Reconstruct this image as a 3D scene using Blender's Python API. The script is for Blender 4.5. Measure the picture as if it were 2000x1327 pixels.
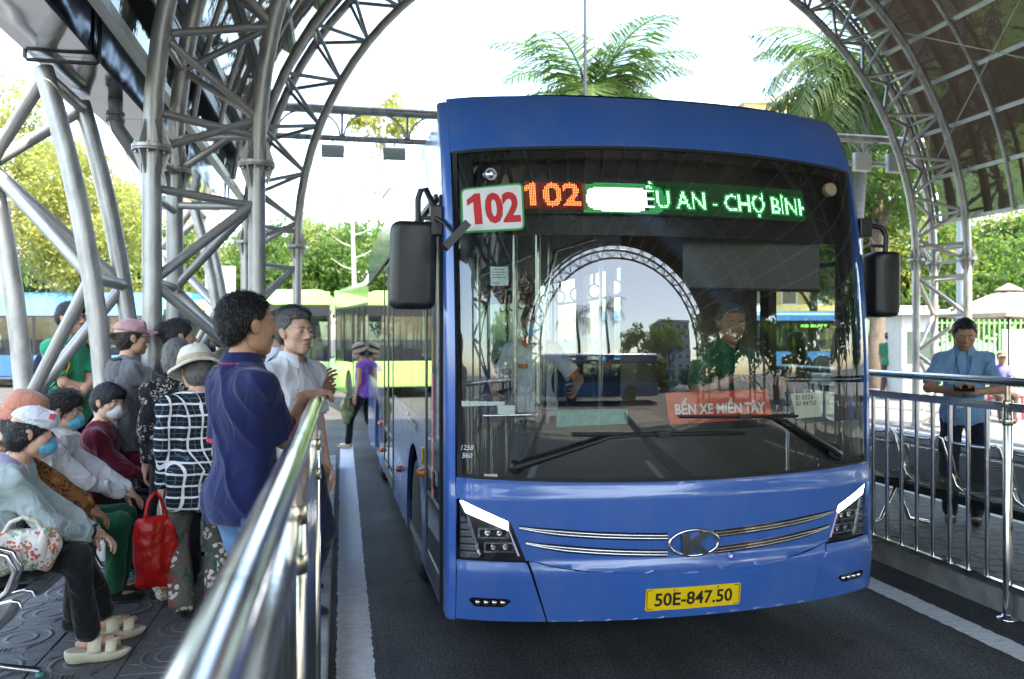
import bpy, bmesh, math, random
import numpy as np
from mathutils import Vector, Matrix
R = math.radians
for _o in list(bpy.data.objects): bpy.data.objects.remove(_o)
SC = bpy.context.scene
COL = SC.collection
rnd = random.Random(7)

# ---------------------------------------------------------------- camera, sky, sun, exposure
CAM_H = 1.70
CAM_YAW = R(11.72)                       # the lens looks a little to the right of the lane (+Y)
cam = bpy.data.cameras.new('camera'); cam_o = bpy.data.objects.new('camera', cam); COL.objects.link(cam_o)
cam.sensor_width = 36.0; cam.lens = 28.8; cam.clip_start = 0.02; cam.clip_end = 3000
cam_o.location = (0, 0, CAM_H); cam_o.rotation_euler = (R(90), 0, -CAM_YAW); cam.shift_y = -0.00125
cam.dof.use_dof = True; cam.dof.focus_distance = 4.35; cam.dof.aperture_fstop = 2.9
SC.camera = cam_o
SUN_EL, SUN_AZ = 58.0, -68.0             # degrees; azimuth counter-clockwise from +X to where the sun stands
world = bpy.data.worlds.new('World'); SC.world = world; world.use_nodes = True
_nt = world.node_tree; _nt.nodes.clear()
_sky = _nt.nodes.new('ShaderNodeTexSky'); _sky.sky_type = 'NISHITA'; _sky.sun_disc = False
_sky.sun_elevation = R(SUN_EL); _sky.sun_rotation = R(90 - SUN_AZ); _sky.air_density = 1.0; _sky.dust_density = 1.5; _sky.ozone_density = 1.0
_bg = _nt.nodes.new('ShaderNodeBackground'); _bg.inputs['Strength'].default_value = 0.15
_wo = _nt.nodes.new('ShaderNodeOutputWorld')
_nt.links.new(_sky.outputs[0], _bg.inputs[0]); _nt.links.new(_bg.outputs[0], _wo.inputs[0])
sun = bpy.data.lights.new('sun', 'SUN'); sun.energy = 2.4; sun.angle = R(0.6); sun.color = (1.0, 0.95, 0.86)
sun_o = bpy.data.objects.new('sun', sun); COL.objects.link(sun_o)
_sd = Vector((math.cos(R(SUN_AZ)) * math.cos(R(SUN_EL)), math.sin(R(SUN_AZ)) * math.cos(R(SUN_EL)), math.sin(R(SUN_EL))))
sun_o.rotation_euler = _sd.to_track_quat('Z', 'Y').to_euler(); sun_o.location = (0, 0, 60)
SC.view_settings.view_transform = 'Standard'; SC.view_settings.look = 'None'
SC.view_settings.exposure = 3.1; SC.view_settings.gamma = 1.0; SC.view_settings.use_curve_mapping = False
if hasattr(SC.view_settings, 'use_white_balance'):
    SC.view_settings.use_white_balance = True; SC.view_settings.white_balance_temperature = 7400; SC.view_settings.white_balance_tint = 8
SC.render.engine = 'CYCLES'
SC.cycles.use_denoising = True
SC.cycles.max_bounces = 9; SC.cycles.diffuse_bounces = 4; SC.cycles.glossy_bounces = 4
SC.cycles.transmission_bounces = 4; SC.cycles.transparent_max_bounces = 14
SC.cycles.caustics_reflective = False; SC.cycles.caustics_refractive = False
SC.cycles.sample_clamp_indirect = 6.0

# ---------------------------------------------------------------- materials
MATS = {}
def _lnk(nt, a, b): nt.links.new(a, b)
def mat(name, col=(.5, .5, .5), rough=.5, metal=0., var=0., vscale=8., bump=0., bscale=60., coat=0., spec=.5,
        emit=None, estr=0., trans=None, alpha=1., stretch=None, rvar=0., sheen=0., col2=None):
    """procedural Principled material: base colour broken up by noise, optional fine relief, translucency"""
    if name in MATS: return MATS[name]
    m = bpy.data.materials.new(name); MATS[name] = m; m.use_nodes = True
    nt = m.node_tree; nt.nodes.clear(); N = nt.nodes.new
    out = N('ShaderNodeOutputMaterial'); p = N('ShaderNodeBsdfPrincipled')
    p.inputs['Base Color'].default_value = (*col, 1); p.inputs['Roughness'].default_value = rough
    p.inputs['Metallic'].default_value = metal; p.inputs['Coat Weight'].default_value = coat; p.inputs['Coat Roughness'].default_value = .04
    p.inputs['Specular IOR Level'].default_value = spec; p.inputs['Alpha'].default_value = alpha; p.inputs['Sheen Weight'].default_value = sheen
    if emit: p.inputs['Emission Color'].default_value = (*emit, 1); p.inputs['Emission Strength'].default_value = estr
    tc = N('ShaderNodeTexCoord'); vec = tc.outputs['Object']
    if stretch:
        mp = N('ShaderNodeMapping'); mp.inputs['Scale'].default_value = stretch; _lnk(nt, vec, mp.inputs[0]); vec = mp.outputs[0]
    if var or rvar:
        n1 = N('ShaderNodeTexNoise'); n1.inputs['Scale'].default_value = vscale; n1.inputs['Detail'].default_value = 6; n1.inputs['Roughness'].default_value = .62
        _lnk(nt, vec, n1.inputs['Vector'])
        if var:
            mr = N('ShaderNodeMapRange'); mr.inputs[1].default_value = .3; mr.inputs[2].default_value = .7
            mr.inputs[3].default_value = 0; mr.inputs[4].default_value = 1; _lnk(nt, n1.outputs[0], mr.inputs[0])
            mx = N('ShaderNodeMix'); mx.data_type = 'RGBA'
            lo = tuple(max(0, c * (1 - var)) for c in col); hi = col2 or tuple(min(1, c * (1 + var)) for c in col)
            mx.inputs[6].default_value = (*lo, 1); mx.inputs[7].default_value = (*hi, 1)
            _lnk(nt, mr.outputs[0], mx.inputs[0]); _lnk(nt, mx.outputs[2], p.inputs['Base Color'])
        if rvar:
            mr2 = N('ShaderNodeMapRange'); mr2.inputs[1].default_value = .3; mr2.inputs[2].default_value = .7
            mr2.inputs[3].default_value = max(0, rough - rvar); mr2.inputs[4].default_value = min(1, rough + rvar)
            _lnk(nt, n1.outputs[0], mr2.inputs[0]); _lnk(nt, mr2.outputs[0], p.inputs['Roughness'])
    if bump:
        n2 = N('ShaderNodeTexNoise'); n2.inputs['Scale'].default_value = bscale; n2.inputs['Detail'].default_value = 4
        _lnk(nt, vec, n2.inputs['Vector'])
        b = N('ShaderNodeBump'); b.inputs['Strength'].default_value = bump; b.inputs['Distance'].default_value = .02
        _lnk(nt, n2.outputs[0], b.inputs['Height']); _lnk(nt, b.outputs[0], p.inputs['Normal'])
    sh = p.outputs[0]
    if trans:
        t = N('ShaderNodeBsdfTranslucent'); t.inputs[0].default_value = (*trans[:3], 1)
        ms = N('ShaderNodeMixShader'); ms.inputs[0].default_value = trans[3]
        _lnk(nt, sh, ms.inputs[1]); _lnk(nt, t.outputs[0], ms.inputs[2]); sh = ms.outputs[0]
    _lnk(nt, sh, out.inputs[0])
    return m
def glass_mat(name, tint=(.8, .83, .82), ior=1.5, rough=0., extra=0.):
    """thin pane: tinted see-through plus mirror reflection by Fresnel"""
    if name in MATS: return MATS[name]
    m = bpy.data.materials.new(name); MATS[name] = m; m.use_nodes = True
    nt = m.node_tree; nt.nodes.clear(); N = nt.nodes.new
    out = N('ShaderNodeOutputMaterial'); t = N('ShaderNodeBsdfTransparent'); t.inputs[0].default_value = (*tint, 1)
    g = N('ShaderNodeBsdfGlossy'); g.inputs['Roughness'].default_value = rough; g.inputs[0].default_value = (.95, .97, .97, 1)
    fr = N('ShaderNodeFresnel'); fr.inputs[0].default_value = ior
    ad = N('ShaderNodeMath'); ad.operation = 'ADD'; ad.inputs[1].default_value = extra; ad.use_clamp = True
    _lnk(nt, fr.outputs[0], ad.inputs[0])
    ge = N('ShaderNodeNewGeometry'); iv = N('ShaderNodeMath'); iv.operation = 'SUBTRACT'; iv.inputs[0].default_value = 1.; _lnk(nt, ge.outputs['Backfacing'], iv.inputs[1])
    ml = N('ShaderNodeMath'); ml.operation = 'MULTIPLY'; _lnk(nt, ad.outputs[0], ml.inputs[0]); _lnk(nt, iv.outputs[0], ml.inputs[1])   # the pane mirrors once, on its outer face
    ms = N('ShaderNodeMixShader'); _lnk(nt, ml.outputs[0], ms.inputs[0]); _lnk(nt, t.outputs[0], ms.inputs[1]); _lnk(nt, g.outputs[0], ms.inputs[2])
    _lnk(nt, ms.outputs[0], out.inputs[0]); return m
def emit_mat(name, col, s):
    if name in MATS: return MATS[name]
    m = bpy.data.materials.new(name); MATS[name] = m; m.use_nodes = True
    nt = m.node_tree; nt.nodes.clear(); e = nt.nodes.new('ShaderNodeEmission'); e.inputs[0].default_value = (*col, 1); e.inputs[1].default_value = s
    o = nt.nodes.new('ShaderNodeOutputMaterial'); _lnk(nt, e.outputs[0], o.inputs[0]); return m

# ---------------------------------------------------------------- objects and tags
def tag(o, label=None, cat=None, group=None, kind=None):
    if label: o['label'] = label
    if cat: o['category'] = cat
    if group: o['group'] = group
    if kind: o['kind'] = kind
    return o
def empty(name, loc=(0, 0, 0), rz=0, label=None, cat=None, group=None, kind=None, parent=None):
    o = bpy.data.objects.new(name, None); COL.objects.link(o); o.location = loc; o.rotation_euler = (0, 0, rz); o.empty_display_size = .1
    if parent: o.parent = parent
    return tag(o, label, cat, group, kind)
def link_mesh(name, me, parent=None, loc=None, rot=None):
    o = bpy.data.objects.new(name, me); COL.objects.link(o)
    if parent: o.parent = parent
    if loc is not None: o.location = loc
    if rot is not None: o.rotation_euler = rot
    return o
def np_mesh(name, v, f, m=None, parent=None, smooth=True, mats=None, midx=None):
    """mesh from numpy arrays; f is an (n,3) or (n,4) array"""
    v = np.asarray(v, np.float32); f = np.asarray(f, np.int32); k = f.shape[1]
    me = bpy.data.meshes.new(name); me.vertices.add(len(v)); me.vertices.foreach_set('co', v.ravel())
    me.loops.add(f.size); me.loops.foreach_set('vertex_index', f.ravel())
    me.polygons.add(len(f)); me.polygons.foreach_set('loop_start', np.arange(0, f.size, k, dtype=np.int32))
    if smooth: me.polygons.foreach_set('use_smooth', np.ones(len(f), bool))
    for mm in (mats or ([m] if m else [])): me.materials.append(mm)
    if midx is not None: me.polygons.foreach_set('material_index', np.asarray(midx, np.int32))
    me.update(calc_edges=True)
    return link_mesh(name, me, parent)

class MB:
    """collects simple solids and links them as one mesh"""
    def __init__(s): s.v = []; s.f = []; s.s = []; s.mi = []; s.cur = 0
    def add(s, vs, fs, smooth=False):
        b = len(s.v); s.v += [tuple(p) for p in vs]; s.f += [tuple(b + i for i in q) for q in fs]; s.s += [smooth] * len(fs); s.mi += [s.cur] * len(fs)
        return s
    def box(s, a, b, bev=0.):
        x0, y0, z0 = (min(p, q) for p, q in zip(a, b)); x1, y1, z1 = (max(p, q) for p, q in zip(a, b))
        if bev <= 0:
            return s.add([(x, y, z) for z in (z0, z1) for y in (y0, y1) for x in (x0, x1)],
                         [(0, 2, 3, 1), (4, 5, 7, 6), (0, 1, 5, 4), (2, 6, 7, 3), (0, 4, 6, 2), (1, 3, 7, 5)])
        bm = bmesh.new(); bmesh.ops.create_cube(bm, size=1)
        for q in bm.verts: q.co = Vector(((x0 + x1) / 2 + q.co.x * (x1 - x0), (y0 + y1) / 2 + q.co.y * (y1 - y0), (z0 + z1) / 2 + q.co.z * (z1 - z0)))
        bmesh.ops.bevel(bm, geom=bm.edges[:], offset=bev, segments=2, affect='EDGES', profile=.6)
        bm.verts.index_update(); s.add([q.co[:] for q in bm.verts], [[q.index for q in f.verts] for f in bm.faces]); bm.free(); return s
    def obox(s, c, half, M=None):
        M = M or Matrix.Identity(3); c = Vector(c)
        vs = [c + M @ Vector((x * half[0], y * half[1], z * half[2])) for z in (-1, 1) for y in (-1, 1) for x in (-1, 1)]
        return s.add(vs, [(0, 2, 3, 1), (4, 5, 7, 6), (0, 1, 5, 4), (2, 6, 7, 3), (0, 4, 6, 2), (1, 3, 7, 5)])
    def beam(s, a, b, w, h, up=(0, 0, 1)):
        a, b = Vector(a), Vector(b); d = (b - a).normalized(); u = Vector(up); sx = d.cross(u)
        if sx.length < 1e-4: sx = d.cross(Vector((1, 0, 0)))
        sx.normalize(); uz = sx.cross(d)
        vs = [p + sx * (i * w / 2) + uz * (j * h / 2) for p in (a, b) for i, j in ((-1, -1), (1, -1), (1, 1), (-1, 1))]
        return s.add(vs, [(3, 2, 1, 0), (4, 5, 6, 7), (0, 1, 5, 4), (1, 2, 6, 5), (2, 3, 7, 6), (3, 0, 4, 7)])
    def tube(s, pts, r, n=10, cap=True, closed=False):
        pts = [Vector(p) for p in pts]; m = len(pts); rs = r if isinstance(r, (list, tuple)) else [r] * m
        vs = []; fs = []; up = None
        for i, p in enumerate(pts):
            if closed: t = pts[(i + 1) % m] - pts[i - 1]
            else: t = pts[min(i + 1, m - 1)] - pts[max(i - 1, 0)]
            t.normalize()
            if up is None:
                up = Vector((0, 0, 1)) if abs(t.z) < .9 else Vector((1, 0, 0))
            a = t.cross(up); a.normalize(); up = a.cross(t); up.normalize()
            vs += [p + (a * math.cos(2 * math.pi * k / n) + up * math.sin(2 * math.pi * k / n)) * rs[i] for k in range(n)]
        for i in range(m if closed else m - 1):
            j = (i + 1) % m
            fs += [(i * n + k, i * n + (k + 1) % n, j * n + (k + 1) % n, j * n + k) for k in range(n)]
        s.add(vs, fs, True)
        if cap and not closed:
            b = len(s.v) - len(vs)
            s.f += [tuple(b + k for k in range(n))[::-1], tuple(b + (m - 1) * n + k for k in range(n))]; s.s += [False, False]; s.mi += [s.cur] * 2
        return s
    def lathe(s, prof, n=24, M=None, c=(0, 0, 0), cap=True):
        """profile [(radius, z)] turned round local z"""
        M = M or Matrix.Identity(3); c = Vector(c); vs = []; fs = []
        for r, z in prof: vs += [c + M @ Vector((r * math.cos(2 * math.pi * k / n), r * math.sin(2 * math.pi * k / n), z)) for k in range(n)]
        for i in range(len(prof) - 1): fs += [(i * n + k, i * n + (k + 1) % n, (i + 1) * n + (k + 1) % n, (i + 1) * n + k) for k in range(n)]
        s.add(vs, fs, True)
        if cap:
            b = len(s.v) - len(vs); e = b + (len(prof) - 1) * n
            s.f += [tuple(b + k for k in range(n))[::-1], tuple(e + k for k in range(n))]; s.s += [False, False]; s.mi += [s.cur] * 2
        return s
    def prism(s, poly, a, b, fn):
        """2D polygon pushed from depth a to depth b; fn(u, v, w) gives the point"""
        n = len(poly); vs = [fn(u, v, w) for w in (a, b) for u, v in poly]
        return s.add(vs, [tuple(range(n))[::-1], tuple(range(n, 2 * n))] + [(k, (k + 1) % n, n + (k + 1) % n, n + k) for k in range(n)])
    def mesh(s, name, m, recalc=True):
        me = bpy.data.meshes.new(name); me.from_pydata(s.v, [], s.f)
        for mm in (m if isinstance(m, (list, tuple)) else [m]): me.materials.append(mm)
        me.polygons.foreach_set('use_smooth', s.s); me.polygons.foreach_set('material_index', s.mi)
        if recalc:
            bm = bmesh.new(); bm.from_mesh(me); bmesh.ops.recalc_face_normals(bm, faces=bm.faces)
            for e in bm.edges:
                if len(e.link_faces) == 2 and e.calc_face_angle(0) > 1.3: e.smooth = False
            bm.to_mesh(me); bm.free()
        me.update(); return me
    def build(s, name, m, parent=None, loc=None, rot=None): return link_mesh(name, s.mesh(name, m), parent, loc, rot)

def copy_tree(o, parent=None):
    c = o.copy(); COL.objects.link(c); c.parent = parent
    for ch in list(o.children): copy_tree(ch, c)
    return c
def arc(c, r, a0, a1, n, f):
    return [f(c[0] + r * math.cos(a0 + (a1 - a0) * i / n), c[1] + r * math.sin(a0 + (a1 - a0) * i / n)) for i in range(n + 1)]
def text_tris(body, size=1., bold=0., sx=1., shear=0., align='CENTER', space=1.):
    """flat outline of a word as vertices and faces, its box centred on the origin"""
    c = bpy.data.curves.new('t', 'FONT'); c.body = body; c.size = size; c.offset = bold; c.shear = shear; c.space_character = space; c.resolution_u = 3
    o = bpy.data.objects.new('t', c); COL.objects.link(o); bpy.context.view_layer.update()
    me = bpy.data.meshes.new_from_object(o.evaluated_get(bpy.context.evaluated_depsgraph_get()))
    v = np.array([q.co[:] for q in me.vertices]); me.calc_loop_triangles(); t = np.array([q.vertices[:] for q in me.loop_triangles])
    bpy.data.objects.remove(o); bpy.data.meshes.remove(me); bpy.data.curves.remove(c)
    v[:, 0] *= sx
    ctr = (v.max(0) + v.min(0)) / 2; v -= ctr
    return v, t
def text_fit(body, w, h, bold=0., shear=0., space=1.):
    v, t = text_tris(body, 1., bold, 1., shear, space=space); d = v.max(0) - v.min(0)
    v[:, 0] *= w / d[0]; v[:, 1] *= h / d[1]; return v, t
# ---------------------------------------------------------------- shared materials
M_galv = mat('galvanised_steel', (.43, .425, .41), .42, .5, var=.42, stretch=(1, 1, .35), col2=(.56, .55, .52), vscale=10, bump=.06, bscale=90, rvar=.12)
M_galv2 = mat('painted_grey_steel', (.58, .61, .60), .45, .15, var=.18, vscale=9, rvar=.1)
M_steel = mat('stainless_steel', (.66, .66, .65), .14, 1., var=.10, vscale=5, rvar=.06, bump=.02, bscale=25)
M_warm_steel = mat('steel_warm_reflection', (.52, .46, .36), .28, 1., var=.2, vscale=20)  # steel collars; the warm tone imitates a reflection
M_black = mat('black_plastic', (.012, .012, .013), .42, var=.3, vscale=30, bump=.05, bscale=300)
M_rubber = mat('rubber', (.015, .015, .016), .75, var=.3, vscale=20)
M_white = mat('white_paint', (.78, .78, .76), .5, var=.08, vscale=6)
M_conc = mat('concrete', (.30, .30, .29), .85, var=.32, vscale=5, bump=.5, bscale=55)
M_chrome = mat('chrome', (.75, .75, .76), .08, 1.)

def ground_mat(name, base, agg, stain, dark, scale=1., tracks=0.):
    """asphalt or paving: fine aggregate specks, broad wear, a few dark stains"""
    m = bpy.data.materials.new(name); m.use_nodes = True; nt = m.node_tree; nt.nodes.clear(); N = nt.nodes.new
    out = N('ShaderNodeOutputMaterial'); p = N('ShaderNodeBsdfPrincipled'); tc = N('ShaderNodeTexCoord')
    a = N('ShaderNodeTexNoise'); a.inputs['Scale'].default_value = 130 * scale; a.inputs['Detail'].default_value = 3; a.inputs['Roughness'].default_value = .7
    b = N('ShaderNodeTexNoise'); b.inputs['Scale'].default_value = 1.1; b.inputs['Detail'].default_value = 7; b.inputs['Roughness'].default_value = .6
    c = N('ShaderNodeTexVoronoi'); c.inputs['Scale'].default_value = 75 * scale
    for n in (a, b, c): _lnk(nt, tc.outputs['Object'], n.inputs['Vector'])
    r1 = N('ShaderNodeMapRange'); r1.inputs[1].default_value = .46; r1.inputs[2].default_value = .60; _lnk(nt, a.outputs[0], r1.inputs[0])
    m1 = N('ShaderNodeMix'); m1.data_type = 'RGBA'; m1.inputs[6].default_value = (*base, 1); m1.inputs[7].default_value = (*agg, 1); _lnk(nt, r1.outputs[0], m1.inputs[0])
    r2 = N('ShaderNodeMapRange'); r2.inputs[1].default_value = .42; r2.inputs[2].default_value = .66; _lnk(nt, b.outputs[0], r2.inputs[0])
    m2 = N('ShaderNodeMix'); m2.data_type = 'RGBA'; m2.blend_type = 'MULTIPLY'; m2.inputs[7].default_value = (stain, stain, stain * .97, 1)
    _lnk(nt, r2.outputs[0], m2.inputs[0]); _lnk(nt, m1.outputs[2], m2.inputs[6])
    r3 = N('ShaderNodeMapRange'); r3.inputs[1].default_value = .0; r3.inputs[2].default_value = .28; r3.inputs[3].default_value = .55; r3.inputs[4].default_value = 1.; _lnk(nt, c.outputs[0], r3.inputs[0])
    m3 = N('ShaderNodeMix'); m3.data_type = 'RGBA'; m3.blend_type = 'MULTIPLY'; m3.inputs[0].default_value = dark; _lnk(nt, m2.outputs[2], m3.inputs[6]); _lnk(nt, r3.outputs[0], m3.inputs[7])
    colr = m3.outputs[2]
    if tracks:   # polished wheel tracks and drips drawn out along the lane
        mp = N('ShaderNodeMapping'); mp.inputs['Scale'].default_value = (2.6, .10, 1); _lnk(nt, tc.outputs['Object'], mp.inputs[0])
        tn = N('ShaderNodeTexNoise'); tn.inputs['Scale'].default_value = 1.; tn.inputs['Detail'].default_value = 5; _lnk(nt, mp.outputs[0], tn.inputs['Vector'])
        sn = N('ShaderNodeTexNoise'); sn.inputs['Scale'].default_value = 5.5; sn.inputs['Detail'].default_value = 2; _lnk(nt, tc.outputs['Object'], sn.inputs['Vector'])
        t1 = N('ShaderNodeMapRange'); t1.inputs[1].default_value = .36; t1.inputs[2].default_value = .66; t1.inputs[3].default_value = 1 - tracks; t1.inputs[4].default_value = 1 + tracks; _lnk(nt, tn.outputs[0], t1.inputs[0])
        t2 = N('ShaderNodeMapRange'); t2.inputs[1].default_value = .66; t2.inputs[2].default_value = .72; t2.inputs[3].default_value = 1; t2.inputs[4].default_value = .45; _lnk(nt, sn.outputs[0], t2.inputs[0])
        mu = N('ShaderNodeMath'); mu.operation = 'MULTIPLY'; _lnk(nt, t1.outputs[0], mu.inputs[0]); _lnk(nt, t2.outputs[0], mu.inputs[1])
        vm = N('ShaderNodeVectorMath'); vm.operation = 'SCALE'; _lnk(nt, colr, vm.inputs[0]); _lnk(nt, mu.outputs[0], vm.inputs['Scale']); colr = vm.outputs[0]
    _lnk(nt, colr, p.inputs['Base Color'])
    rr = N('ShaderNodeMapRange'); rr.inputs[3].default_value = .55; rr.inputs[4].default_value = .9; _lnk(nt, b.outputs[0], rr.inputs[0]); _lnk(nt, rr.outputs[0], p.inputs['Roughness'])
    bp = N('ShaderNodeBump'); bp.inputs['Strength'].default_value = .55; bp.inputs['Distance'].default_value = .006; _lnk(nt, a.outputs[0], bp.inputs['Height']); _lnk(nt, bp.outputs[0], p.inputs['Normal'])
    _lnk(nt, p.outputs[0], out.inputs[0]); return m
M_asphalt = ground_mat('asphalt', (.028, .028, .030), (.135, .133, .13), .62, .5, .55, .38)
M_farroad = ground_mat('worn_asphalt', (.045, .045, .047), (.085, .085, .083), .75, .3, .5)
M_paver = ground_mat('paver_concrete', (.085, .085, .088), (.15, .15, .15), .55, .25, .7)
M_paver2 = ground_mat('paver_concrete_pale', (.13, .13, .127), (.19, .19, .185), .65, .25, .7)

def paint_mat():
    m = bpy.data.materials.new('road_paint'); m.use_nodes = True; nt = m.node_tree; N = nt.nodes.new; p = nt.nodes['Principled BSDF']
    tc = N('ShaderNodeTexCoord'); mp = N('ShaderNodeMapping'); mp.inputs['Scale'].default_value = (6, 26, 1); _lnk(nt, tc.outputs['Object'], mp.inputs[0])
    a = N('ShaderNodeTexNoise'); a.inputs['Scale'].default_value = 1.4; a.inputs['Detail'].default_value = 9; a.inputs['Roughness'].default_value = .72; _lnk(nt, mp.outputs[0], a.inputs['Vector'])
    a2 = N('ShaderNodeTexNoise'); a2.inputs['Scale'].default_value = 90; a2.inputs['Detail'].default_value = 3; _lnk(nt, tc.outputs['Object'], a2.inputs['Vector'])
    r = N('ShaderNodeValToRGB'); r.color_ramp.elements[0].position = .30; r.color_ramp.elements[0].color = (.10, .10, .10, 1)
    r.color_ramp.elements[1].position = .62; r.color_ramp.elements[1].color = (.84, .83, .80, 1); e = r.color_ramp.elements.new(.40); e.color = (.62, .615, .60, 1)
    ad = N('ShaderNodeMath'); ad.operation = 'MULTIPLY_ADD'; ad.inputs[1].default_value = .35; _lnk(nt, a2.outputs[0], ad.inputs[0]); 
    sb = N('ShaderNodeMath'); sb.operation = 'SUBTRACT'; sb.inputs[1].default_value = .15; _lnk(nt, a.outputs[0], sb.inputs[0]); _lnk(nt, sb.outputs[0], ad.inputs[2])
    _lnk(nt, ad.outputs[0], r.inputs[0]); _lnk(nt, r.outputs[0], p.inputs['Base Color']); p.inputs['Roughness'].default_value = .75
    b = N('ShaderNodeBump'); b.inputs['Strength'].default_value = .4; b.inputs['Distance'].default_value = .01; _lnk(nt, a.outputs[0], b.inputs['Height']); _lnk(nt, b.outputs[0], p.inputs['Normal'])
    return m
M_paint = paint_mat()

# ---------------------------------------------------------------- ground, platforms, lane lines
def slab(name, m, x0, x1, y0, y1, z0, z1, label=None):
    o = MB().box((x0, y0, z0), (x1, y1, z1)).build(name, m); o['kind'] = 'structure'; return o
def sheet(name, m, x0, x1, y0, y1, z, kind='structure'):
    o = MB().add([(x0, y0, z), (x1, y0, z), (x1, y1, z), (x0, y1, z)], [(0, 1, 2, 3)]).build(name, m); o['kind'] = kind; return o
sheet('ground', M_farroad, -900, 900, -900, 900, -.004)
sheet('road', M_asphalt, -.07, 4.0, -14, 17, 0)
sheet('road', M_asphalt, -14, 24, -60, -14.01, 0)  # unseen asphalt added to darken the ground mirrored in the windscreen
sheet('road', M_asphalt, 5.62, 9.15, -14, 17, 0)
PZ = .17
left_pf = slab('left_platform', M_paver, -3.3, -.20, -9, 10.5, -.05, PZ - .006)
right_pf = slab('right_platform', M_paver2, 4.08, 5.5, -9, 15, -.05, PZ - .006)
slab('far_pavement', M_paver2, 9.3, 60, -9, 70, -.05, PZ)
# painted lines with ragged edges, 4 mm above the asphalt
def lane_line(x0, x1, y0, y1):
    r = random.Random(int(x0 * 100)); vs = []; fs = []; n = int((y1 - y0) / .03)
    for i in range(n + 1):
        y = y0 + (y1 - y0) * i / n
        vs += [(x0 + r.uniform(-.006, .006), y, .004), (x1 + r.uniform(-.006, .006), y, .004)]
    fs = [(2 * i, 2 * i + 1, 2 * i + 3, 2 * i + 2) for i in range(n)]
    o = MB().add(vs, fs).build('lane_line', M_paint); o['kind'] = 'structure'; return o
lane_line(-.03, .165, -3, 13.5); lane_line(3.50, 3.68, -3, 13.5); lane_line(8.75, 8.92, -3, 16); lane_line(5.85, 5.98, -3, 16)
# kerb stones
def kerb(parent, x0, x1, y0, y1, z1, m):
    st = MB().box((x0, .004, -.04), (x1, .996, z1), .012).mesh('kerb_stone', m); y = y0
    while y < y1:
        link_mesh('kerb_stone', st, parent, (0, y, 0)); y += 1.0
kerb(left_pf, -.20, -.07, 0, 11, PZ, M_conc); kerb(right_pf, 4.0, 4.08, 2, 14, PZ, M_conc); kerb(right_pf, 5.5, 5.62, 3, 14, PZ, M_white)
kpf = empty('far_kerb'); kpf['kind'] = 'structure'; kerb(kpf, 9.15, 9.3, 6, 17, PZ, M_white)
# decorative square pavers of the left platform: embossed rings and ribs
pv = MB().box((.004, .004, -.03), (.396, .396, 0), .006)
for rr_ in (.07, .135):
    pv.lathe([(rr_ - .012, 0), (rr_ - .010, .003), (rr_ + .010, .003), (rr_ + .012, 0)], 20, c=(.2, .2, 0), cap=False)
for cx_, cy_, a0_ in ((0.008, .008, 0), (.392, .008, 90), (.392, .392, 180), (.008, .392, 270)):
    pts = [(cx_ + .115 * math.cos(R(a0_ + 9 * k)), cy_ + .115 * math.sin(R(a0_ + 9 * k)), .001) for k in range(1, 10)]
    pv.tube(pts, .004, 5)
for k in range(3): pv.box((.18 + .0 + k * .02 - .02 - .004, .01, -.001), (.18 + k * .02 - .02 + .004, .055, .004))
pv_me = pv.mesh('paver', M_paver)
for i in range(7):
    for j in range(17):
        o = link_mesh('paver', pv_me, left_pf, (-.2 - .4 * (i + 1) + (0 if (i + j) % 2 == 0 else .4), 2.4 + .4 * j + (0 if (i + j) % 2 == 0 else 0), PZ + rnd.uniform(-.002, .001)))
        o.rotation_euler = (0, 0, 0 if (i + j) % 2 == 0 else R(90))
        if rnd.random() < .35: o.rotation_euler = (rnd.uniform(-.006, .006), rnd.uniform(-.006, .006), o.rotation_euler[2])
# six-sided pavers of the right platform
hx = MB(); hr = .098
hexp = [(hr * math.cos(R(60 * k + 30)), hr * math.sin(R(60 * k + 30))) for k in range(6)]
hx.add([(x, y, -.03) for x, y in hexp] + [(x, y, -.004) for x, y in hexp] + [(x * .95, y * .95, 0) for x, y in hexp],
       [tuple(range(12, 18))] + [(k, (k + 1) % 6, 6 + (k + 1) % 6, 6 + k) for k in range(6)] + [(6 + k, 6 + (k + 1) % 6, 12 + (k + 1) % 6, 12 + k) for k in range(6)])
hx_me = hx.mesh('paver', M_paver2); dx_, dy_ = .1 * math.sqrt(3), .15
for i in range(8):
    for j in range(34):
        x = 4.18 + i * dx_ + (dx_ / 2 if j % 2 else 0)
        if x < 5.42: link_mesh('paver', hx_me, right_pf, (x, 3.3 + j * dy_, PZ + rnd.uniform(-.002, .002)))

# ---------------------------------------------------------------- steel tubes as single parts
_uc = MB().lathe([(1, 0), (1, 1)], 10)
CYL = {}
def strut(parent, a, b, r, m, name='strut'):
    if m.name not in CYL: CYL[m.name] = _uc.mesh('strut', m)
    a, b = Vector(a), Vector(b); d = b - a
    o = link_mesh(name, CYL[m.name], parent, a, d.to_track_quat('Z', 'Y').to_euler()); o.scale = (r, r, d.length); return o
def flange(parent, c, r, m):
    f = MB().lathe([(r * .45, -.012), (r, -.012), (r, .012), (r * .45, .012)], 16)
    f.lathe([(r * .98, -.03), (r, -.028), (r, -.016), (r * .98, -.014)], 16)
    for k in range(6):
        a = R(60 * k); ca, sa = math.cos(a), math.sin(a)
        for sgn in (1, -1):
            p = [(r * .5, sgn * .02), (r * .95, sgn * .02), (r * .52, sgn * .19)]
            f.prism(p, -.006, .006, lambda u, v, w: (u * ca - w * sa, u * sa + w * ca, v))
        f.lathe([(.010, -.05), (.010, .03)], 6, c=(r * .8 * math.cos(a + .5), r * .8 * math.sin(a + .5), 0))
    return f.build('flange', m, parent, c)

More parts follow.
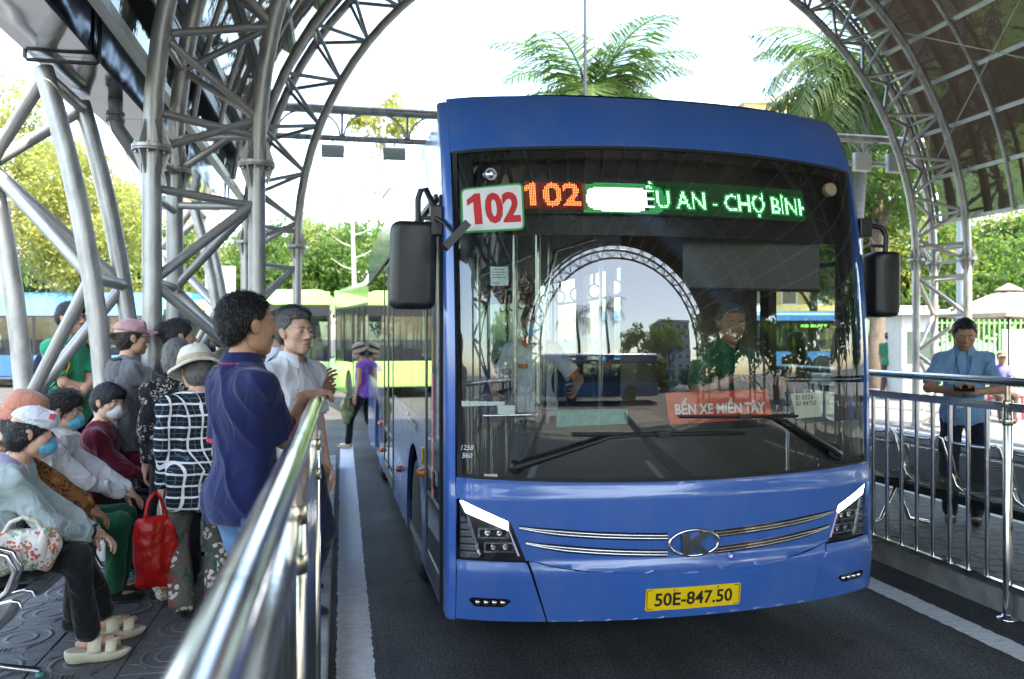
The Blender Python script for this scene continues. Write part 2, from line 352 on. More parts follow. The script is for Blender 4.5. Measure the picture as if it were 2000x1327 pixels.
# ---------------------------------------------------------------- the vaulted canopy over the lanes
VX, VZ, RI, RO = 4.48, 3.02, 5.12, 5.79
def arch_pt(r, th, y): return (VX - r * math.cos(th), y, VZ + r * math.sin(th))
def make_arch(y, label, struts=True):
    t = empty('canopy_arch', (0, y, 0), 0, label, 'arch', 'trussed steel arches of the bus lane canopy')
    D = .4; n = 44; ths = [math.pi * k / n for k in range(n + 1)]
    def chord(r, yy, rad, name):
        pts = [(VX - r, yy, PZ)] + [arch_pt(r, th, yy) for th in ths] + [(VX + r, yy, PZ)]
        MB().tube(pts, rad, 12).build(name, M_galv, t)
    chord(RI, 0, .064, 'inner_chord'); chord(RO, -D, .067, 'outer_chord'); chord(RO, D, .067, 'outer_chord')
    m = 22
    for k in range(m + 1):
        th = math.pi * k / m; po = [arch_pt(RO, th, yy) for yy in (-D, D)]
        strut(t, po[0], po[1], .026, M_galv)
        if k < m:
            pi_ = arch_pt(RI, math.pi * (k + .5) / m, 0); p2 = [arch_pt(RO, math.pi * (k + 1) / m, yy) for yy in (-D, D)]
            for a in po + p2: strut(t, a, pi_, .029, M_galv)
    for sx in (-1, 1):
        xi, xo = VX + sx * RI, VX + sx * RO
        for z in (VZ + .28, VZ - .26):
            for yy in (-D, D): strut(t, (xo, yy, z), (xi, 0, z - .05), .03, M_galv)
            strut(t, (xo, -D, z - .05), (xo, D, z - .05), .026, M_galv)
        zs = [2.76, 2.10, 1.45, .8, .22]
        for k in range(4):
            for yy in (-D, D):
                a, b = ((xi, 0, zs[k]), (xo, yy, zs[k + 1])) if k % 2 == 0 else ((xo, yy, zs[k]), (xi, 0, zs[k + 1]))
                strut(t, a, b, .036, M_galv)
        strut(t, (xo, -D, 2.1), (xo, D, 2.1), .034, M_galv); strut(t, (xo, -D, .8), (xo, D, .8), .034, M_galv)
        for x, yy in ((xi, 0), (xo, -D), (xo, D)):
            flange(t, (x, yy, VZ + .02), .135, M_galv)
            MB().lathe([(.17, 0), (.17, .02), (.09, .03), (.085, .08)], 14).build('base_plate', M_galv, t, (x, yy, PZ))
    return t
ARCH_Y = [6.56, 12.30, .82, -4.92, -10.7]
for y, l in zip(ARCH_Y, ('near trussed steel arch whose grey leg rises behind the waiting crowd', 'far trussed steel arch framing the sky above the blue bus',
                         'trussed steel arch above the camera', 'trussed steel arch behind the camera mirrored in windscreen', 'last steel arch at the open end mirrored in windscreen')):
    make_arch(y, l)

def roof_mat():
    m = bpy.data.materials.new('smoked_roof_sheet'); m.use_nodes = True; nt = m.node_tree; N = nt.nodes.new; p = nt.nodes['Principled BSDF']; out = nt.nodes['Material Output']
    p.inputs['Roughness'].default_value = .05; p.inputs['IOR'].default_value = 1.75
    tc = N('ShaderNodeTexCoord'); a = N('ShaderNodeTexNoise'); a.inputs['Scale'].default_value = 1.3; a.inputs['Detail'].default_value = 5; _lnk(nt, tc.outputs['Object'], a.inputs['Vector'])
    mx = N('ShaderNodeMix'); mx.data_type = 'RGBA'; mx.inputs[6].default_value = (.010, .010, .0105, 1); mx.inputs[7].default_value = (.026, .022, .019, 1)
    _lnk(nt, a.outputs[0], mx.inputs[0]); _lnk(nt, mx.outputs[2], p.inputs['Base Color'])
    b = N('ShaderNodeBump'); b.inputs['Strength'].default_value = .30; b.inputs['Distance'].default_value = .05; _lnk(nt, a.outputs[0], b.inputs['Height']); _lnk(nt, b.outputs[0], p.inputs['Normal'])
    t = N('ShaderNodeBsdfTranslucent'); t.inputs[0].default_value = (.036, .028, .021, 1); ms = N('ShaderNodeMixShader'); ms.inputs[0].default_value = .14
    _lnk(nt, p.outputs[0], ms.inputs[1]); _lnk(nt, t.outputs[0], ms.inputs[2]); _lnk(nt, ms.outputs[0], out.inputs[0]); return m
M_roof = roof_mat()
RS = 6.02; TH0, TH1, NR = R(7), R(173), 22
roof = empty('canopy_roof', (0, 0, 0), 0, 'dark smoked sheet roof vaulted over the bus lanes', 'roof')
ends = [-10.7, -4.92, .82, 6.56, 12.72]
for b in range(4):
    for k in range(NR):
        a0, a1 = TH0 + (TH1 - TH0) * k / NR, TH0 + (TH1 - TH0) * (k + 1) / NR
        vs = []; fs = []; ns, ny = 4, 2; y0, y1 = ends[b], ends[b + 1]
        for j in range(ny + 1):
            for i in range(ns + 1):
                vs.append(arch_pt(RS, a0 + (a1 - a0) * i / ns, y0 + (y1 - y0) * j / ny))
        for j in range(ny):
            for i in range(ns): fs.append((j * (ns + 1) + i, j * (ns + 1) + i + 1, (j + 1) * (ns + 1) + i + 1, (j + 1) * (ns + 1) + i))
        MB().add(vs, fs, True).build('roof_panel', M_roof, roof)
for k in range(NR + 1):
    th = TH0 + (TH1 - TH0) * k / NR; a = arch_pt(RS - .055, th, ends[0]); b = arch_pt(RS - .055, th, 12.72)
    MB().beam(a, b, .065, .09, (-math.cos(th), 0, math.sin(th))).build('purlin', M_galv2, roof)
for y in (11.0, 8.1, 9.5, 3.7, -2.05, -7.8, 12.66):
    MB().tube([arch_pt(RS - .13, TH0 + (TH1 - TH0) * k / 40, y) for k in range(41)], .030, 8).build('rib', M_galv, roof)
for a, b in (((9.9, 12.3, 4.6), (8.2, 6.6, 8.2)), ((10.25, 6.56, 3.9), (8.9, 12.2, 6.9))):
    strut(roof, a, b, .008, M_galv, 'brace_wire')

# ---------------------------------------------------------------- neighbouring vault on the left and the gutter between
def left_curve(x0, z): return x0 - .0515 * max(0., z - .75) ** 2 * (1 if z < 4 else 1)
def make_left_leg(y, label):
    t = empty('neighbour_arch_leg', (0, y, 0), 0, label, 'arch', 'curved legs of the neighbouring canopy')
    zs = [PZ + (3.55 - PZ) * k / 14 for k in range(15)]
    for x0, yy, nm, top in ((-1.60, -.42, 'outer_chord', 3.55), (-1.60, .42, 'outer_chord', 3.55), (-2.25, 0, 'inner_chord', 5.2)):
        pts = [(left_curve(x0, z * top / 3.55), yy, z * top / 3.55) for z in zs]
        MB().tube(pts, .067, 12).build(nm, M_galv, t)
    def po(z, yy): return (left_curve(-1.60, z), yy, z)
    def pi_(z): return (left_curve(-2.25, z), 0, z)
    for z0, z1, up in ((.62, 1.2, 0), (1.2, 2.12, 1), (2.12, 2.95, 0), (2.95, 3.5, 1)):
        for yy in (-.42, .42): strut(t, pi_(z0) if up else po(z0, yy), po(z1, yy) if up else pi_(z1), .045, M_galv)
    for z in (2.12, 3.5): strut(t, po(z, -.42), po(z, .42), .045, M_galv)
    return t
make_left_leg(6.56, 'thick curved grey tube legs standing at the far left of the platform')
make_left_leg(12.30, 'distant curved tube legs seen between the near steel columns')
def gutter_mat():
    m = bpy.data.materials.new('gutter_sheet_metal'); m.use_nodes = True; nt = m.node_tree; N = nt.nodes.new; p = nt.nodes['Principled BSDF']
    p.inputs['Base Color'].default_value = (.45, .47, .50, 1); p.inputs['Metallic'].default_value = 1; p.inputs['Roughness'].default_value = .10
    tc = N('ShaderNodeTexCoord'); mp = N('ShaderNodeMapping'); mp.inputs['Scale'].default_value = (1.6, .7, 1.6); _lnk(nt, tc.outputs['Object'], mp.inputs[0])
    a = N('ShaderNodeTexNoise'); a.inputs['Scale'].default_value = 1.5; a.inputs['Detail'].default_value = 1; _lnk(nt, mp.outputs[0], a.inputs['Vector'])
    b = N('ShaderNodeBump'); b.inputs['Strength'].default_value = .4; b.inputs['Distance'].default_value = .06; _lnk(nt, a.outputs[0], b.inputs['Height']); _lnk(nt, b.outputs[0], p.inputs['Normal']); return m
M_gut = gutter_mat()
gut = empty('roof_gutter', (-1.83, 0, 3.6), 0, 'shiny folded metal gutter running overhead between the two canopies', 'gutter')
for k in range(10):
    y0, y1 = -2 + k * 1.6, -2 + (k + 1) * 1.6 - .008
    if y1 > 13.2: break
    sec = [(-.21, .55), (-.20, 0.0), (.185, 0.0), (.20, .55), (.215, .55), (.197, -.008), (-.212, -.008), (-.222, .55)]
    MB().prism(sec, y0, y1, lambda u, v, w: (u, w, v)).build('gutter_section', M_gut, gut)
    if k % 2 == 0:
        MB().tube([(-.24, y1, .55), (-.235, y1, -.03), (-.22, y1, -.045), (.20, y1, -.045), (.22, y1, -.03), (.235, y1, .5)], .014, 6).build('bracket', M_black, gut)
MB().beam((.36, -2, .68), (.36, 12.7, .68), .30, .05).build('edge_channel', M_galv2, gut)
MB().beam((.50, -2, .60), (.50, 12.7, .60), .02, .16).build('edge_channel', M_galv2, gut)
dp = empty('drain_pipe', (-1.76, 7.0, 3.6), 0, 'grey plastic elbow drain pipe under the metal gutter', 'pipe')
MB().tube([(0, 0, -.01), (0, 0, -.16), (.02, 0, -.24), (.08, 0, -.33), (.22, .12, -.55), (.26, .16, -.66), (.26, .16, -.8), (.26, .16, -3.4)], .055, 14).build('pipe', mat('grey_pvc', (.22, .23, .25), .45), dp)
for zz in (-.12, -.17): MB().lathe([(.056, -.012), (.072, -.012), (.072, .012), (.056, .012)], 14).build('collar', mat('grey_pvc', (.22, .23, .25), .45), dp, (0, 0, zz))
# tie truss across the far arch with floodlights and boxes
tie = empty('tie_truss', (0, 12.9, 0), 0, 'horizontal tubular tie truss with small arches under the far arch', 'truss')
zt, zb = 5.22, 4.78
for a, b, r in (((-1.3, 0, zt), (10.3, 0, zt), .07), ((-1.3, 0, zb), (10.3, 0, zb), .045)): MB().tube([a, b], r, 10).build('chord', M_galv, tie)
for k in range(12):
    x = -1.0 + k * 1.0; strut(tie, (x, 0, zb), (x, 0, zt), .02, M_galv)
    for s in (-1, 1):
        pts = [(x + s * (.03 + .42 * (1 - math.cos(R(a)))), 0, zb + .03 + .38 * math.sin(R(a))) for a in range(0, 91, 15)]
        MB().tube(pts, .016, 6).build('curved_brace', M_galv, tie)
    if k in (3, 8): MB().lathe([(.05, -.05), (.11, -.02), (.11, .02), (.05, .05)], 12, Matrix.Rotation(R(90), 3, 'Y')).build('flange', M_galv, tie, (x + .3, 0, zb))
for x, l in ((-.14, 'flat square floodlight hanging from the tie truss beside the left arch'), (.80, 'flat square floodlight hanging from the tie truss next to the bus roof')):
    fl = empty('floodlight', (x, 12.9, zb), 0, l, 'floodlight', 'floodlights under the tie truss')
    Mx = Matrix.Rotation(R(-35), 3, 'X')
    MB().obox((0, 0, -.2), (.17, .03, .115), Mx).build('housing', mat('flood_case', (.62, .70, .64), .5), fl); MB().obox(Vector((0, -.018, -.225)), (.15, .014, .095), Mx).build('lens', mat('flood_lens', (.55, .66, .58), .2), fl)
    MB().tube([(-.17, 0, -.2), (-.17, 0, -.08), (.17, 0, -.08), (.17, 0, -.2)], .008, 5).build('bracket', M_galv2, fl); strut(fl, (0, 0, -.08), (0, 0, 0), .012, M_galv2)
for x, l in ((8.9, 'white square control box on the tie truss, the left one by the palm'), (9.55, 'white square control box on the tie truss, the right one by the arch')):
    cb = empty('control_box', (x, 12.83, zb), 0, l, 'box', 'boxes on the tie truss')
    MB().box((-.16, -.1, -.16), (.16, 0, .16), .015).build('case', M_white, cb); MB().box((-.14, -.112, -.14), (.14, -.101, .14)).build('cover', M_white, cb); MB().tube([(0, -.05, .16), (0, -.02, .25)], .012, 6).build('cable', M_black, cb)

# ---------------------------------------------------------------- railings
def railing(name, x, y0, y1, posts, label, endcap=False):
    t = empty(name, (x, 0, 0), 0, label, 'railing', 'polished steel railings along the bus lane')
    zt = 1.437; zr = 1.285
    MB().tube([(0, y0, zt), (0, y1, zt)], .0275, 24).build('top_rail', M_steel, t)
    if endcap: MB().lathe([(.0278, -.01), (.029, .0), (.024, .012), (.004, .016)], 20, Matrix.Rotation(R(-90), 3, 'X')).build('end_cap', M_steel, t, (0, y1, zt))
    pm = MB().lathe([(.027, 0), (.027, zr + .035), (.024, zr + .04)], 14).mesh('post', M_steel)
    nm = MB().lathe([(.017, zr), (.017, zt - .025)], 12).mesh('post_neck', M_warm_steel)
    cm = MB().lathe([(.0275, -.022), (.0295, -.020), (.0295, .020), (.0275, .022)], 14).mesh('collar', M_warm_steel)
    fm = MB().lathe([(.062, 0), (.062, .008), (.036, .018), (.029, .03)], 18).mesh('base_flange', M_steel)
    rm = MB().tube([(0, -.02, 0), (0, .02, 0)], .0281, 24, False).mesh('sleeve', M_steel)
    bar = MB().lathe([(.0145, .215), (.0145, zr - .02)], 10).mesh('bar', M_steel)
    for p in posts:
        link_mesh('post', pm, t, (0, p, .0)); link_mesh('post_neck', nm, t, (0, p, 0)); link_mesh('base_flange', fm, t, (0, p, .004))
        link_mesh('collar', cm, t, (0, p, zr + .02)); link_mesh('collar', cm, t, (0, p, zr - .09)); link_mesh('sleeve', rm, t, (0, p + .22, zt))
    ps = sorted(posts); segs = [(y0 if not endcap else y0, ps[0])] + list(zip(ps[:-1], ps[1:])) + ([(ps[-1], y1)] if y1 - ps[-1] > .1 else [])
    for a, b in segs:
        MB().beam((0, a + .028, zr), (0, b - .028, zr), .035, .05).build('mid_rail', M_steel, t)
        MB().beam((0, a + .028, .195), (0, b - .028, .195), .035, .045).build('bottom_rail', M_steel, t)
        n = max(1, round((b - a) / .16))
        for k in range(1, n): link_mesh('bar', bar, t, (0, a + (b - a) * k / n, 0))
    return t
railing('lane_railing', -.105, .12, 3.62, [.65, 1.90, 3.15], 'shiny steel railing in the foreground under the hand of the man in navy', True)
railing('lane_railing', 3.94, 2.6, 14.6, [2.64, 4.24, 5.84, 7.44, 9.04, 10.64, 12.24, 13.84], 'long shiny steel railing right of the bus before the steel chairs')
# ---------------------------------------------------------------- the blue city bus (local: x across, y to the rear, z up)
HW, BL = 1.235, 8.3
BUS = empty('city_bus', (1.762, 3.95, 0), R(1.05), 'blue city bus on route 102 with lit headlights coming towards the camera', 'bus')
def car_paint(name, col, rough=.28):
    m = mat(name, col, rough, 0., coat=1., bump=.010, bscale=5)
    # a thin uneven film of road dust
    nt = m.node_tree; N = nt.nodes.new; p = [n for n in nt.nodes if n.type == 'BSDF_PRINCIPLED'][0]; tc = N('ShaderNodeTexCoord'); a = N('ShaderNodeTexNoise'); a.inputs['Scale'].default_value = 2.2; a.inputs['Detail'].default_value = 9; a.inputs['Roughness'].default_value = .7
    mp = N('ShaderNodeMapping'); mp.inputs['Scale'].default_value = (1.6, 1, .7); _lnk(nt, tc.outputs['Object'], mp.inputs[0]); _lnk(nt, mp.outputs[0], a.inputs['Vector'])
    r = N('ShaderNodeMapRange'); r.inputs[1].default_value = .46; r.inputs[2].default_value = .78; r.inputs[3].default_value = 0; r.inputs[4].default_value = .16; _lnk(nt, a.outputs[0], r.inputs[0])
    mx = N('ShaderNodeMix'); mx.data_type = 'RGBA'; mx.inputs[6].default_value = (*col, 1); mx.inputs[7].default_value = (.34, .32, .29, 1); _lnk(nt, r.outputs[0], mx.inputs[0]); _lnk(nt, mx.outputs[2], p.inputs['Base Color'])
    r2 = N('ShaderNodeMapRange'); r2.inputs[1].default_value = .35; r2.inputs[2].default_value = .75; r2.inputs[3].default_value = .02; r2.inputs[4].default_value = .22; _lnk(nt, a.outputs[0], r2.inputs[0]); _lnk(nt, r2.outputs[0], p.inputs['Coat Roughness'])
    return m
M_blue = car_paint('bus_blue_paint', (.032, .128, .445))
M_gloss = mat('gloss_black', (.008, .008, .009), .10, coat=.6)
M_frit = mat('black_frit', (.006, .006, .007), .35)
M_ws = glass_mat('windscreen_glass', (.90, .93, .92), 1.5, 0, .05)
def dusty(m, k):
    nt = m.node_tree; N = nt.nodes.new; o = [n for n in nt.nodes if n.type == 'OUTPUT_MATERIAL'][0]; src = o.inputs[0].links[0].from_socket
    tc = N('ShaderNodeTexCoord'); a = N('ShaderNodeTexNoise'); a.inputs['Scale'].default_value = 3.5; a.inputs['Detail'].default_value = 9; a.inputs['Roughness'].default_value = .72; a.inputs['Distortion'].default_value = 1.2; _lnk(nt, tc.outputs['Object'], a.inputs['Vector'])
    r = N('ShaderNodeMapRange'); r.inputs[1].default_value = .42; r.inputs[2].default_value = .75; r.inputs[3].default_value = 0; r.inputs[4].default_value = k; _lnk(nt, a.outputs[0], r.inputs[0])
    d = N('ShaderNodeBsdfDiffuse'); d.inputs[0].default_value = (.5, .48, .45, 1); ms = N('ShaderNodeMixShader'); _lnk(nt, r.outputs[0], ms.inputs[0]); _lnk(nt, src, ms.inputs[1]); _lnk(nt, d.outputs[0], ms.inputs[2]); _lnk(nt, ms.outputs[0], o.inputs[0])
dusty(M_ws, .012)
M_sideglass = glass_mat('side_glass', (.62, .68, .66), 1.5, 0, .03)
M_doorglass = glass_mat('door_glass', (.66, .71, .69), 1.5, 0, .03)
M_inter = mat('interior_grey', (.35, .35, .34), .6, var=.1)
M_dash = mat('dash_dark_green', (.016, .030, .024), .6, var=.3, vscale=10)
M_orange = mat('orange_lens', (.75, .16, .02), .2, coat=.5)
M_amber = mat('amber_lens', (.70, .40, .02), .2, coat=.5)
M_lens = glass_mat('lamp_lens', (.92, .93, .95), 1.5, 0, .02)
def yf(u, z):
    a = abs(u) / HW; y = .19 * a * a + .05 * a ** 14
    if z < .7: y += .04 * ((.7 - z) / .44) ** 2
    if z > 1.39: y += .103 * (min(z, 2.7) - 1.39) ** 2
    t = min(1, max(0, (.575 - z) / .055)); y -= .020 * t * t * (3 - 2 * t)
    if z > .89: y += .016 * (lambda t: t * t * (3 - 2 * t))(min(1, (z - .89) / .065))
    if z > 2.7: y += .27 * (z - 2.7) + .9 * (z - 2.7) ** 2
    return y
def Fp(u, z, o=0.):
    """point on the bus front, o metres proud of it"""
    e = .004; ax = (yf(u + e, z) - yf(u - e, z)) / (2 * e); az = (yf(u, z + e) - yf(u, z - e)) / (2 * e)
    n = Vector((ax, -1, az)).normalized()
    return Vector((u, yf(u, z), z)) + n * o
def rounded(poly, r, k=5):
    out = []; n = len(poly); rs = r if isinstance(r, (list, tuple)) else [r] * n
    for i in range(n):
        p0, p1, p2 = Vector(poly[i - 1]), Vector(poly[i]), Vector(poly[(i + 1) % n]); a = (p0 - p1); b = (p2 - p1)
        d = min(rs[i], a.length * .48, b.length * .48)
        if d < 1e-4: out.append(tuple(p1)); continue
        q0 = p1 + a.normalized() * d; q1 = p1 + b.normalized() * d
        for j in range(k + 1):
            t = j / k; out.append(tuple(q0 * (1 - t) ** 2 + p1 * 2 * t * (1 - t) + q1 * t * t))
    return out
def front_patch(poly, o0, o1, m, name, parent, du=.07, dz=.035, fn=None, smooth=True):
    """a panel of the given (u, z) outline bent onto the bus front, from o0 to o1 proud of it"""
    fn = fn or Fp; bm = bmesh.new(); vs = [bm.verts.new((u, 0, z)) for u, z in poly]; bm.faces.new(vs); bm.normal_update()
    us = [p[0] for p in poly]; zs = [p[1] for p in poly]
    u = math.floor(min(us) / du) * du + du
    while u < max(us): bmesh.ops.bisect_plane(bm, geom=bm.verts[:] + bm.edges[:] + bm.faces[:], plane_co=(u, 0, 0), plane_no=(1, 0, 0)); u += du
    z = math.floor(min(zs) / dz) * dz + dz
    while z < max(zs): bmesh.ops.bisect_plane(bm, geom=bm.verts[:] + bm.edges[:] + bm.faces[:], plane_co=(0, 0, z), plane_no=(0, 0, 1)); z += dz
    bm.normal_update(); bmesh.ops.triangulate(bm, faces=bm.faces[:]); bm.verts.index_update()
    n = len(bm.verts); P = [(v.co.x, v.co.z) for v in bm.verts]
    v1 = [fn(u, z, o1) for u, z in P]; v0 = [fn(u, z, o0) for u, z in P]
    F = [tuple(v.index for v in f.verts) for f in bm.faces]; E = [tuple(v.index for v in e.verts) for e in bm.edges if len(e.link_faces) == 1]; bm.free()
    mb = MB(); mb.add(v1 + v0, F + [tuple(n + i for i in f[::-1]) for f in F], smooth)
    mb.f += [(a, b, n + b, n + a) for a, b in E]; mb.s += [False] * len(E); mb.mi += [0] * len(E)
    ob = mb.build(name, m, parent)
    if fn is Fp and smooth:
        e = .004; nn = []
        for u, z in P: nn.append(Vector(((yf(u + e, z) - yf(u - e, z)) / (2 * e), -1, (yf(u, z + e) - yf(u, z - e)) / (2 * e))).normalized())
        ob.data.normals_split_custom_set_from_vertices(nn + [-q for q in nn])
    return ob
# -- structure behind the skin
WT, WB = 2.70, 1.0
def wtop(u): return 2.712 - .035 * (u / 1.2) ** 2
def wbot(u): return .975 + .03 * (abs(u) / 1.2) ** 2
us_ = [-1.165 + 2.33 * k / 16 for k in range(17)]
ws_poly = rounded([(u, wbot(u)) for u in us_] + [(u, wtop(u)) for u in us_[::-1]], [.06 if i in (0, 33) else (.10 if i in (16, 17) else 0) for i in range(34)])
ws = front_patch(ws_poly, -.004, .0, M_ws, 'windscreen', BUS, .05, .12)
# black ceramic border behind the glass
def ring_front(outer, inner, o0, o1, m, name, parent):
    n = len(outer); vs = []; 
    for o in (o0, o1):
        vs += [Fp(u, z, o) for u, z in outer] + [Fp(u, z, o) for u, z in inner]
    fs = []
    for k in range(n):
        j = (k + 1) % n
        fs += [(k, j, n + j, n + k), (2 * n + k, 2 * n + j, 3 * n + j, 3 * n + k), (k, j, 2 * n + j, 2 * n + k), (n + k, n + j, 3 * n + j, 3 * n + k)]
    return MB().add(vs, fs, True).build(name, m, parent)
def ring_pts(u0, u1, zb0, zt0, n=24):
    pts = [(u0 + (u1 - u0) * k / n, zb0(u0 + (u1 - u0) * k / n)) for k in range(n + 1)]
    return pts + [(u1 + (u0 - u1) * k / n, zt0(u1 + (u0 - u1) * k / n)) for k in range(n + 1)]
ring_front(ring_pts(-1.165, 1.165, wbot, wtop), ring_pts(-1.085, 1.115, lambda u: 1.215 + .02 * abs(u), lambda u: wtop(u) - .05), -.03, -.012, M_frit, 'black_border', ws)
ring_front(ring_pts(-1.182, 1.182, lambda u: wbot(u) - .012, lambda u: wtop(u) + .012), ring_pts(-1.160, 1.160, lambda u: wbot(u) + .004, lambda u: wtop(u) - .004), -.012, .004, M_rubber, 'seal', ws)
# -- painted front panels with shut lines
GAP = .0035
front_patch([(-1.19, wtop(-1.19) + .012)] + [(u, wtop(u) + .013) for u in us_] + [(1.19, wtop(1.19) + .012)] + [(u, 3.03 - .012 * (u / 1.2) ** 4) for u in [1.19 - 2.38 * k / 16 for k in range(17)]], -.02, .003, M_blue, 'roof_visor', BUS, .06, .03)
def side_pillar(s):
    zz = [.265 + (3.0 - .265) * k / 60 for k in range(61)]; vs = []; fs = []
    prof = lambda z: [Fp(s * 1.192, z, .003), Fp(s * 1.21, z, .003), Fp(s * 1.226, z, .003), Vector((s * HW, yf(HW, z) + .02, z)), Vector((s * HW, max(yf(HW, z) + .05, .37), z)), Vector((s * (HW - .05), max(yf(HW, z) + .05, .37), z)), Vector((s * 1.17, yf(1.192, z) + .05, z))]
    for z in zz: vs += prof(z)
    k = 7
    for i in range(60): fs += [(i * k + a, i * k + (a + 1) % k, (i + 1) * k + (a + 1) % k, (i + 1) * k + a) for a in range(k)]
    fs += [tuple(range(k)), tuple(60 * k + a for a in range(k))]
    MB().add(vs, fs, True).build('corner_pillar', M_blue, BUS)
side_pillar(-1); side_pillar(1)
top = lambda u: wbot(u) - .014
bl = lambda u: .262 + .012 * (u / 1.2) ** 2
seamL = [(-.862, .575), (-.742, .262)]
xs = [-1.188 + 2.376 * k / 24 for k in range(25)]
# bonnet flap (upper centre), bumper centre, two corner bumpers
lowz = lambda u: .505 + .085 * (abs(u) / .87) ** 3
hl = [(-.862, .573), (-.937, .767), (-1.188, .885)]
front_patch([(u, top(u)) for u in xs[::-1]] + [(-1.188, .892), (-.93, .776), (-.853, .578)] + [(u, lowz(u)) for u in [-.84 + 1.68 * k / 16 for k in range(17)]] + [(.853, .578), (.93, .776), (1.188, .892)], -.02, .004, M_blue, 'front_flap', BUS)
front_patch([(u, lowz(u) - .006) for u in [.838 - 1.676 * k / 16 for k in range(17)]] + [(-.742 + .0, bl(-.742)), ] + [(u, bl(u)) for u in [-.7 + 1.4 * k / 10 for k in range(11)]] + [(.742, bl(.742))], -.02, .003, M_blue, 'bumper', BUS)
for s in (-1, 1):
    pl = [(s * 1.188, .575), (s * .860, .568), (s * .848, .562), (s * .750, bl(.75)), (s * 1.0, bl(1.)), (s * 1.188, bl(1.188))]
    front_patch(pl if s < 0 else pl, -.02, .003, M_blue, 'bumper_corner', BUS)
# dark carrier behind the panel gaps
front_patch([(-1.185, .29), (1.185, .29), (1.185, .96), (-1.185, .96)], -.05, -.025, M_frit, 'front_carrier', BUS, .1, .2)
# raised number-plate field and creases
front_patch(rounded([(-.43, .475), (.43, .475), (.33, .30), (-.33, .30)], .02), .002, .0075, M_blue, 'plate_field', BUS)
# -- head lamps
def headlamp(s):
    hd = empty('headlight', (0, 0, 0), parent=BUS)
    q = lambda pts: [(s * u, z) for u, z in pts]
    house = [(-1.190, .884), (-.935, .769), (-.860, .583), (-1.188, .586)]
    front_patch(q(house), -.055, -.04, M_gloss, 'housing', hd, .05, .05)
    n = 12
    front_patch(rounded(q(house), .012), .000, .0035, M_lens, 'lens', hd, .05, .05)
    drl = [(-1.176, .872), (-.944, .770), (-.940, .728), (-1.150, .815)]
    front_patch(q(drl), -.030, -.012, emit_mat('daytime_light', (.86, .93, 1.), 3.5), 'light_bar', hd, .05, .05)
    front_patch(q([(-.945, .742), (-.938, .735), (-.884, .598), (-.894, .598)]), -.03, -.012, emit_mat('daytime_light_soft', (.55, .5, .9), .10), 'light_bar', hd, .05, .05)
    front_patch(q([(-1.182, .872), (-1.160, .856), (-1.075, .60), (-1.085, .60)]), -.04, -.014, M_chrome, 'bezel', hd, .05, .05)
    for k in range(6):
        z = .79 - k * .036; front_patch(q([(-1.176, z), (-1.145 + .011 * k, z), (-1.135 + .011 * k, z - .024), (-1.176, z - .024)]), -.04, -.02, mat('reflector', (.45, .46, .48), .25, 1.), 'reflector_cell', hd, .05, .05)
    for cu, cz in ((-1.015, .712), (-.985, .640)):
        rim = empty('projector', (0, 0, 0), parent=hd)
        o_ = [(cu - .075, cz + .026), (cu + .075, cz + .026), (cu + .075, cz - .026), (cu - .075, cz - .026)]; i_ = [(cu - .066, cz + .019), (cu + .066, cz + .019), (cu + .066, cz - .019), (cu - .066, cz - .019)]
        ring_front(q(o_), q(i_), -.04, -.014, M_chrome, 'rim', rim)
        for k in (-1, 1): MB().lathe([(.020, 0), (.018, .012), (.008, .018)], 12, Matrix.Rotation(R(90), 3, 'X'), c=Fp(s * (cu + k * .03), cz, -.04)).build('lens', M_chrome, rim)
    return hd
headlamp(-1); headlamp(1)
# -- fog lamps, chrome strips, emblem, number plate
for s in (-1, 1):
    fo = [(s * u, z) for u, z in rounded([(-1.13, .378), (-1.115, .392), (-.945, .388), (-.925, .374), (-.965, .346), (-1.10, .346)], .006)]
    fg = front_patch(fo, .001, .006, M_gloss, 'fog_lamp', BUS, .05, .05)
    for k in range(4): MB().lathe([(.014, 0), (.010, .005), (.004, .007)], 10, Matrix.Rotation(R(90), 3, 'X'), c=Fp(s * (-1.085 + .04 * k), .368, .006)).build('bulb', M_chrome, fg)
    for (a, b, c_) in (((-.887, .748), (-.66, .705), (-.130, .684)), ((-.854, .670), (-.63, .622), (-.132, .600))):
        def cur(t): 
            p = Vector(a) * (1 - t) ** 2 + Vector(b) * 2 * t * (1 - t) + Vector(c_) * t * t; return (s * p.x, p.y)
        n = 14; w = lambda t: .006 + .010 * min(1, 3 * t)
        pl = [(cur(k / n)[0], cur(k / n)[1] + w(k / n) + .003) for k in range(n + 1)] + [(cur(k / n)[0], cur(k / n)[1] - w(k / n) - .003) for k in range(n, -1, -1)]
        g = front_patch(pl, .002, .008, M_gloss, 'grille_strip', BUS, .08, .3)
        for dzz in (.007, -.008):
            MB().tube([Fp(cur(k / n)[0], cur(k / n)[1] + dzz * min(1, .3 + 2 * k / n), .010) for k in range(n + 1)], .0055, 6).build('chrome_trim', M_chrome, g)
em = empty('emblem', (0, 0, 0), parent=BUS)
eu, ez = .014, .648
MB().tube([Fp(eu + .137 * math.cos(R(12 * k)), ez + .066 * math.sin(R(12 * k)), .012) for k in range(30)], .009, 8, closed=True).build('ring', M_chrome, em)
K = rounded([(eu - .075, ez + .052), (eu - .035, ez + .052), (eu - .022, ez + .015), (eu + .055, ez + .06), (eu + .095, ez + .052), (eu + .018, ez - .005), (eu + .085, ez - .055), (eu + .045, ez - .06), (eu - .012, ez - .025), (eu - .028, ez - .06), (eu - .068, ez - .06)], .006, 2)
front_patch(K, .004, .024, mat('emblem_metal', (.42, .42, .43), .18, 1.), 'letter', em, .05, .05, smooth=False)
np_ = empty('number_plate', (0, 0, 0), parent=BUS)
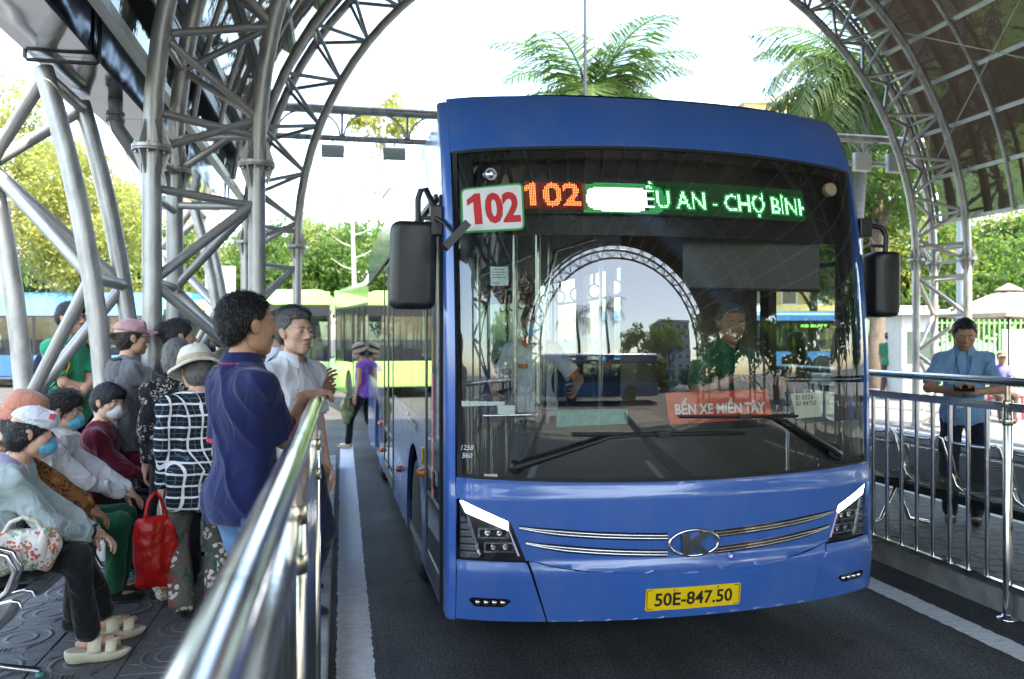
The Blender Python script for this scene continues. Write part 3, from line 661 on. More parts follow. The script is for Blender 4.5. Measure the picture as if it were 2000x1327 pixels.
front_patch(rounded([(-.25, .426), (.276, .426), (.276, .311), (-.25, .311)], .012), .012, .016, mat('plate_yellow', (.95, .62, .015), .35), 'plate', np_, .2, .2)
def front_text(body, cu, cz, w, h, o, m, name, parent, bold=0., shear=0., space=1., rot=0., fn=None):
    v, t = text_fit(body, w, h, bold, shear, space); c_, s_ = math.cos(rot), math.sin(rot)
    pts = [(fn or Fp)(cu + x * c_ - y * s_, cz + x * s_ + y * c_, o) for x, y, _ in v]
    return np_mesh(name, [tuple(p) for p in pts], t, m, parent, False)
M_ink = mat('black_ink', (.01, .01, .01), .5)
front_text('50E-847.50', .013, .368, .43, .07, .0172, M_ink, 'plate_lettering', np_, .02)
ring_front(rounded([(-.244, .420), (.270, .420), (.270, .317), (-.244, .317)], .01), rounded([(-.241, .417), (.267, .417), (.267, .320), (-.241, .320)], .01), .0165, .0172, M_ink, 'plate_border', np_)
for u_ in (-.10, .14): MB().lathe([(.006, 0), (.005, .004)], 8, Matrix.Rotation(R(90), 3, 'X'), c=Fp(u_, .415, .016)).build('screw', M_chrome, np_)
stk = front_patch([(.225 + .024 * math.cos(R(30 * k)), .565 + .024 * math.sin(R(30 * k))) for k in range(12)], .004, .0055, mat('sticker_blue', (.03, .06, .45), .4), 'washer_sticker', BUS)
front_patch([(.211, .568), (.239, .568), (.233, .553), (.217, .553)], .006, .0066, M_white, 'symbol', stk)
MB().tube([Fp(.209 + .005 * k, .572 + .008 * math.sin(k * 1.05), .0065) for k in range(7)], .0015, 4).build('symbol', M_white, stk)
front_patch(rounded([(-1.055, 1.013), (-.99, 1.013), (-.99, .99), (-1.055, .99)], .003), .001, .002, mat('note_pale', (.6, .5, .48), .6), 'small_notice', BUS)
# -- things stuck to or standing behind the windscreen
M_red = mat('sign_red', (.62, .025, .03), .5); M_green = mat('sign_green', (.03, .36, .07), .5)
pn = empty('route_plate', (0, 0, 0), parent=BUS)
pq = [(-1.149, 2.480), (-.836, 2.510), (-.838, 2.258), (-1.149, 2.240)]
front_patch(rounded(pq, .03), -.004, .003, M_green, 'board', pn, .08, .2)
cu_, cz_ = -.993, 2.372
front_patch(rounded([(u + (cu_ - u) * .06, z + (cz_ - z) * .08) for u, z in pq], .022), .0035, .0045, M_white, 'face', pn, .08, .2)
rp = lambda u, z: (-.99 + u * .9988 - z * .05, 2.373 + u * .05 + z * .9988)
front_patch([rp(*q) for q in ((-.098, -.082), (-.060, -.082), (-.060, .082), (-.088, .082), (-.128, .052), (-.128, .020), (-.098, .038))], .0046, .0056, M_red, 'route_number', pn)
front_text('02', -.99 + .045, 2.375, .175, .166, .0055, M_red, 'route_number', pn, .040, rot=.05)
# dot-matrix destination sign: dots behind the glass, some lit only to imitate glow
led = empty('destination_sign', (0, 0, 0), parent=BUS)
front_patch([(-1.12, 2.69), (1.12, 2.69), (1.12, 2.26), (-1.12, 2.26)], -.095, -.080, M_frit, 'backing', led, .08, .3)
front_patch([(-.835, 2.56), (.84, 2.56), (.84, 2.365), (-.835, 2.365)], -.07, -.05, mat('led_board', (.006, .012, .008), .6), 'board', led, .08, .3)
def inside_tris(P, V, T):
    hit = np.zeros(len(P), bool)
    for a, b, c in T:
        A, B, C = V[a, :2], V[b, :2], V[c, :2]
        bb = (P[:, 0] >= min(A[0], B[0], C[0])) & (P[:, 0] <= max(A[0], B[0], C[0])) & ~hit
        if not bb.any(): continue
        q = P[bb]; d = lambda p, r, s: (q[:, 0] - r[0]) * (s[1] - r[1]) - (q[:, 1] - r[1]) * (s[0] - r[0])
        d1, d2, d3 = d(q, A, B), d(q, B, C), d(q, C, A)
        neg = (d1 < 0) | (d2 < 0) | (d3 < 0); pos = (d1 > 0) | (d2 > 0) | (d3 > 0)
        idx = np.where(bb)[0]; hit[idx[~(neg & pos)]] = True
    return hit
def led_dots(mask_pts, m, name, size=.0036):
    v = []; f = []
    for u, z in mask_pts:
        b = len(v); v += [tuple(Fp(u + dx, z + dz, -.049)) for dx, dz in ((-size, 0), (0, -size), (size, 0), (0, size))]; f.append((b, b + 1, b + 2, b + 3))
    o = np_mesh(name, v, f, m, led, False); o['kind'] = 'stuff'; return o
gu = np.arange(-.825, .835, .0088); gz = np.arange(2.375, 2.555, .0088); GG = np.array([(u, z) for u in gu for z in gz])
def lit(body, cu, cz, w, h, bold):
    v, t = text_fit(body, w, h, bold); return inside_tris(GG - np.array([cu, cz]), v, t)
l102 = lit('102', -.665, 2.467, .27, .135, .03); ltxt = lit('TRIỀU AN - CHỢ BÌNH', .247, 2.466, 1.235, .178, .010)
l102 |= (GG[:, 1] > 2.485 + 0 * GG[:, 0]) & (GG[:, 0] > -.835) & (GG[:, 0] < -.775) & (GG[:, 1] < 2.531 + (GG[:, 0] + .79) * .5) & (GG[:, 1] > 2.495 + (GG[:, 0] + .80) * .4)
led_dots(GG[l102], emit_mat('led_red', (1., .24, .07), .65), 'lit_dots')
gsel = ltxt & (GG[:, 0] > -.18) & (GG[:, 0] < .825)
led_dots(GG[gsel], emit_mat('led_green', (.32, 1., .50), .90), 'lit_dots')
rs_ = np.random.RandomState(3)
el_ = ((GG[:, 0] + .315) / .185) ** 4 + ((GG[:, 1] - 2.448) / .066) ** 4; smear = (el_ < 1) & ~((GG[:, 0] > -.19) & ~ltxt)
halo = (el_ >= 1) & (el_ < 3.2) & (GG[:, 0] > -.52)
led_dots(GG[smear], emit_mat('led_smear', (.75, 1., .85), .55), 'lit_dots', .0062)  # extra lit dots imitate the overexposed start of the text
led_dots(GG[halo & ~gsel & ~l102], emit_mat('led_halo', (.10, 1., .36), .07), 'lit_dots', .0050)  # ring of dots lit to imitate glow round the smear
sm2 = (GG[:, 0] < -.50) & ~l102 & (GG[:, 1] < 2.535) & (GG[:, 1] > 2.39)
led_dots(GG[sm2], emit_mat('led_red_glow', (1., .06, .05), .035), 'glow_dots', .0042)  # background dots lit to imitate red glow round the digits
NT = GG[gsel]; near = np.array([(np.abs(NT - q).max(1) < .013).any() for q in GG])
led_dots(GG[near & ~gsel & ~smear & ~halo & (GG[:, 0] > -.16)], emit_mat('led_green_glow_near', (.04, .9, .22), .075), 'glow_dots', .0044)  # dots beside the letters lit to imitate their glow
sm3 = (GG[:, 0] > -.13) & ~ltxt & ~near & ~smear & ~halo
led_dots(GG[sm3], emit_mat('led_green_glow_far', (.03, .7, .2), .016), 'glow_dots', .0040)  # remaining dots faintly lit to imitate spread green glow
# marker lamps top left and right
for s, m_ in ((-1, M_chrome), (1, M_orange)):
    ml = empty('marker_lamp', (0, 0, 0), parent=BUS); c = Fp(s * .998, 2.556, .0)
    MB().lathe([(.040, -.02), (.040, .004), (.032, .010)], 18, Matrix.Rotation(R(90), 3, 'X'), c=c).build('bezel', M_gloss if s < 0 else mat('cream_plastic', (.35, .25, .16), .5), ml)
    if s < 0: MB().lathe([(.030, .010), (.024, .026), (.01, .032)], 16, Matrix.Rotation(R(90), 3, 'X'), c=c).build('lens', M_lens, ml); MB().lathe([(.026, .008), (.014, .016), (.004, .018)], 12, Matrix.Rotation(R(90), 3, 'X'), c=c).build('reflector', M_chrome, ml)
# red route board on the dash, inspection card, stickers
rb = empty('route_board', (0, 0, 0), parent=BUS)
def board(o): 
    return lambda u, z, d: Vector((u, yf(u, 1.35) + .10 - (z - 1.27) * .10 - d, z))
bf = board(0)
M_sred = mat('board_red', (.72, .075, .015), .45)
front_patch([(-.098, 1.413), (.508, 1.424), (.556, 1.262), (-.066, 1.245)], 0, .004, M_sred, 'board', rb, .1, .3, fn=bf)
front_text('BẾN XE MIỀN TÂY', .225, 1.34, .54, .088, .0055, M_white, 'board_lettering', rb, .03, shear=-.15, fn=bf)
tg = empty('inspection_card', (0, 0, 0), parent=BUS)
front_patch([(.617, 1.400), (.792, 1.404), (.834, 1.268), (.655, 1.263)], -.014, -.010, mat('card_cream', (.72, .68, .50), .6), 'card', tg)
front_text('E/ 0326', .712, 1.378, .12, .026, -.0085, M_ink, 'card_lettering', tg, .01); front_text('50 84750', .722, 1.345, .14, .026, -.0085, M_ink, 'card_lettering', tg, .01)
st = empty('permit_sticker', (0, 0, 0), parent=BUS)
front_patch([(-1.017, 2.068), (-.928, 2.068), (-.930, 1.970), (-1.018, 1.970)], -.014, -.010, mat('sticker_pale', (.55, .62, .58), .6), 'sticker', st)
front_text('06/33', -.990, 1.984, .035, .012, -.0085, M_ink, 'sticker_lettering', st)
for k in range(4): front_patch([(-1.008, 2.055 - .014 * k), (-.95 + .01 * (k % 2), 2.055 - .014 * k), (-.95 + .01 * (k % 2), 2.052 - .014 * k), (-1.008, 2.052 - .014 * k)], -.0095, -.0085, M_ink, 'sticker_line', st)
front_patch([(-1.165, 1.380), (-.955, 1.379), (-.955, 1.362), (-1.165, 1.352)], -.011, -.008, M_white, 'paper_strip', BUS); front_patch([(-.99, 1.36), (-.905, 1.36), (-.905, 1.315), (-.99, 1.315)], -.014, -.012, M_white, 'paper_strip', BUS)
for tx, z in (('1258', 1.145), ('860', 1.105)): front_text(tx, -1.135, z, .06 if z > 1.12 else .048, .026, .0015, M_white, 'handwritten_number', BUS, .0, .25)
# -- wipers
def wiper(s, pts, blade):
    w = empty('wiper', (0, 0, 0), parent=BUS)
    MB().tube([Fp(u, z, o) for u, z, o in pts], [.022, .018, .010, .008][:len(pts)], 8).build('arm', M_black, w)
    MB().lathe([(.035, -.01), (.035, .03), (.02, .04)], 12, Matrix.Rotation(R(90), 3, 'X'), c=Fp(pts[0][0], pts[0][1], .0)).build('pivot', M_black, w)
    MB().tube([Fp(blade[0][0] + (blade[1][0] - blade[0][0]) * k / 12, blade[0][1] + (blade[1][1] - blade[0][1]) * k / 12, .022 + .012 * math.sin(math.pi * k / 12)) for k in range(13)], .007, 6).build('blade', M_black, w)
    mid = ((blade[0][0] + blade[1][0]) / 2, (blade[0][1] + blade[1][1]) / 2); c = Fp(mid[0], mid[1], .04)
    MB().box(c - Vector((.035, .014, .012)), c + Vector((.035, .014, .012)), .004).build('clip', M_black, w)
    MB().tube([Fp(blade[0][0] + (blade[1][0] - blade[0][0]) * k / 12, blade[0][1] + (blade[1][1] - blade[0][1]) * k / 12 - .006, .008) for k in range(13)], .005, 5).build('rubber', M_rubber, w)
wiper(-1, [(-.905, 1.050, .03), (-.80, 1.085, .045), (-.443, 1.200, .05), (-.30, 1.208, .045)], ((-.62, 1.214), (.305, 1.203)))
wiper(1, [(.915, 1.058, .03), (.86, 1.09, .045), (.53, 1.265, .05), (.42, 1.285, .045)], ((-.06, 1.298), (.64, 1.282)))
# -- mirrors on arms
def mirror(s, c, hw, hh, arm, knob):
    mr = empty('wing_mirror', (0, 0, 0), parent=BUS); cx, cy, cz = c
    prof = rounded([(-hw, -hh), (hw * .9, -hh), (hw, hh), (-hw * .92, hh)], .05, 5); n = len(prof); vs = []; fs = []
    lay = [(-.07, .62), (-.062, .82), (-.04, .95), (0, 1.0), (.05, 1.0), (.065, .97)]
    for d, k in lay: vs += [(cx + u * k, cy + d - .02 * (1 - abs(u / hw) ** 2), cz + v * (1 - (1 - k) * .35)) for u, v in prof]
    for i in range(len(lay) - 1): fs += [(i * n + a, i * n + (a + 1) % n, (i + 1) * n + (a + 1) % n, (i + 1) * n + a) for a in range(n)]
    mb = MB().add(vs, fs, True); mb.f += [tuple(range(n)), tuple(n * (len(lay) - 1) + a for a in range(n))]; mb.s += [True, False]; mb.mi += [0, 0]
    mb.build('housing', M_black, mr)
    MB().prism(rounded([(-hw * .88, -hh * .93), (hw * .8, -hh * .93), (hw * .88, hh * .93), (-hw * .82, hh * .93)], .04), .066, .070, lambda u, v, w: (cx + u, cy + w, cz + v)).build('mirror_glass', M_chrome, mr)
    MB().tube(arm, .016, 8).build('arm', M_black, mr)
    for k in knob: MB().box(k[0], k[1], .008).build('bracket', M_black, mr)
    return mr
ml = mirror(-1, (-1.385, .43, 2.085), .128, .232, [(-1.36, .43, 2.30), (-1.36, .43, 2.44), (-1.345, .43, 2.485), (-1.32, .42, 2.49), (-1.27, .40, 2.38), (-1.26, .40, 2.36)], [((-1.30, .36, 2.24), (-1.238, .44, 2.40))])
MB().tube([(-1.33, .40, 2.335), (-1.27, .36, 2.33), (-1.24, .26, 2.29), (-1.20, .17, 2.22)], .010, 7).build('arm', M_black, ml)
MB().obox((-1.20, .16, 2.215), (.020, .045, .085), Matrix.Rotation(R(42), 3, 'Y')).build('kerb_mirror', M_black, ml)
mrr = mirror(1, (1.40, .36, 2.02), .095, .195, [(1.42, .36, 2.2), (1.425, .36, 2.31), (1.40, .37, 2.36), (1.35, .38, 2.37), (1.30, .38, 2.36)], [((1.238, .34, 2.30), (1.32, .42, 2.41))])
MB().tube([(1.42, .36, 2.25), (1.33, .37, 2.25)], .010, 6).build('arm', M_black, mrr)
# -- body sides: panels in (y, z) at x = s*HW
def side_panel(s, poly, m, name, parent, t=.03, out=0.):
    mb = MB(); a, b = s * (HW + out - t), s * (HW + out)
    bm = bmesh.new(); bm.faces.new([bm.verts.new((0, y, z)) for y, z in poly]); bm.normal_update(); bmesh.ops.triangulate(bm, faces=bm.faces[:]); bm.verts.index_update()
    P = [(v.co.y, v.co.z) for v in bm.verts]; F = [tuple(v.index for v in f.verts) for f in bm.faces]; bm.free(); n = len(P)
    mb.add([(b, y, z) for y, z in P] + [(a, y, z) for y, z in P], F + [tuple(n + i for i in f[::-1]) for f in F] + [(k, (k + 1) % n, n + (k + 1) % n, n + k) for k in range(n)])
    return mb.build(name, m, parent)
def arch_poly(y0, y1, z0, z1, cy, r, cz=.46):
    pts = [(y0, z0)]
    a0 = math.asin(max(-1, min(1, (z0 - cz) / r)))
    th = [math.pi - a0 - (math.pi - 2 * a0) * k / 18 for k in range(19)]
    pts += [(cy + r * math.cos(t), cz + r * math.sin(t)) for t in th]
    return pts + [(y1, z0), (y1, z1), (y0, z1)]
ZW0, ZW1 = 1.19, 2.36
M_cove = M_blue
for s in (-1, 1):
    if s < 0:
        side_panel(s, arch_poly(1.14, 3.62, .27, ZW0, 1.86, .50), M_blue, 'side_panel', BUS)
        side_panel(s, arch_poly(4.86, BL - .05, .27, ZW0, 6.05, .50), M_blue, 'side_panel', BUS)
    else:
        side_panel(s, arch_poly(.40, 4.2, .27, ZW0, 1.86, .50), M_blue, 'side_panel', BUS)
        side_panel(s, arch_poly(4.205, BL - .05, .27, ZW0, 6.05, .50), M_blue, 'side_panel', BUS)
    side_panel(s, [(.42, ZW1 + .11), (BL - .05, ZW1 + .11), (BL - .05, 2.92), (.62, 2.92), (.50, 2.7)], M_cove, 'cove_panel', BUS, .04, -.004)
    MB().beam((s * (HW + .012), .55, 2.475), (s * (HW + .012), BL - .05, 2.475), .02, .03).build('rain_gutter', M_black, BUS)
    bays = [(1.14, 1.98), (1.98, 2.80), (2.80, 3.62), (4.86, 5.9), (5.9, 7.0), (7.0, BL - .08)] if s < 0 else [(.42, 1.30), (1.30, 2.4), (2.4, 3.5), (3.5, 4.6), (4.6, 5.7), (5.7, 6.8), (6.8, BL - .08)]
    for a, b in bays:
        w = empty('window', (0, 0, 0), parent=BUS)
        side_panel(s, [(a + .004, ZW0 + .004), (b - .004, ZW0 + .004), (b - .004, ZW1 + .10), (a + .004, ZW1 + .10)], M_sideglass, 'pane', w, .006, .002)
        for p in (a, b - .06): MB().box((s * (HW - .07), p, ZW0), (s * (HW - .012), p + .06, ZW1 + .10)).build('pillar', M_frit, w)
        MB().box((s * (HW - .03), a + .06, ZW1 - .22), (s * (HW - .012), b - .06, ZW1 - .19)).build('vent_bar', M_frit, w)
# doors on the kerb side
def leaf(y0, y1, fm, text=None):
    d = empty('door', (0, 0, 0), parent=BUS)
    z0, z1 = .30, 2.44; f = .045
    side_panel(-1, [(y0 + f, z0 + .12), (y1 - f, z0 + .12), (y1 - f, z1 - f), (y0 + f, z1 - f)], M_doorglass, 'pane', d, .006, .0)
    for a, b in (((y0, z0), (y0 + f, z1)), ((y1 - f, z0), (y1, z1)), ((y0 + f, z0), (y1 - f, z0 + .12)), ((y0 + f, z1 - f), (y1 - f, z1))):
        MB().box((-HW - .006, a[0], a[1]), (-HW + .035, b[0], b[1])).build('frame', fm, d)
    MB().box((-HW - .010, y0 + f, .75), (-HW + .004, y1 - f, .775)).build('rail', M_black, d)
    return d
M_dfr = mat('door_frame_grey', (.10, .105, .11), .35, .6)
d1 = leaf(.44, 1.12, M_dfr)
MB().box((-HW - .012, .40, .28), (-HW + .03, .438, 2.46)).build('door_seal', M_rubber, d1); MB().box((-HW - .02, .60, .86), (-HW - .011, .66, .96), .006).build('door_handle', M_black, d1)
MB().box((-HW - .004, .42, .272), (-HW + .03, 1.135, .298)).build('sill', M_blue, d1)
arrow = MB()
for k in range(7): arrow.prism([(.80 - .035, 1.52 + .03 * k), (.80, 1.58 + .03 * k), (.80 + .035, 1.52 + .03 * k), (.80 + .03, 1.515 + .03 * k), (.80, 1.57 + .03 * k), (.80 - .03, 1.515 + .03 * k)], -HW - .0015, -HW - .0008, lambda u, v, w: (w, u, v))
arrow.build('gold_chevrons', mat('gold_print', (.65, .42, .12), .5), d1)
MB().prism([(.755, .78), (.845, .78), (.845, 1.50), (.755, 1.50)], -HW - .0016, -HW - .0009, lambda u, v, w: (w, u, v)).build('pink_strip', mat('pink_print', (.75, .22, .26), .5), d1)
for k in range(3): MB().prism([(.775, 1.28 - .16 * k), (.825, 1.28 - .16 * k), (.825, 1.21 - .16 * k), (.815, 1.21 - .16 * k), (.815, 1.265 - .16 * k), (.785, 1.265 - .16 * k), (.785, 1.21 - .16 * k), (.775, 1.21 - .16 * k)], -HW - .0026, -HW - .0018, lambda u, v, w: (w, u, v)).build('door_print', M_white, d1)
leaf(3.64, 4.24, M_dfr); leaf(4.25, 4.84, M_dfr)
# lettering in chrome, lamps and reflectors on the side
tv, tt = text_fit('Citybus', .74, .12, .02, .2)
mb = MB(); nv = len(tv); mb.add([(-HW - .012, 2.0 - x_, 1.09 + y_) for x_, y_, _ in tv] + [(-HW - .001, 2.0 - x_, 1.09 + y_) for x_, y_, _ in tv], [tuple(t) for t in tt] + [tuple(nv + i for i in t[::-1]) for t in tt])
mb.build('model_script', M_chrome, BUS)
for y, z, m_, hh in ((1.27, .955, M_amber, .055), (4.92, 1.0, M_amber, .05)): MB().box((-HW - .012, y - .03, z - hh), (-HW, y + .03, z + hh), .006).build('side_reflector', m_, BUS)
for y, z in ((1.27, .85), (2.9, .62), (5.3, .75), (5.0, .5)): MB().lathe([(.03, 0), (.03, .012), (.022, .035), (.006, .042)], 14, Matrix.Rotation(R(-90), 3, 'Y'), c=(-HW, y, z)).build('side_lamp', M_orange, BUS)
# -- roof, rear, floor
rf = MB(); n = 14; prof = []
for k in range(n + 1):
    t = -1 + 2 * k / n; x = (HW - .015) * t; z = 2.905 + .135 * (1 - abs(t) ** 5) ** .5 if abs(t) < 1 else 2.905
    prof.append((x, z))
ys = [.44, .62, .8, BL - .3, BL - .06]; vs = []; fs = []
for j, y in enumerate(ys):
    for x, z in prof:
        yy = y if j else yf(x, 3.01) + .01
        vs.append((x, max(yy, yf(x, min(3.02, z)) + .005) if j < 2 else yy, z - (.03 if j == 4 else 0)))
for j in range(len(ys) - 1): fs += [(j * (n + 1) + i, j * (n + 1) + i + 1, (j + 1) * (n + 1) + i + 1, (j + 1) * (n + 1) + i) for i in range(n)]
rf.add(vs, fs, True).build('roof', M_blue, BUS)
ac = empty('roof_unit', (0, 4.6, 3.03), parent=BUS); MB().box((-.85, -1.1, 0), (.85, 1.1, .2), .07).build('cover', M_blue, ac); MB().box((-.8, -1.12, .05), (.8, -1.101, .14)).build('grille', M_black, ac)
MB().box((-HW + .01, BL - .05, .30), (HW - .01, BL, 1.3), .03).build('rear_panel', M_blue, BUS); MB().box((-HW + .01, BL - .05, 2.35), (HW - .01, BL, 2.95), .03).build('rear_panel', M_blue, BUS)
MB().box((-HW + .01, BL - .03, 1.3), (HW - .01, BL - .02, 2.35)).build('rear_window', M_sideglass, BUS)
MB().box((-HW + .02, .45, .26), (HW - .02, BL - .06, .33)).build('floor', mat('bus_floor', (.16, .165, .17), .6, var=.2), BUS)
MB().box((-HW + .04, .55, 2.50), (HW - .04, BL - .1, 2.54)).build('ceiling', mat('bus_ceiling', (.55, .55, .53), .6), BUS)
MB().box((-1.12, .40, 2.34), (1.14, .52, 2.66)).build('sign_housing', M_frit, BUS)
MB().box((-1.14, .36, .34), (-1.09, .42, 1.2)).build('underframe', M_frit, BUS)
front_patch([(-1.16, .33), (1.16, .33), (1.16, 1.1), (-1.16, 1.1)], -.11, -.09, M_frit, 'bulkhead', BUS, .15, .4)
# wheels
def wheel(x, y, r=.44):
    w = empty('wheel', (x, y, r), parent=BUS); s = 1 if x > 0 else -1; Mx = Matrix.Rotation(R(90 * s), 3, 'Y')
    MB().lathe([(.27, -.13), (.40, -.13), (r - .01, -.10), (r, -.05), (r, .05), (r - .01, .10), (.40, .13), (.27, .13)], 36, Mx).build('tyre', M_rubber, w)
    MB().lathe([(.27, -.12), (.27, .11), (.24, .10), (.22, .03), (.12, .02), (.11, .10), (.02, .11)], 30, Mx).build('rim', mat('wheel_steel', (.30, .30, .30), .4, .8), w)
    for k in range(10): MB().lathe([(.012, .0), (.012, .05)], 6, Mx, c=Mx @ Vector((.165 * math.cos(R(36 * k)), .165 * math.sin(R(36 * k)), .03))).build('wheel_nut', M_chrome, w)
for y in (1.86, 6.05):
    for s in (-1, 1): wheel(s * (HW - .16), y)
    for s in (-1, 1):
        pts = [(y + .52 * math.cos(R(a)), .46 + .52 * math.sin(R(a))) for a in range(0, 181, 15)]
        vs = [(s * x, py, pz) for x in (HW - .03, HW - .42) for py, pz in pts]; k = len(pts)
        MB().add(vs, [(i, i + 1, k + i + 1, k + i) for i in range(k - 1)], True).build('wheel_housing', M_frit, BUS)
# -- inside: dash, driver's place, poles, seats
db = empty('dashboard', (0, 0, 0), parent=BUS)
def dash(u, z, o): return Vector((u, yf(u, 1.1) + .06 + o, z))
vs = []; nn = 20
for k in range(nn + 1):
    u = -1.05 + 2.12 * k / nn; hump = .05 * math.exp(-((u - .55) / .35) ** 2)
    vs += [(u, yf(u, 1.1) + .09, 1.05), (u, yf(u, 1.1) + .09, 1.17), (u, yf(u, 1.1) + .14, 1.20), (u, yf(u, 1.1) + .34 + hump, 1.235 + hump), (u, yf(u, 1.1) + .42 + hump, 1.18 + hump * .5), (u, yf(u, 1.1) + .42, .4)]
MB().add(vs, [(6 * k + j, 6 * k + j + 1, 6 * k + 7 + j, 6 * k + 6 + j) for k in range(nn) for j in range(5)], True).build('top', M_dash, db)
MB().box((-.62, .33, 1.19), (-.22, .36, 1.31)).build('display', mat('display_teal', (.10, .34, .30), .4, var=.3, vscale=40), db)
sw = empty('steering_wheel', (.62, .52, 1.36), parent=BUS); sw.rotation_euler = (R(38), 0, 0)
MB().tube([(.23 * math.cos(R(10 * k)), .23 * math.sin(R(10 * k)), 0) for k in range(36)], .017, 8, closed=True).build('rim', M_black, sw)
for a in (90, 200, 340): MB().beam((0, 0, -.02), (.22 * math.cos(R(a)), .22 * math.sin(R(a)), 0), .04, .014).build('spoke', M_black, sw)
MB().lathe([(.06, -.04), (.07, 0), (.05, .02)], 16).build('hub', M_black, sw); MB().tube([(0, 0, -.03), (0, 0, -.55)], .03, 8).build('column', M_black, sw)
M_seat = mat('seat_blue', (.03, .05, .12), .8, var=.3, vscale=30); M_grip = mat('grip_orange', (.70, .18, .03), .5); M_pole = mat('pole_steel', (.55, .53, .50), .25, 1.)
def bus_seat(x, y, z=.42):
    st = empty('passenger_seat', (x, y, z), parent=BUS)
    MB().box((-.21, -.2, .34), (.21, .22, .43), .03).build('cushion', M_seat, st); MB().box((-.21, .20, .40), (.21, .27, 1.0), .03).build('backrest', M_seat, st)
    MB().tube([(-.17, .25, .98), (-.17, .24, 1.06), (.17, .24, 1.06), (.17, .25, .98)], .014, 6).build('handle', M_grip, st); MB().box((-.05, -.05, 0), (.05, .1, .34)).build('pedestal', M_inter, st)
for y in (2.6, 3.4, 5.2, 6.0, 6.8):
    for x in (.62, 1.02, -1.0, -.58):
        if x < 0 and y < 5: continue
        bus_seat(x, y)
ds = empty('driver_seat', (.60, .86, .52), parent=BUS); MB().box((-.25, -.25, .42), (.25, .22, .54), .04).build('cushion', M_seat, ds); MB().box((-.23, .20, .5), (.23, .30, 1.12), .04).build('backrest', M_seat, ds); MB().box((-.12, -.1, -.15), (.12, .12, .42)).build('base', M_black, ds)
MB().box((.15, 1.42, .34), (HW - .06, 1.45, 2.48)).build('partition', mat('partition_brown', (.10, .065, .045), .5, var=.2), BUS)
for x, y in ((-.62, .75), (-.62, 1.35), (-.15, 2.2), (-.45, 3.6), (.30, 3.6), (-.45, 4.9), (.30, 5.2), (.30, 2.3)):
    MB().tube([(x, y, .33), (x, y, 2.5)], .017, 8).build('grab_pole', M_pole, BUS)
for x in (-.42, .28):
    MB().tube([(x, 1.6, 2.28), (x, BL - .6, 2.28)], .016, 8).build('grab_rail', M_pole, BUS)
    for k in range(9):
        hg = empty('strap_handle', (x, 1.9 + .5 * k, 2.27), parent=BUS); MB().box((-.012, -.004, -.14), (.012, .004, .01)).build('strap', M_inter, hg)
        MB().tube([(.05 * math.cos(R(30 * j)), 0, -.19 + .055 * math.sin(R(30 * j))) for j in range(12)], .009, 6, closed=True).build('ring', M_grip, hg)
MB().tube([(-.62, .75, 1.25), (-.95, .75, 1.25)], .016, 8).build('grab_rail', M_pole, BUS); MB().tube([(-.62, .75, .95), (-.62, .62, 1.25), (-.62, .6, 1.9), (-.55, .62, 2.2), (-.3, .66, 2.28)], .015, 8).build('grab_rail', M_pole, BUS)
# sun blind over the driver
MB().box((.10, .315, 1.98), (.95, .325, 2.34)).build('sun_blind', mat('blind_grey', (.16, .15, .14), .7, trans=(.3, .28, .25, .3)), BUS)
MB().tube([(.10, .32, 1.975), (.95, .32, 1.975)], .010, 6).build('blind_bar', M_black, BUS)
fm_ = empty('fare_machine', (-.48, .80, 1.05), parent=BUS); MB().box((-.09, -.05, 0), (.09, .06, .22), .012).build('case', mat('machine_white', (.5, .5, .5), .5), fm_); MB().box((-.07, -.056, .08), (.07, -.051, .19)).build('screen', M_gloss, fm_)
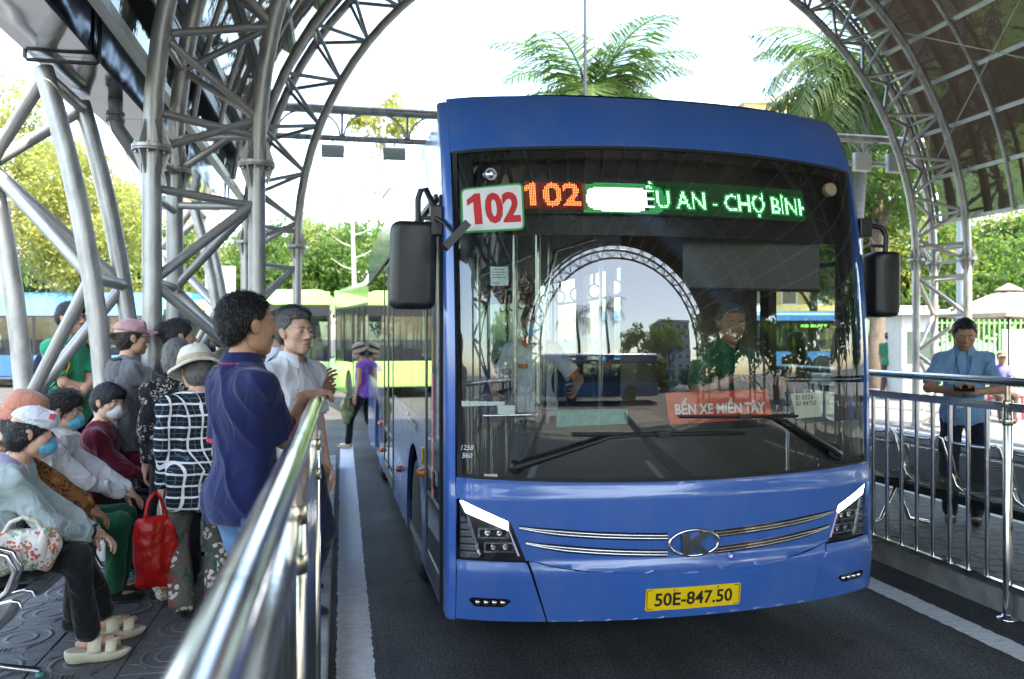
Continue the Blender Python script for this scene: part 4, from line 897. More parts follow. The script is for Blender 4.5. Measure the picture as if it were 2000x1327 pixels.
# ---------------------------------------------------------------- other buses
def other_bus(name, loc, rz, L, paint, label, hump=True, frontglass=True, H=3.05, text=None, flag=False, bus_hw=1.22):
    t = empty(name, (loc[0], loc[1], 0), rz, label, 'bus', 'buses waiting in the background')
    w = bus_hw; zw0, zw1 = 1.12, 2.42; gl = M_sideglass
    for s in (-1, 1):
        ax = [(.9 + .0, .0)]
        wy = [2.2, L - 2.2]
        segs = [(0.0, 1.7), (2.7, L - 2.7), (L - 1.7, L)]
        pts = [(.05, .32)]
        for cy in wy:
            pts += [(cy + .52 * math.cos(R(a)), .42 + .52 * math.sin(R(a))) for a in range(190, -11, -20)]
        pts += [(L, .32), (L, zw0), (.05, zw0)]
        bm = bmesh.new(); bm.faces.new([bm.verts.new((0, y, z)) for y, z in pts]); bm.normal_update(); bmesh.ops.triangulate(bm, faces=bm.faces[:]); bm.verts.index_update()
        P = [(v.co.y, v.co.z) for v in bm.verts]; F = [tuple(v.index for v in f.verts) for f in bm.faces]; bm.free(); n = len(P)
        MB().add([(s * w, y, z) for y, z in P] + [(s * (w - .04), y, z) for y, z in P], F + [tuple(n + i for i in f[::-1]) for f in F] + [(k, (k + 1) % n, n + (k + 1) % n, n + k) for k in range(n)]).build('side_panel', paint, t)
        nb = max(3, int((L - .3) / 1.25)); 
        for k in range(nb):
            a, b = .25 + (L - .5) * k / nb, .25 + (L - .5) * (k + 1) / nb
            door = s < 0 and (k == 0 or k == nb // 2)
            g = empty('door' if door else 'window', (0, 0, 0), parent=t); z0 = .36 if door else zw0
            MB().box((s * (w + .004), a + .05, z0 + .05), (s * (w - .004), b - .05, zw1)).build('pane', gl, g)
            for p in ((a, a + .05), (b - .05, b)): MB().box((s * (w - .03), p[0], z0), (s * (w + .010), p[1], zw1 + .06)).build('frame', M_frit, g)
            MB().box((s * (w - .03), a + .05, zw1), (s * (w + .010), b - .05, zw1 + .06)).build('frame', M_frit, g)
            if door: MB().box((s * (w - .03), (a + b) / 2 - .03, z0), (s * (w + .010), (a + b) / 2 + .03, zw1)).build('frame', M_frit, g); MB().box((s * (w - .03), a + .05, z0), (s * (w + .006), b - .05, z0 + .05)).build('frame', M_frit, g)
    prof = rounded([(-w, zw1 + .06), (w, zw1 + .06), (w - .04, H - .12), (w - .22, H), (-w + .22, H), (-w + .04, H - .12)], [0, 0, .08, .15, .15, .08], 4)
    MB().prism(prof, .10, L - .02, lambda u, v, ww: (u, ww, v)).build('roof', paint, t)
    if hump:
        ac = MB(); pr = rounded([(-.95, 0), (.95, 0), (.8, .30), (-.8, .30)], [0, 0, .12, .12], 4); ac.prism(pr, L * .35, L * .35 + 2.6, lambda u, v, ww: (u, ww, H - .01 + v)); ac.build('roof_unit', paint, t)
    MB().box((-w + .05, .06, .30), (w - .05, L - .06, .36)).build('floor', M_inter, t); MB().box((-w + .05, .1, zw1 + .03), (w - .05, L - .1, zw1 + .055)).build('ceiling', mat('bus_ceiling', (.55, .55, .53), .6), t)
    # front and rear
    f = empty('front', (0, 0, 0), parent=t)
    MB().box((-w, -.04, .32), (w, .05, 1.05), .03).build('bumper', paint, f); MB().box((-w, -.03, 2.62), (w, .12, H - .06), .03).build('visor', paint, f)
    MB().box((-w + .06, -.02, 1.05), (w - .06, -.01, 2.62)).build('windscreen', M_sideglass, f)
    for s in (-1, 1): MB().box((s * w, -.03, 1.05), (s * (w - .06), .06, 2.62)).build('pillar', M_frit, f); MB().box((s * (w - .08), -.05, .78), (s * (w - .42), -.041, .95), .004).build('headlight', M_chrome, f)
    MB().box((-w + .06, -.03, 2.32), (w - .06, -.021, 2.61)).build('sign_box', M_frit, f)
    r = empty('rear', (0, 0, 0), parent=t); MB().box((-w, L - .05, .32), (w, L, 1.4), .03).build('panel', paint, r); MB().box((-w, L - .05, 2.35), (w, L + .002, H - .08), .03).build('panel', paint, r); MB().box((-w + .1, L - .04, 1.4), (w - .1, L - .02, 2.35)).build('window', M_sideglass, r)
    for y in (2.2, L - 2.2):
        for s in (-1, 1):
            wh = empty('wheel', (s * (w - .15), y, .46), parent=t); Mx = Matrix.Rotation(R(90 * s), 3, 'Y')
            MB().lathe([(.27, -.13), (.40, -.13), (.46, -.09), (.46, .09), (.40, .13), (.27, .13)], 26, Mx).build('tyre', M_rubber, wh); MB().lathe([(.28, .12), (.24, .10), (.20, .04), (.11, .03), (.10, .10), (.02, .11)], 22, Mx).build('rim', mat('wheel_pale', (.5, .5, .5), .35, .7), wh)
    for y in (3.2, 4.6, 6.0, 7.4):
        if y < L - .5:
            for s in (-1, 1): MB().box((s * .5, y, .36), (s * .98, y + .5, 1.35), .05).build('passenger_seat', M_seat, t)
    if text:
        sg = empty('side_sign', (0, 0, 0), parent=t); MB().box((-w - .02, text[1] - .7, 2.14), (-w - .008, text[1] + .7, 2.38)).build('board', M_frit, sg)
        v, tt = text_fit(text[0], 1.2, .15, .02); np_mesh('lettering', [(-w - .022, text[1] - x, 2.26 + y) for x, y, _ in v], tt, emit_mat('far_led', (.35, 1., .15), .9), sg, False)
    if flag:
        fg = empty('flag_poster', (0, 0, 0), parent=t); fy = flag; MB().box((-w - .014, fy - .28, 1.55), (-w - .008, fy + .28, 1.95)).build('flag', mat('flag_red', (.62, .02, .02), .6), fg)
        st_ = [((.12 if k % 2 == 0 else .048) * math.sin(R(36 * k)), (.12 if k % 2 == 0 else .048) * math.cos(R(36 * k))) for k in range(10)]
        MB().prism(st_, -w - .017, -w - .0145, lambda u, v, ww: (ww, fy - u, 1.75 + v)).build('star', mat('star_yellow', (.85, .65, .03), .6), fg)
    return t
M_lime = car_paint('bus_green_paint', (.30, .56, .14)); M_blue2 = car_paint('far_bus_blue_paint', (.05, .20, .52))
cr = Vector((math.cos(CAM_YAW), -math.sin(CAM_YAW), 0)); cf = Vector((math.sin(CAM_YAW), math.cos(CAM_YAW), 0))
other_bus('city_bus', (-5.07 + .25, 29.65 + 1.2), R(78.3), 12, M_blue2, 'pale blue bus parked side-on behind the steel columns at left', False, H=3.28, text=('BUS', 7.3), flag=8.6)
other_bus('city_bus', (22.84 + .25, 32.03 + 1.2), R(78.3), 12, M_blue2, 'blue bus with a red flag poster seen right of the driver', True, H=2.9, text=('XE BUÝT', 2.6), flag=4.6)
other_bus('city_bus', (2.34, 14.6), R(9.4), 8.2, M_lime, 'light green bus with roof unit close behind the blue bus')
other_bus('city_bus', (-1.55, 23.4), R(-4), 10, M_lime, 'light green bus facing the camera behind the white-haired man', False, H=3.05)
other_bus('city_bus', (-4.4, 28.2), R(12), 10, M_lime, 'light green bus half hidden by the distant tube legs', False, H=2.95)

# ---------------------------------------------------------------- trees and palms
def leaf_mat(name, col, tr, k=.5):
    m = mat(name, col, .55, var=.45, vscale=.9, trans=(*tr, k)); return m
L_green = leaf_mat('leaf_green', (.055, .115, .026), (.14, .26, .045)); L_sun = leaf_mat('leaf_sun_yellow', (.17, .19, .055), (.46, .48, .11)); L_pale = leaf_mat('leaf_pale', (.12, .17, .06), (.34, .42, .10)); L_palm = leaf_mat('leaf_palm', (.045, .085, .022), (.10, .19, .04), .35)  # sunlight on the foliage is put into the yellow leaf colour
M_bark = mat('bark', (.11, .085, .065), .9, var=.4, vscale=12, bump=.6, bscale=25, stretch=(1, 1, .3)); M_barkw = mat('bark_pale', (.38, .36, .33), .85, var=.3, vscale=8, bump=.4, bscale=25)
M_palmbark = mat('palm_bark', (.13, .13, .135), .9, var=.35, vscale=6, stretch=(1, 1, 5), bump=.5, bscale=10)
def leaves(C, n, spread, size, rs, squash=.75):
    """n rhombic leaves scattered round each clump centre"""
    C = np.asarray(C); c = np.repeat(C, n, 0); N = len(c)
    d = rs.normal(size=(N, 3)); d /= np.linalg.norm(d, axis=1)[:, None]; r = spread * rs.rand(N, 1) ** .45
    p = c + d * r * np.array([1, 1, squash])
    a = rs.normal(size=(N, 3)); a[:, 2] -= .5; a /= np.linalg.norm(a, axis=1)[:, None]; b = np.cross(a, rs.normal(size=(N, 3))); b /= np.linalg.norm(b, axis=1)[:, None]
    s = size * (.6 + .8 * rs.rand(N, 1)); v = np.stack([p - a * s, p + b * s * .42, p + a * s, p - b * s * .42], 1).reshape(-1, 3)
    return v, np.arange(4 * N).reshape(-1, 4)
def tree(name, loc, h, rx, rz, z0, lm, label, seed, clumps=70, per=60, leaf=.16, bark=None, group='trees behind the bus station', lean=0.):
    rs = np.random.RandomState(seed); t = empty(name, (loc[0], loc[1], 0), 0, label, 'tree', group)
    zc_ = z0 + rz; top = Vector((lean, 0, zc_)); mb = MB(); tr = h * .022 + .06
    pts = [Vector((lean * (k / 6) ** 2 + .12 * math.sin(k * 1.7 + seed), .1 * math.cos(k * 1.3 + seed), zc_ * k / 6)) for k in range(7)]; pts[0].x = pts[0].y = 0
    mb.tube(pts, [tr * (1.25 - .14 * k) for k in range(7)], 9)
    for k in range(7):
        a = rs.rand() * 6.28; q = pts[3 + k % 3]; e = q + Vector((math.cos(a) * rx * .7, math.sin(a) * rx * .7, rz * (.2 + .6 * rs.rand()))); mb.tube([q, (q + e) / 2 + Vector((0, 0, .2)), e], [tr * .5, tr * .3, tr * .12], 6)
    mb.build('trunk', bark or M_bark, t)
    u = rs.normal(size=(clumps, 3)); u /= np.linalg.norm(u, axis=1)[:, None]; r = .45 + .55 * rs.rand(clumps, 1) ** .5
    C = u * r * np.array([rx, rx, rz]) * (.85 + .3 * rs.rand(clumps, 1)) + np.array([lean, 0, zc_])
    v, f = leaves(C, per, min(rx, rz) * .36, leaf, rs); np_mesh('crown', v, f, lm, t, False); return t
def at_px(px, zc):
    xc = (px - 1000) / 1600 * zc; return (xc * math.cos(CAM_YAW) + zc * math.sin(CAM_YAW), zc * math.cos(CAM_YAW) - xc * math.sin(CAM_YAW))
hedge = [(70, 37, 5.6, 'lowest green tree above the roof of the left blue bus'), (240, 36, 6.2, 'round green tree between the left steel columns'), (330, 38, 7.2, 'green tree rising behind the white sign board'), (455, 37, 6.4, 'green tree above the green bus roof'), (540, 36, 6.6, 'dense green tree right of the inner steel column'), (620, 38, 7.4, 'tall light green tree left of the bus mirror'), (700, 37, 7.0, 'rounded light green tree beside the blue bus roof')]
for i, (px, zc, hh, l) in enumerate(hedge): tree('green_tree', at_px(px, zc), hh, 2.3, 2.2, hh - 4.6, (L_green, L_pale)[i % 2], l, 20 + i, 70, 150, .115)
for i, (px, zc, z0, rx, rz, l, bk) in enumerate([(20, 30, 4.6, 2.4, 3.2, 'tall yellow-green tree at the left edge', M_barkw), (118, 33, 4.0, 2.3, 3.0, 'sun-yellowed tree with a pale straight trunk', M_barkw), (165, 29, 3.2, 2.0, 2.4, 'yellow-green tree with a bent brown trunk', M_bark), (245, 34, 2.8, 1.6, 2.0, 'sunlit yellow tree showing past the tube legs', M_bark)]):
    tree('sun_yellow_tree', at_px(px, zc), z0 + 2 * rz, rx, rz, z0, L_sun, l, 50 + i, 70, 140, .10, bk)
tree('sun_yellow_tree', at_px(745, 52), 17, 2.3, 1.6, 14.2, L_sun, 'faint yellow treetop high above the tie truss', 61, 34, 40, .2, M_barkw)
for i, (px, zc, hh, lm, l) in enumerate([(1660, 41, 8.2, L_green, 'green tree behind the right wing mirror'), (1775, 30, 6.6, L_sun, 'sunlit tree behind the right steel columns'), (1875, 28, 6.0, L_green, 'green tree behind the grey lamp pole'), (1960, 31, 6.6, L_pale, 'light tree above the parasol'), (2060, 30, 6.8, L_green, 'green tree at the right edge'), (1715, 25, 9.6, L_green, 'tall dark green tree between the bus roof and the right arch'), (1640, 30, 8.6, L_green, 'dark green tree just above the right end of the bus roof'), (1590, 43, 8.5, L_pale, 'tree seen through the driver window')]): tree('green_tree', at_px(px, zc), hh, 2.2, 2.1, hh - 4.4, lm, l, 80 + i, 70, 130, .12)
bt = empty('bare_tree', (*at_px(690, 30), 0), 0, 'slender pale bare tree between arch and bus roof', 'tree')
mb = MB().tube([(0, 0, 0), (.05, 0, 3), (-.03, 0, 6), (.04, 0, 9.2)], [.11, .09, .06, .02], 8)
for k in range(12):
    z = 4.2 + k * .42; s = 1 if k % 2 else -1; mb.tube([(0, 0, z), (s * .4, .1, z + .15), (s * .8, .2, z + .45)], [.025, .016, .006], 5)
mb.build('trunk', M_barkw, bt); v, f = leaves([(s * .7, .1, z) for s, z in ((1, 5.2), (-1, 5.8), (1, 7.2), (-1, 6.6), (1, 8.3), (-.3, 9.1))], 26, .4, .09, np.random.RandomState(5)); np_mesh('crown', v, f, L_pale, bt, False)
def frond_mesh(L, droop, nl, lw, seed, hang=.55, ll_=.30):
    rs = np.random.RandomState(seed); pts = []; 
    for k in range(13):
        t = k / 12; a = .85 - droop * t; pts.append((t, a))
    x = z = 0; P = [(0, 0, 0)]
    for k in range(12): x += L / 12 * math.cos(pts[k][1]); z += L / 12 * math.sin(pts[k][1]); P.append((x, 0, z))
    mb = MB().tube(P, [.022 * (1 - .85 * k / 12) + .003 for k in range(13)], 5)
    for k in range(nl):
        t = .10 + .9 * k / nl; i = min(11, int(t * 12)); fr = t * 12 - i; p = Vector(P[i]).lerp(Vector(P[i + 1]), fr); tan = (Vector(P[i + 1]) - Vector(P[i])).normalized()
        ll = L * ll_ * math.sin(math.pi * (.16 + .80 * t)) * (.85 + .3 * rs.rand())
        for s in (-1, 1):
            d = (tan * .55 + Vector((0, s * .8, -hang * .5 + .3 * rs.rand()))).normalized(); e1 = p + d * ll * .55; e2 = e1 + (d + Vector((0, 0, -hang * 1.6))).normalized() * ll * .5; sd = tan * lw
            mb.add([p - sd * .5, p + sd * .5, e1 + sd * .5, e1 - sd * .5, e2], [(0, 1, 2, 3), (3, 2, 4)])
    return mb
def palm(loc, h, L, n, label, seed, tr=.16, hang=.55, nl=66):
    rs = np.random.RandomState(seed); t = empty('palm_tree', (loc[0], loc[1], 0), 0, label, 'palm', 'palm trees round the bus station')
    MB().tube([(.12 * math.sin(k * .5 + seed), 0, h * k / 10) for k in range(11)], [tr * (1.2 - .05 * k) * (1 + .04 * (k % 2)) for k in range(11)], 12).build('trunk', M_palmbark, t)
    off = .12 * math.sin(5 + seed)
    ms = [frond_mesh(L, d_, nl, .036, seed + i, hang, .34).mesh('frond', L_palm) for i, d_ in enumerate((1.7, 2.3, 3.0))]
    for k in range(n):
        o = link_mesh('frond', ms[(2, 1, 0)[k % 3] if k % 3 else 2], t, (off, 0, h)); el = (-.45, -.10, .35)[(k % 3)] + .25 * (rs.rand() - .5)
        o.rotation_euler = (.2 * (rs.rand() - .5), -el, 2 * math.pi * (k * .382 + .03 * rs.rand())); sc = .85 + .3 * rs.rand(); o.scale = (sc, sc, sc)
    return t
palm((5.85, 19.1), 7.0, 3.3, 34, 'feathery palm rising behind the roof of the blue bus', 3)
palm((11.5, 16.6), 7.2, 3.6, 30, 'palm with drooping fronds behind the right side of the arch', 9, .15, .9)
palm((2.0, -22), 6.6, 3.0, 14, 'palm behind the camera mirrored in the windscreen, the shorter one', 5, nl=24); palm((5.5, -25), 8.2, 3.0, 14, 'palm behind the camera mirrored in the windscreen, the taller one', 6, nl=24)
for i, (x, y, hh) in enumerate([(-6, -30, 6), (10, -28, 7), (15, -30, 8), (20, -24, 6)]): tree('green_tree', (x, y), hh, 2.4, 2.2, hh - 4.4, L_green, ('tree', 'bushy tree', 'broad tree', 'low tree')[i] + ' behind the camera mirrored in the windscreen', 120 + i, 40, 40, .25, group='trees behind the camera')
for i, (x, y, hh) in enumerate([(15, -14, 7.5), (16, -9, 8), (15.5, -3.5, 7.5), (17, 1.5, 8), (-8, -26, 8)]): tree('green_tree', (x, y), hh, 3.0, 3.2, hh - 6.4, L_green, ('first', 'second', 'third', 'fourth', 'fifth')[i] + ' added tree outside the picture darkening the windscreen reflection', 140 + i, 60, 45, .30, group='trees behind the camera')  # unseen trees added to hide bright sky from the windscreen reflection
for i, (x, y) in enumerate([(-3, -25), (.8, -23.5), (4.4, -25.5), (8.2, -23.5), (12, -25), (15.5, -23)]): tree('low_shrub', (x, y), 2.6, 2.1, 1.35, .15, L_green, ('first', 'second', 'third', 'fourth', 'fifth', 'sixth')[i] + ' low shrub added behind the camera to darken the windscreen reflection', 170 + i, 40, 45, .24, group='shrubs behind the camera')  # shrubs added to darken the lower part of the windscreen reflection
other_bus('city_bus', (-1, -16), R(-90), 9, M_blue2, 'blue bus behind the camera mirrored in the windscreen', False)

# ---------------------------------------------------------------- buildings
def building(loc, rz, w, d, h, m, label, floors, cols, balcony=False):
    t = empty('apartment_building', (loc[0], loc[1], 0), rz, label, 'building'); fh = h / floors
    MB().box((-w / 2, 0, 0), (w / 2, d, h)).build('wall', m, t); MB().box((-w / 2 - .3, -.3, h), (w / 2 + .3, d, h + .5)).build('roof', M_white, t)
    for f in range(floors):
        for c in range(cols):
            x = -w / 2 + w * (c + .5) / cols; z = f * fh + fh * .3; ww = w / cols * .27
            g = MB().box((x - ww, -.06, z), (x + ww, .02, z + fh * .5)).build('window', M_white, t); MB().box((x - ww + .1, -.09, z + .1), (x + ww - .1, -.062, z + fh * .5 - .1)).build('pane', M_gloss, g)
        if balcony:
            pts = [(-w / 2, 0)] + [(-w / 2 + w * k / 12, -1.6 * math.sin(math.pi * k / 12) - .6) for k in range(13)] + [(w / 2, 0)]
            MB().prism(pts, f * fh, f * fh + .9, lambda u, v, ww: (u, v, ww)).build('balcony', m, t)
building(at_px(1570, 62), -CAM_YAW, 9, 10, 19.5, mat('facade_yellow', (.55, .42, .20), .8, var=.15), 'yellow building with rounded balconies behind the right palm', 6, 4, True)
building(at_px(225, 75), -CAM_YAW, 12, 10, 15.5, mat('facade_pink', (.50, .28, .20), .8, var=.15), 'pinkish building behind the yellow trees at left', 5, 5)
building((30, -62), R(180), 9, 10, 14, mat('facade_pale', (.45, .42, .38), .8), 'pale building behind the camera mirrored in the windscreen', 6, 4)

# ---------------------------------------------------------------- things on the far right pavement
lp = empty('lamp_pole', (*at_px(1882, 16.5), PZ), 0, 'thick pale grey round pole behind the man in light blue', 'pole')
MB().lathe([(.135, 0), (.125, 3.6), (.12, 4.0)], 20).build('shaft', mat('pole_pale', (.42, .46, .52), .5, .2), lp)
for z in (2.2, 2.75): MB().lathe([(.13, -.02), (.14, -.02), (.14, .02), (.13, .02)], 20).build('band', M_galv, lp, (0, 0, z))
tp = empty('lamp_mast', (*at_px(1143, 17.6), 0), 0, 'thin dark mast standing in front of the palm', 'pole'); MB().lathe([(.06, 0), (.045, 6), (.03, 11)], 10).build('shaft', mat('mast_dark', (.05, .055, .06), .5, .5), tp); MB().lathe([(.14, 0), (.14, .3), (.06, .34)], 10).build('base', M_conc, tp)
um = empty('parasol', (*at_px(1970, 19.5), PZ), 0, 'open beige parasol on a dark pole at the right edge', 'parasol')
MB().tube([(0, 0, 0), (0, 0, 2.75)], .022, 8).build('pole', M_black, um); MB().lathe([(.28, 0), (.28, .08), (.05, .12)], 16).build('base', M_conc, um)
M_canvas = mat('canvas_beige', (.27, .245, .20), .85, var=.1, trans=(.3, .27, .2, .2))
cv = MB(); n8 = 8
for k in range(n8):
    a0, a1 = 2 * math.pi * k / n8, 2 * math.pi * (k + 1) / n8; pts = []
    for r, z in ((.0, 2.72), (.45, 2.56), (.9, 2.36), (1.32, 2.12), (1.33, 2.02)):
        for j in range(4):
            a = a0 + (a1 - a0) * j / 3; q = 1 - .05 * math.sin(math.pi * j / 3) * (r > .3); pts.append((r * q * math.cos(a), r * q * math.sin(a), z - .02 * math.sin(math.pi * j / 3)))
    cv.add(pts, [(i * 4 + j, i * 4 + j + 1, i * 4 + 5 + j, i * 4 + 4 + j) for i in range(4) for j in range(3)])
cv.build('canopy', M_canvas, um)
v8 = MB().lathe([(.30, 2.66), (.28, 2.70), (.02, 2.84)], 8); v8.build('vent', M_canvas, um)
for k in range(8): strut(um, (0, 0, 2.0), (.85 * math.cos(k * .785), .85 * math.sin(k * .785), 2.36), .01, M_black, 'rib')
bo = empty('kiosk', (*at_px(1795, 20), PZ), -CAM_YAW, 'small white kiosk with an overhanging top behind the steel columns', 'kiosk')
MB().box((-.42, 0, 0), (.42, .9, 2.1), .02).build('wall', mat('kiosk_paint', (.5, .5, .49), .6, var=.1), bo); MB().box((-.68, -.18, 2.1), (.68, 1.05, 2.22), .03).build('top', M_white, bo); MB().box((-.30, -.02, .9), (.30, -.002, 1.7)).build('window', M_sideglass, bo); MB().box((-.40, -.02, .15), (.40, -.005, .8)).build('panel', mat('panel_grey', (.45, .46, .47), .5), bo)
sg = empty('notice_board', (*at_px(2000, 21), PZ), -CAM_YAW, 'pale blue-green notice board cut by the right edge', 'board'); MB().box((-.55, 0, .45), (.9, .06, 1.75), .01).build('panel', mat('board_pale', (.50, .66, .64), .5, var=.1), sg); MB().box((-.50, -.006, .7), (.9, -.001, 1.0)).build('print', mat('board_print', (.25, .5, .42), .5, var=.5, vscale=9), sg); MB().box((-.5, .01, 0), (-.44, .05, .45)).build('leg', M_galv, sg); MB().box((.8, .01, 0), (.86, .05, .45)).build('leg', M_galv, sg)
M_gfence = mat('fence_green', (.16, .42, .14), .5)
fe = empty('green_fence', (*at_px(1760, 25), PZ), -CAM_YAW, 'tall green bar fence behind the right pavement', 'fence')
for k in range(42): link_mesh('bar', (fe_bar := MB().box((-.02, -.02, 0), (.02, .02, 2.1)).mesh('bar', M_gfence)) if k == 0 else fe_bar, fe, (-1.0 + k * .16, 0, 0))
for z in (.2, 1.1, 2.0): MB().beam((-1.0, .03, z), (5.6, .03, z), .03, .05).build('rail', M_gfence, fe)
bi = empty('waste_bin', (*at_px(1762, 23), PZ), 0, 'blue plastic waste bin beside the green-shirted walker', 'bin'); M_bin = mat('bin_blue', (.02, .06, .40), .4)
MB().prism(rounded([(-.22, 0), (.22, 0), (.28, .85), (-.28, .85)], .02), -.25, .25, lambda u, v, w: (u, w, v)).build('body', M_bin, bi); MB().box((-.30, -.28, .85), (.30, .28, .93), .02).build('lid', M_bin, bi); MB().tube([(-.2, .3, .05), (.2, .3, .05)], .06, 10).build('wheel', M_rubber, bi)
M_stool = mat('stool_red', (.55, .02, .04), .4)
for i, (px, zc, l) in enumerate([(1952, 16.2, 'red plastic stool on the far pavement, the left one'), (1990, 15.6, 'red plastic stool at the right edge of the picture')]):
    stl = empty('plastic_stool', (*at_px(px, zc), PZ), .3 * i, l, 'stool', 'red plastic stools'); MB().box((-.15, -.15, .40), (.15, .15, .44), .015).build('seat', M_stool, stl)
    for x in (-1, 1):
        for y in (-1, 1): MB().beam((x * .17, y * .17, 0), (x * .13, y * .13, .40), .04, .03).build('leg', M_stool, stl)
    MB().tube([(-.155, -.155, .15), (.155, -.155, .15), (.155, .155, .15), (-.155, .155, .15)], .012, 5, closed=True).build('stretcher', M_stool, stl)
wb = empty('sign_board', (*at_px(430, 15), PZ), -CAM_YAW + .1, 'blank pale grey sign board behind the distant tube legs', 'sign'); MB().box((-.27, 0, 1.55), (.27, .04, 2.85), .008).build('panel', mat('board_grey', (.42, .44, .47), .5), wb); MB().tube([(0, .06, 0), (0, .06, 2.8)], .03, 8).build('post', M_galv, wb)
# roof edge of the far shelter at right
sh = empty('far_shelter', (*at_px(1760, 27), PZ), -CAM_YAW, 'long low shelter roof behind the right pavement', 'shelter'); MB().box((-1.2, 0, 2.45), (7, 2.2, 2.60)).build('roof', M_white, sh); MB().box((-1.2, .1, 2.25), (7, .2, 2.448)).build('fascia', mat('fascia_dark', (.10, .11, .11), .5), sh)
for k in range(5): MB().box((-1.1 + k * 1.9, 1.8, 0), (-1.0 + k * 1.9, 1.9, 2.45)).build('post', M_galv, sh)

# ---------------------------------------------------------------- steel beam seating
def perf_mat():
    m = bpy.data.materials.new('perforated_steel'); m.use_nodes = True; nt = m.node_tree; N = nt.nodes.new; p = nt.nodes['Principled BSDF']; out = nt.nodes['Material Output']
    p.inputs['Base Color'].default_value = (.20, .195, .185, 1); p.inputs['Metallic'].default_value = .9; p.inputs['Roughness'].default_value = .36
    tc = N('ShaderNodeTexCoord'); mp = N('ShaderNodeMapping'); mp.inputs['Scale'].default_value = (90, 90, 90); _lnk(nt, tc.outputs['UV'], mp.inputs[0])
    fr = N('ShaderNodeVectorMath'); fr.operation = 'FRACTION'; _lnk(nt, mp.outputs[0], fr.inputs[0])
    ds = N('ShaderNodeVectorMath'); ds.operation = 'DISTANCE'; ds.inputs[1].default_value = (.5, .5, 0); _lnk(nt, fr.outputs[0], ds.inputs[0])
    lt = N('ShaderNodeMath'); lt.operation = 'LESS_THAN'; lt.inputs[1].default_value = .27; _lnk(nt, ds.outputs['Value'], lt.inputs[0])
    tr = N('ShaderNodeBsdfTransparent'); ms = N('ShaderNodeMixShader'); _lnk(nt, lt.outputs[0], ms.inputs[0]); _lnk(nt, p.outputs[0], ms.inputs[1]); _lnk(nt, tr.outputs[0], ms.inputs[2]); _lnk(nt, ms.outputs[0], out.inputs[0]); return m
M_perf = perf_mat(); M_dsteel = mat('dark_beam', (.03, .03, .032), .4, .5)
def seat_mesh():
    prof = [(.50, .395), (.49, .42), (.46, .425), (.36, .405), (.20, .40), (.09, .415), (.03, .46), (-.01, .56), (-.05, .70), (-.085, .80), (-.10, .815), (-.115, .80)]
    # profile in (x forward, z); width along y
    vs = []; fs = []; nu = 8; L = [0]
    for a, b in zip(prof[:-1], prof[1:]): L.append(L[-1] + math.dist(a, b))
    for i, (x, z) in enumerate(prof):
        for j in range(nu + 1):
            y = -.235 + .47 * j / nu; e = abs(j / nu * 2 - 1); rr = .0
            if i >= len(prof) - 3: y *= (1 - .06 * (i - len(prof) + 3))
            vs.append((x, y, z + .018 * e ** 4))
    for i in range(len(prof) - 1): fs += [(i * (nu + 1) + j, i * (nu + 1) + j + 1, (i + 1) * (nu + 1) + j + 1, (i + 1) * (nu + 1) + j) for j in range(nu)]
    me = bpy.data.meshes.new('seat'); me.from_pydata(vs, [], fs); me.materials.append(M_perf); uv = me.uv_layers.new()
    for lp_ in me.loops:
        i, j = divmod(lp_.vertex_index, nu + 1); uv.data[lp_.index].uv = (.47 * j / nu, L[i])
    me.polygons.foreach_set('use_smooth', [True] * len(fs)); me.update(); edge = []
    for jj in (0, nu): edge.append([vs[i * (nu + 1) + jj] for i in range(len(prof))])
    eb = MB()
    eb.tube(edge[0] + [vs[(len(prof) - 1) * (nu + 1) + j] for j in range(1, nu)] + edge[1][::-1], .009, 6)
    return me, eb.mesh('seat_frame', M_steel)
SEAT_ME, SEATF_ME = seat_mesh()
ARM_ME = MB().tube([(.06, 0, .40), (.05, 0, .52), (.09, 0, .62), (.17, 0, .65), (.34, 0, .65), (.43, 0, .62), (.46, 0, .55), (.43, 0, .47), (.36, 0, .41)], .014, 8).mesh('armrest', M_steel)
def bench(name, x, ys, label):
    t = empty(name, (x, ys[0], PZ), 0, label, 'bench', 'perforated steel bench rows on the platforms')
    y0, y1 = -.3, ys[-1] - ys[0] + .3
    MB().beam((.16, y0, .355), (.16, y1, .355), .08, .06).build('beam', M_dsteel, t)
    for y in ys:
        link_mesh('seat', SEAT_ME, t, (0, y - ys[0], 0)); link_mesh('seat_frame', SEATF_ME, t, (0, y - ys[0], 0))
        MB().prism([(.02, .44), (.06, .385), (.36, .385), (.40, .40), (.06, .41)], -.02, .02, lambda u, v, w: (u, y - ys[0] + w, v)).build('bracket', M_dsteel, t)
    for y in (y0 + .02, y1 - .02): link_mesh('armrest', ARM_ME, t, (0, y, 0))
    for y in (y0 + .25, y1 - .25):
        MB().tube([(-.12, y, .02), (.02, y, .06), (.16, y, .34), (.28, y, .06), (.46, y, .02)], .018, 8).build('leg', M_steel, t)
        for xx in (-.12, .46): MB().lathe([(.022, 0), (.022, .02)], 10).build('foot', mat('foot_teal', (.05, .30, .32), .5), t, (xx, y, 0))
    return t
bench('steel_bench', 4.26, [3.22, 3.75, 4.27, 4.80, 5.32, 5.85], 'row of perforated steel chairs behind the right railing')
bench('steel_bench', -1.80, [2.95, 3.50], 'near end of the steel bench at the lower left corner'); bench('steel_bench', -1.80, [4.12, 4.64, 5.15, 5.64], 'steel bench under the seated women at left')
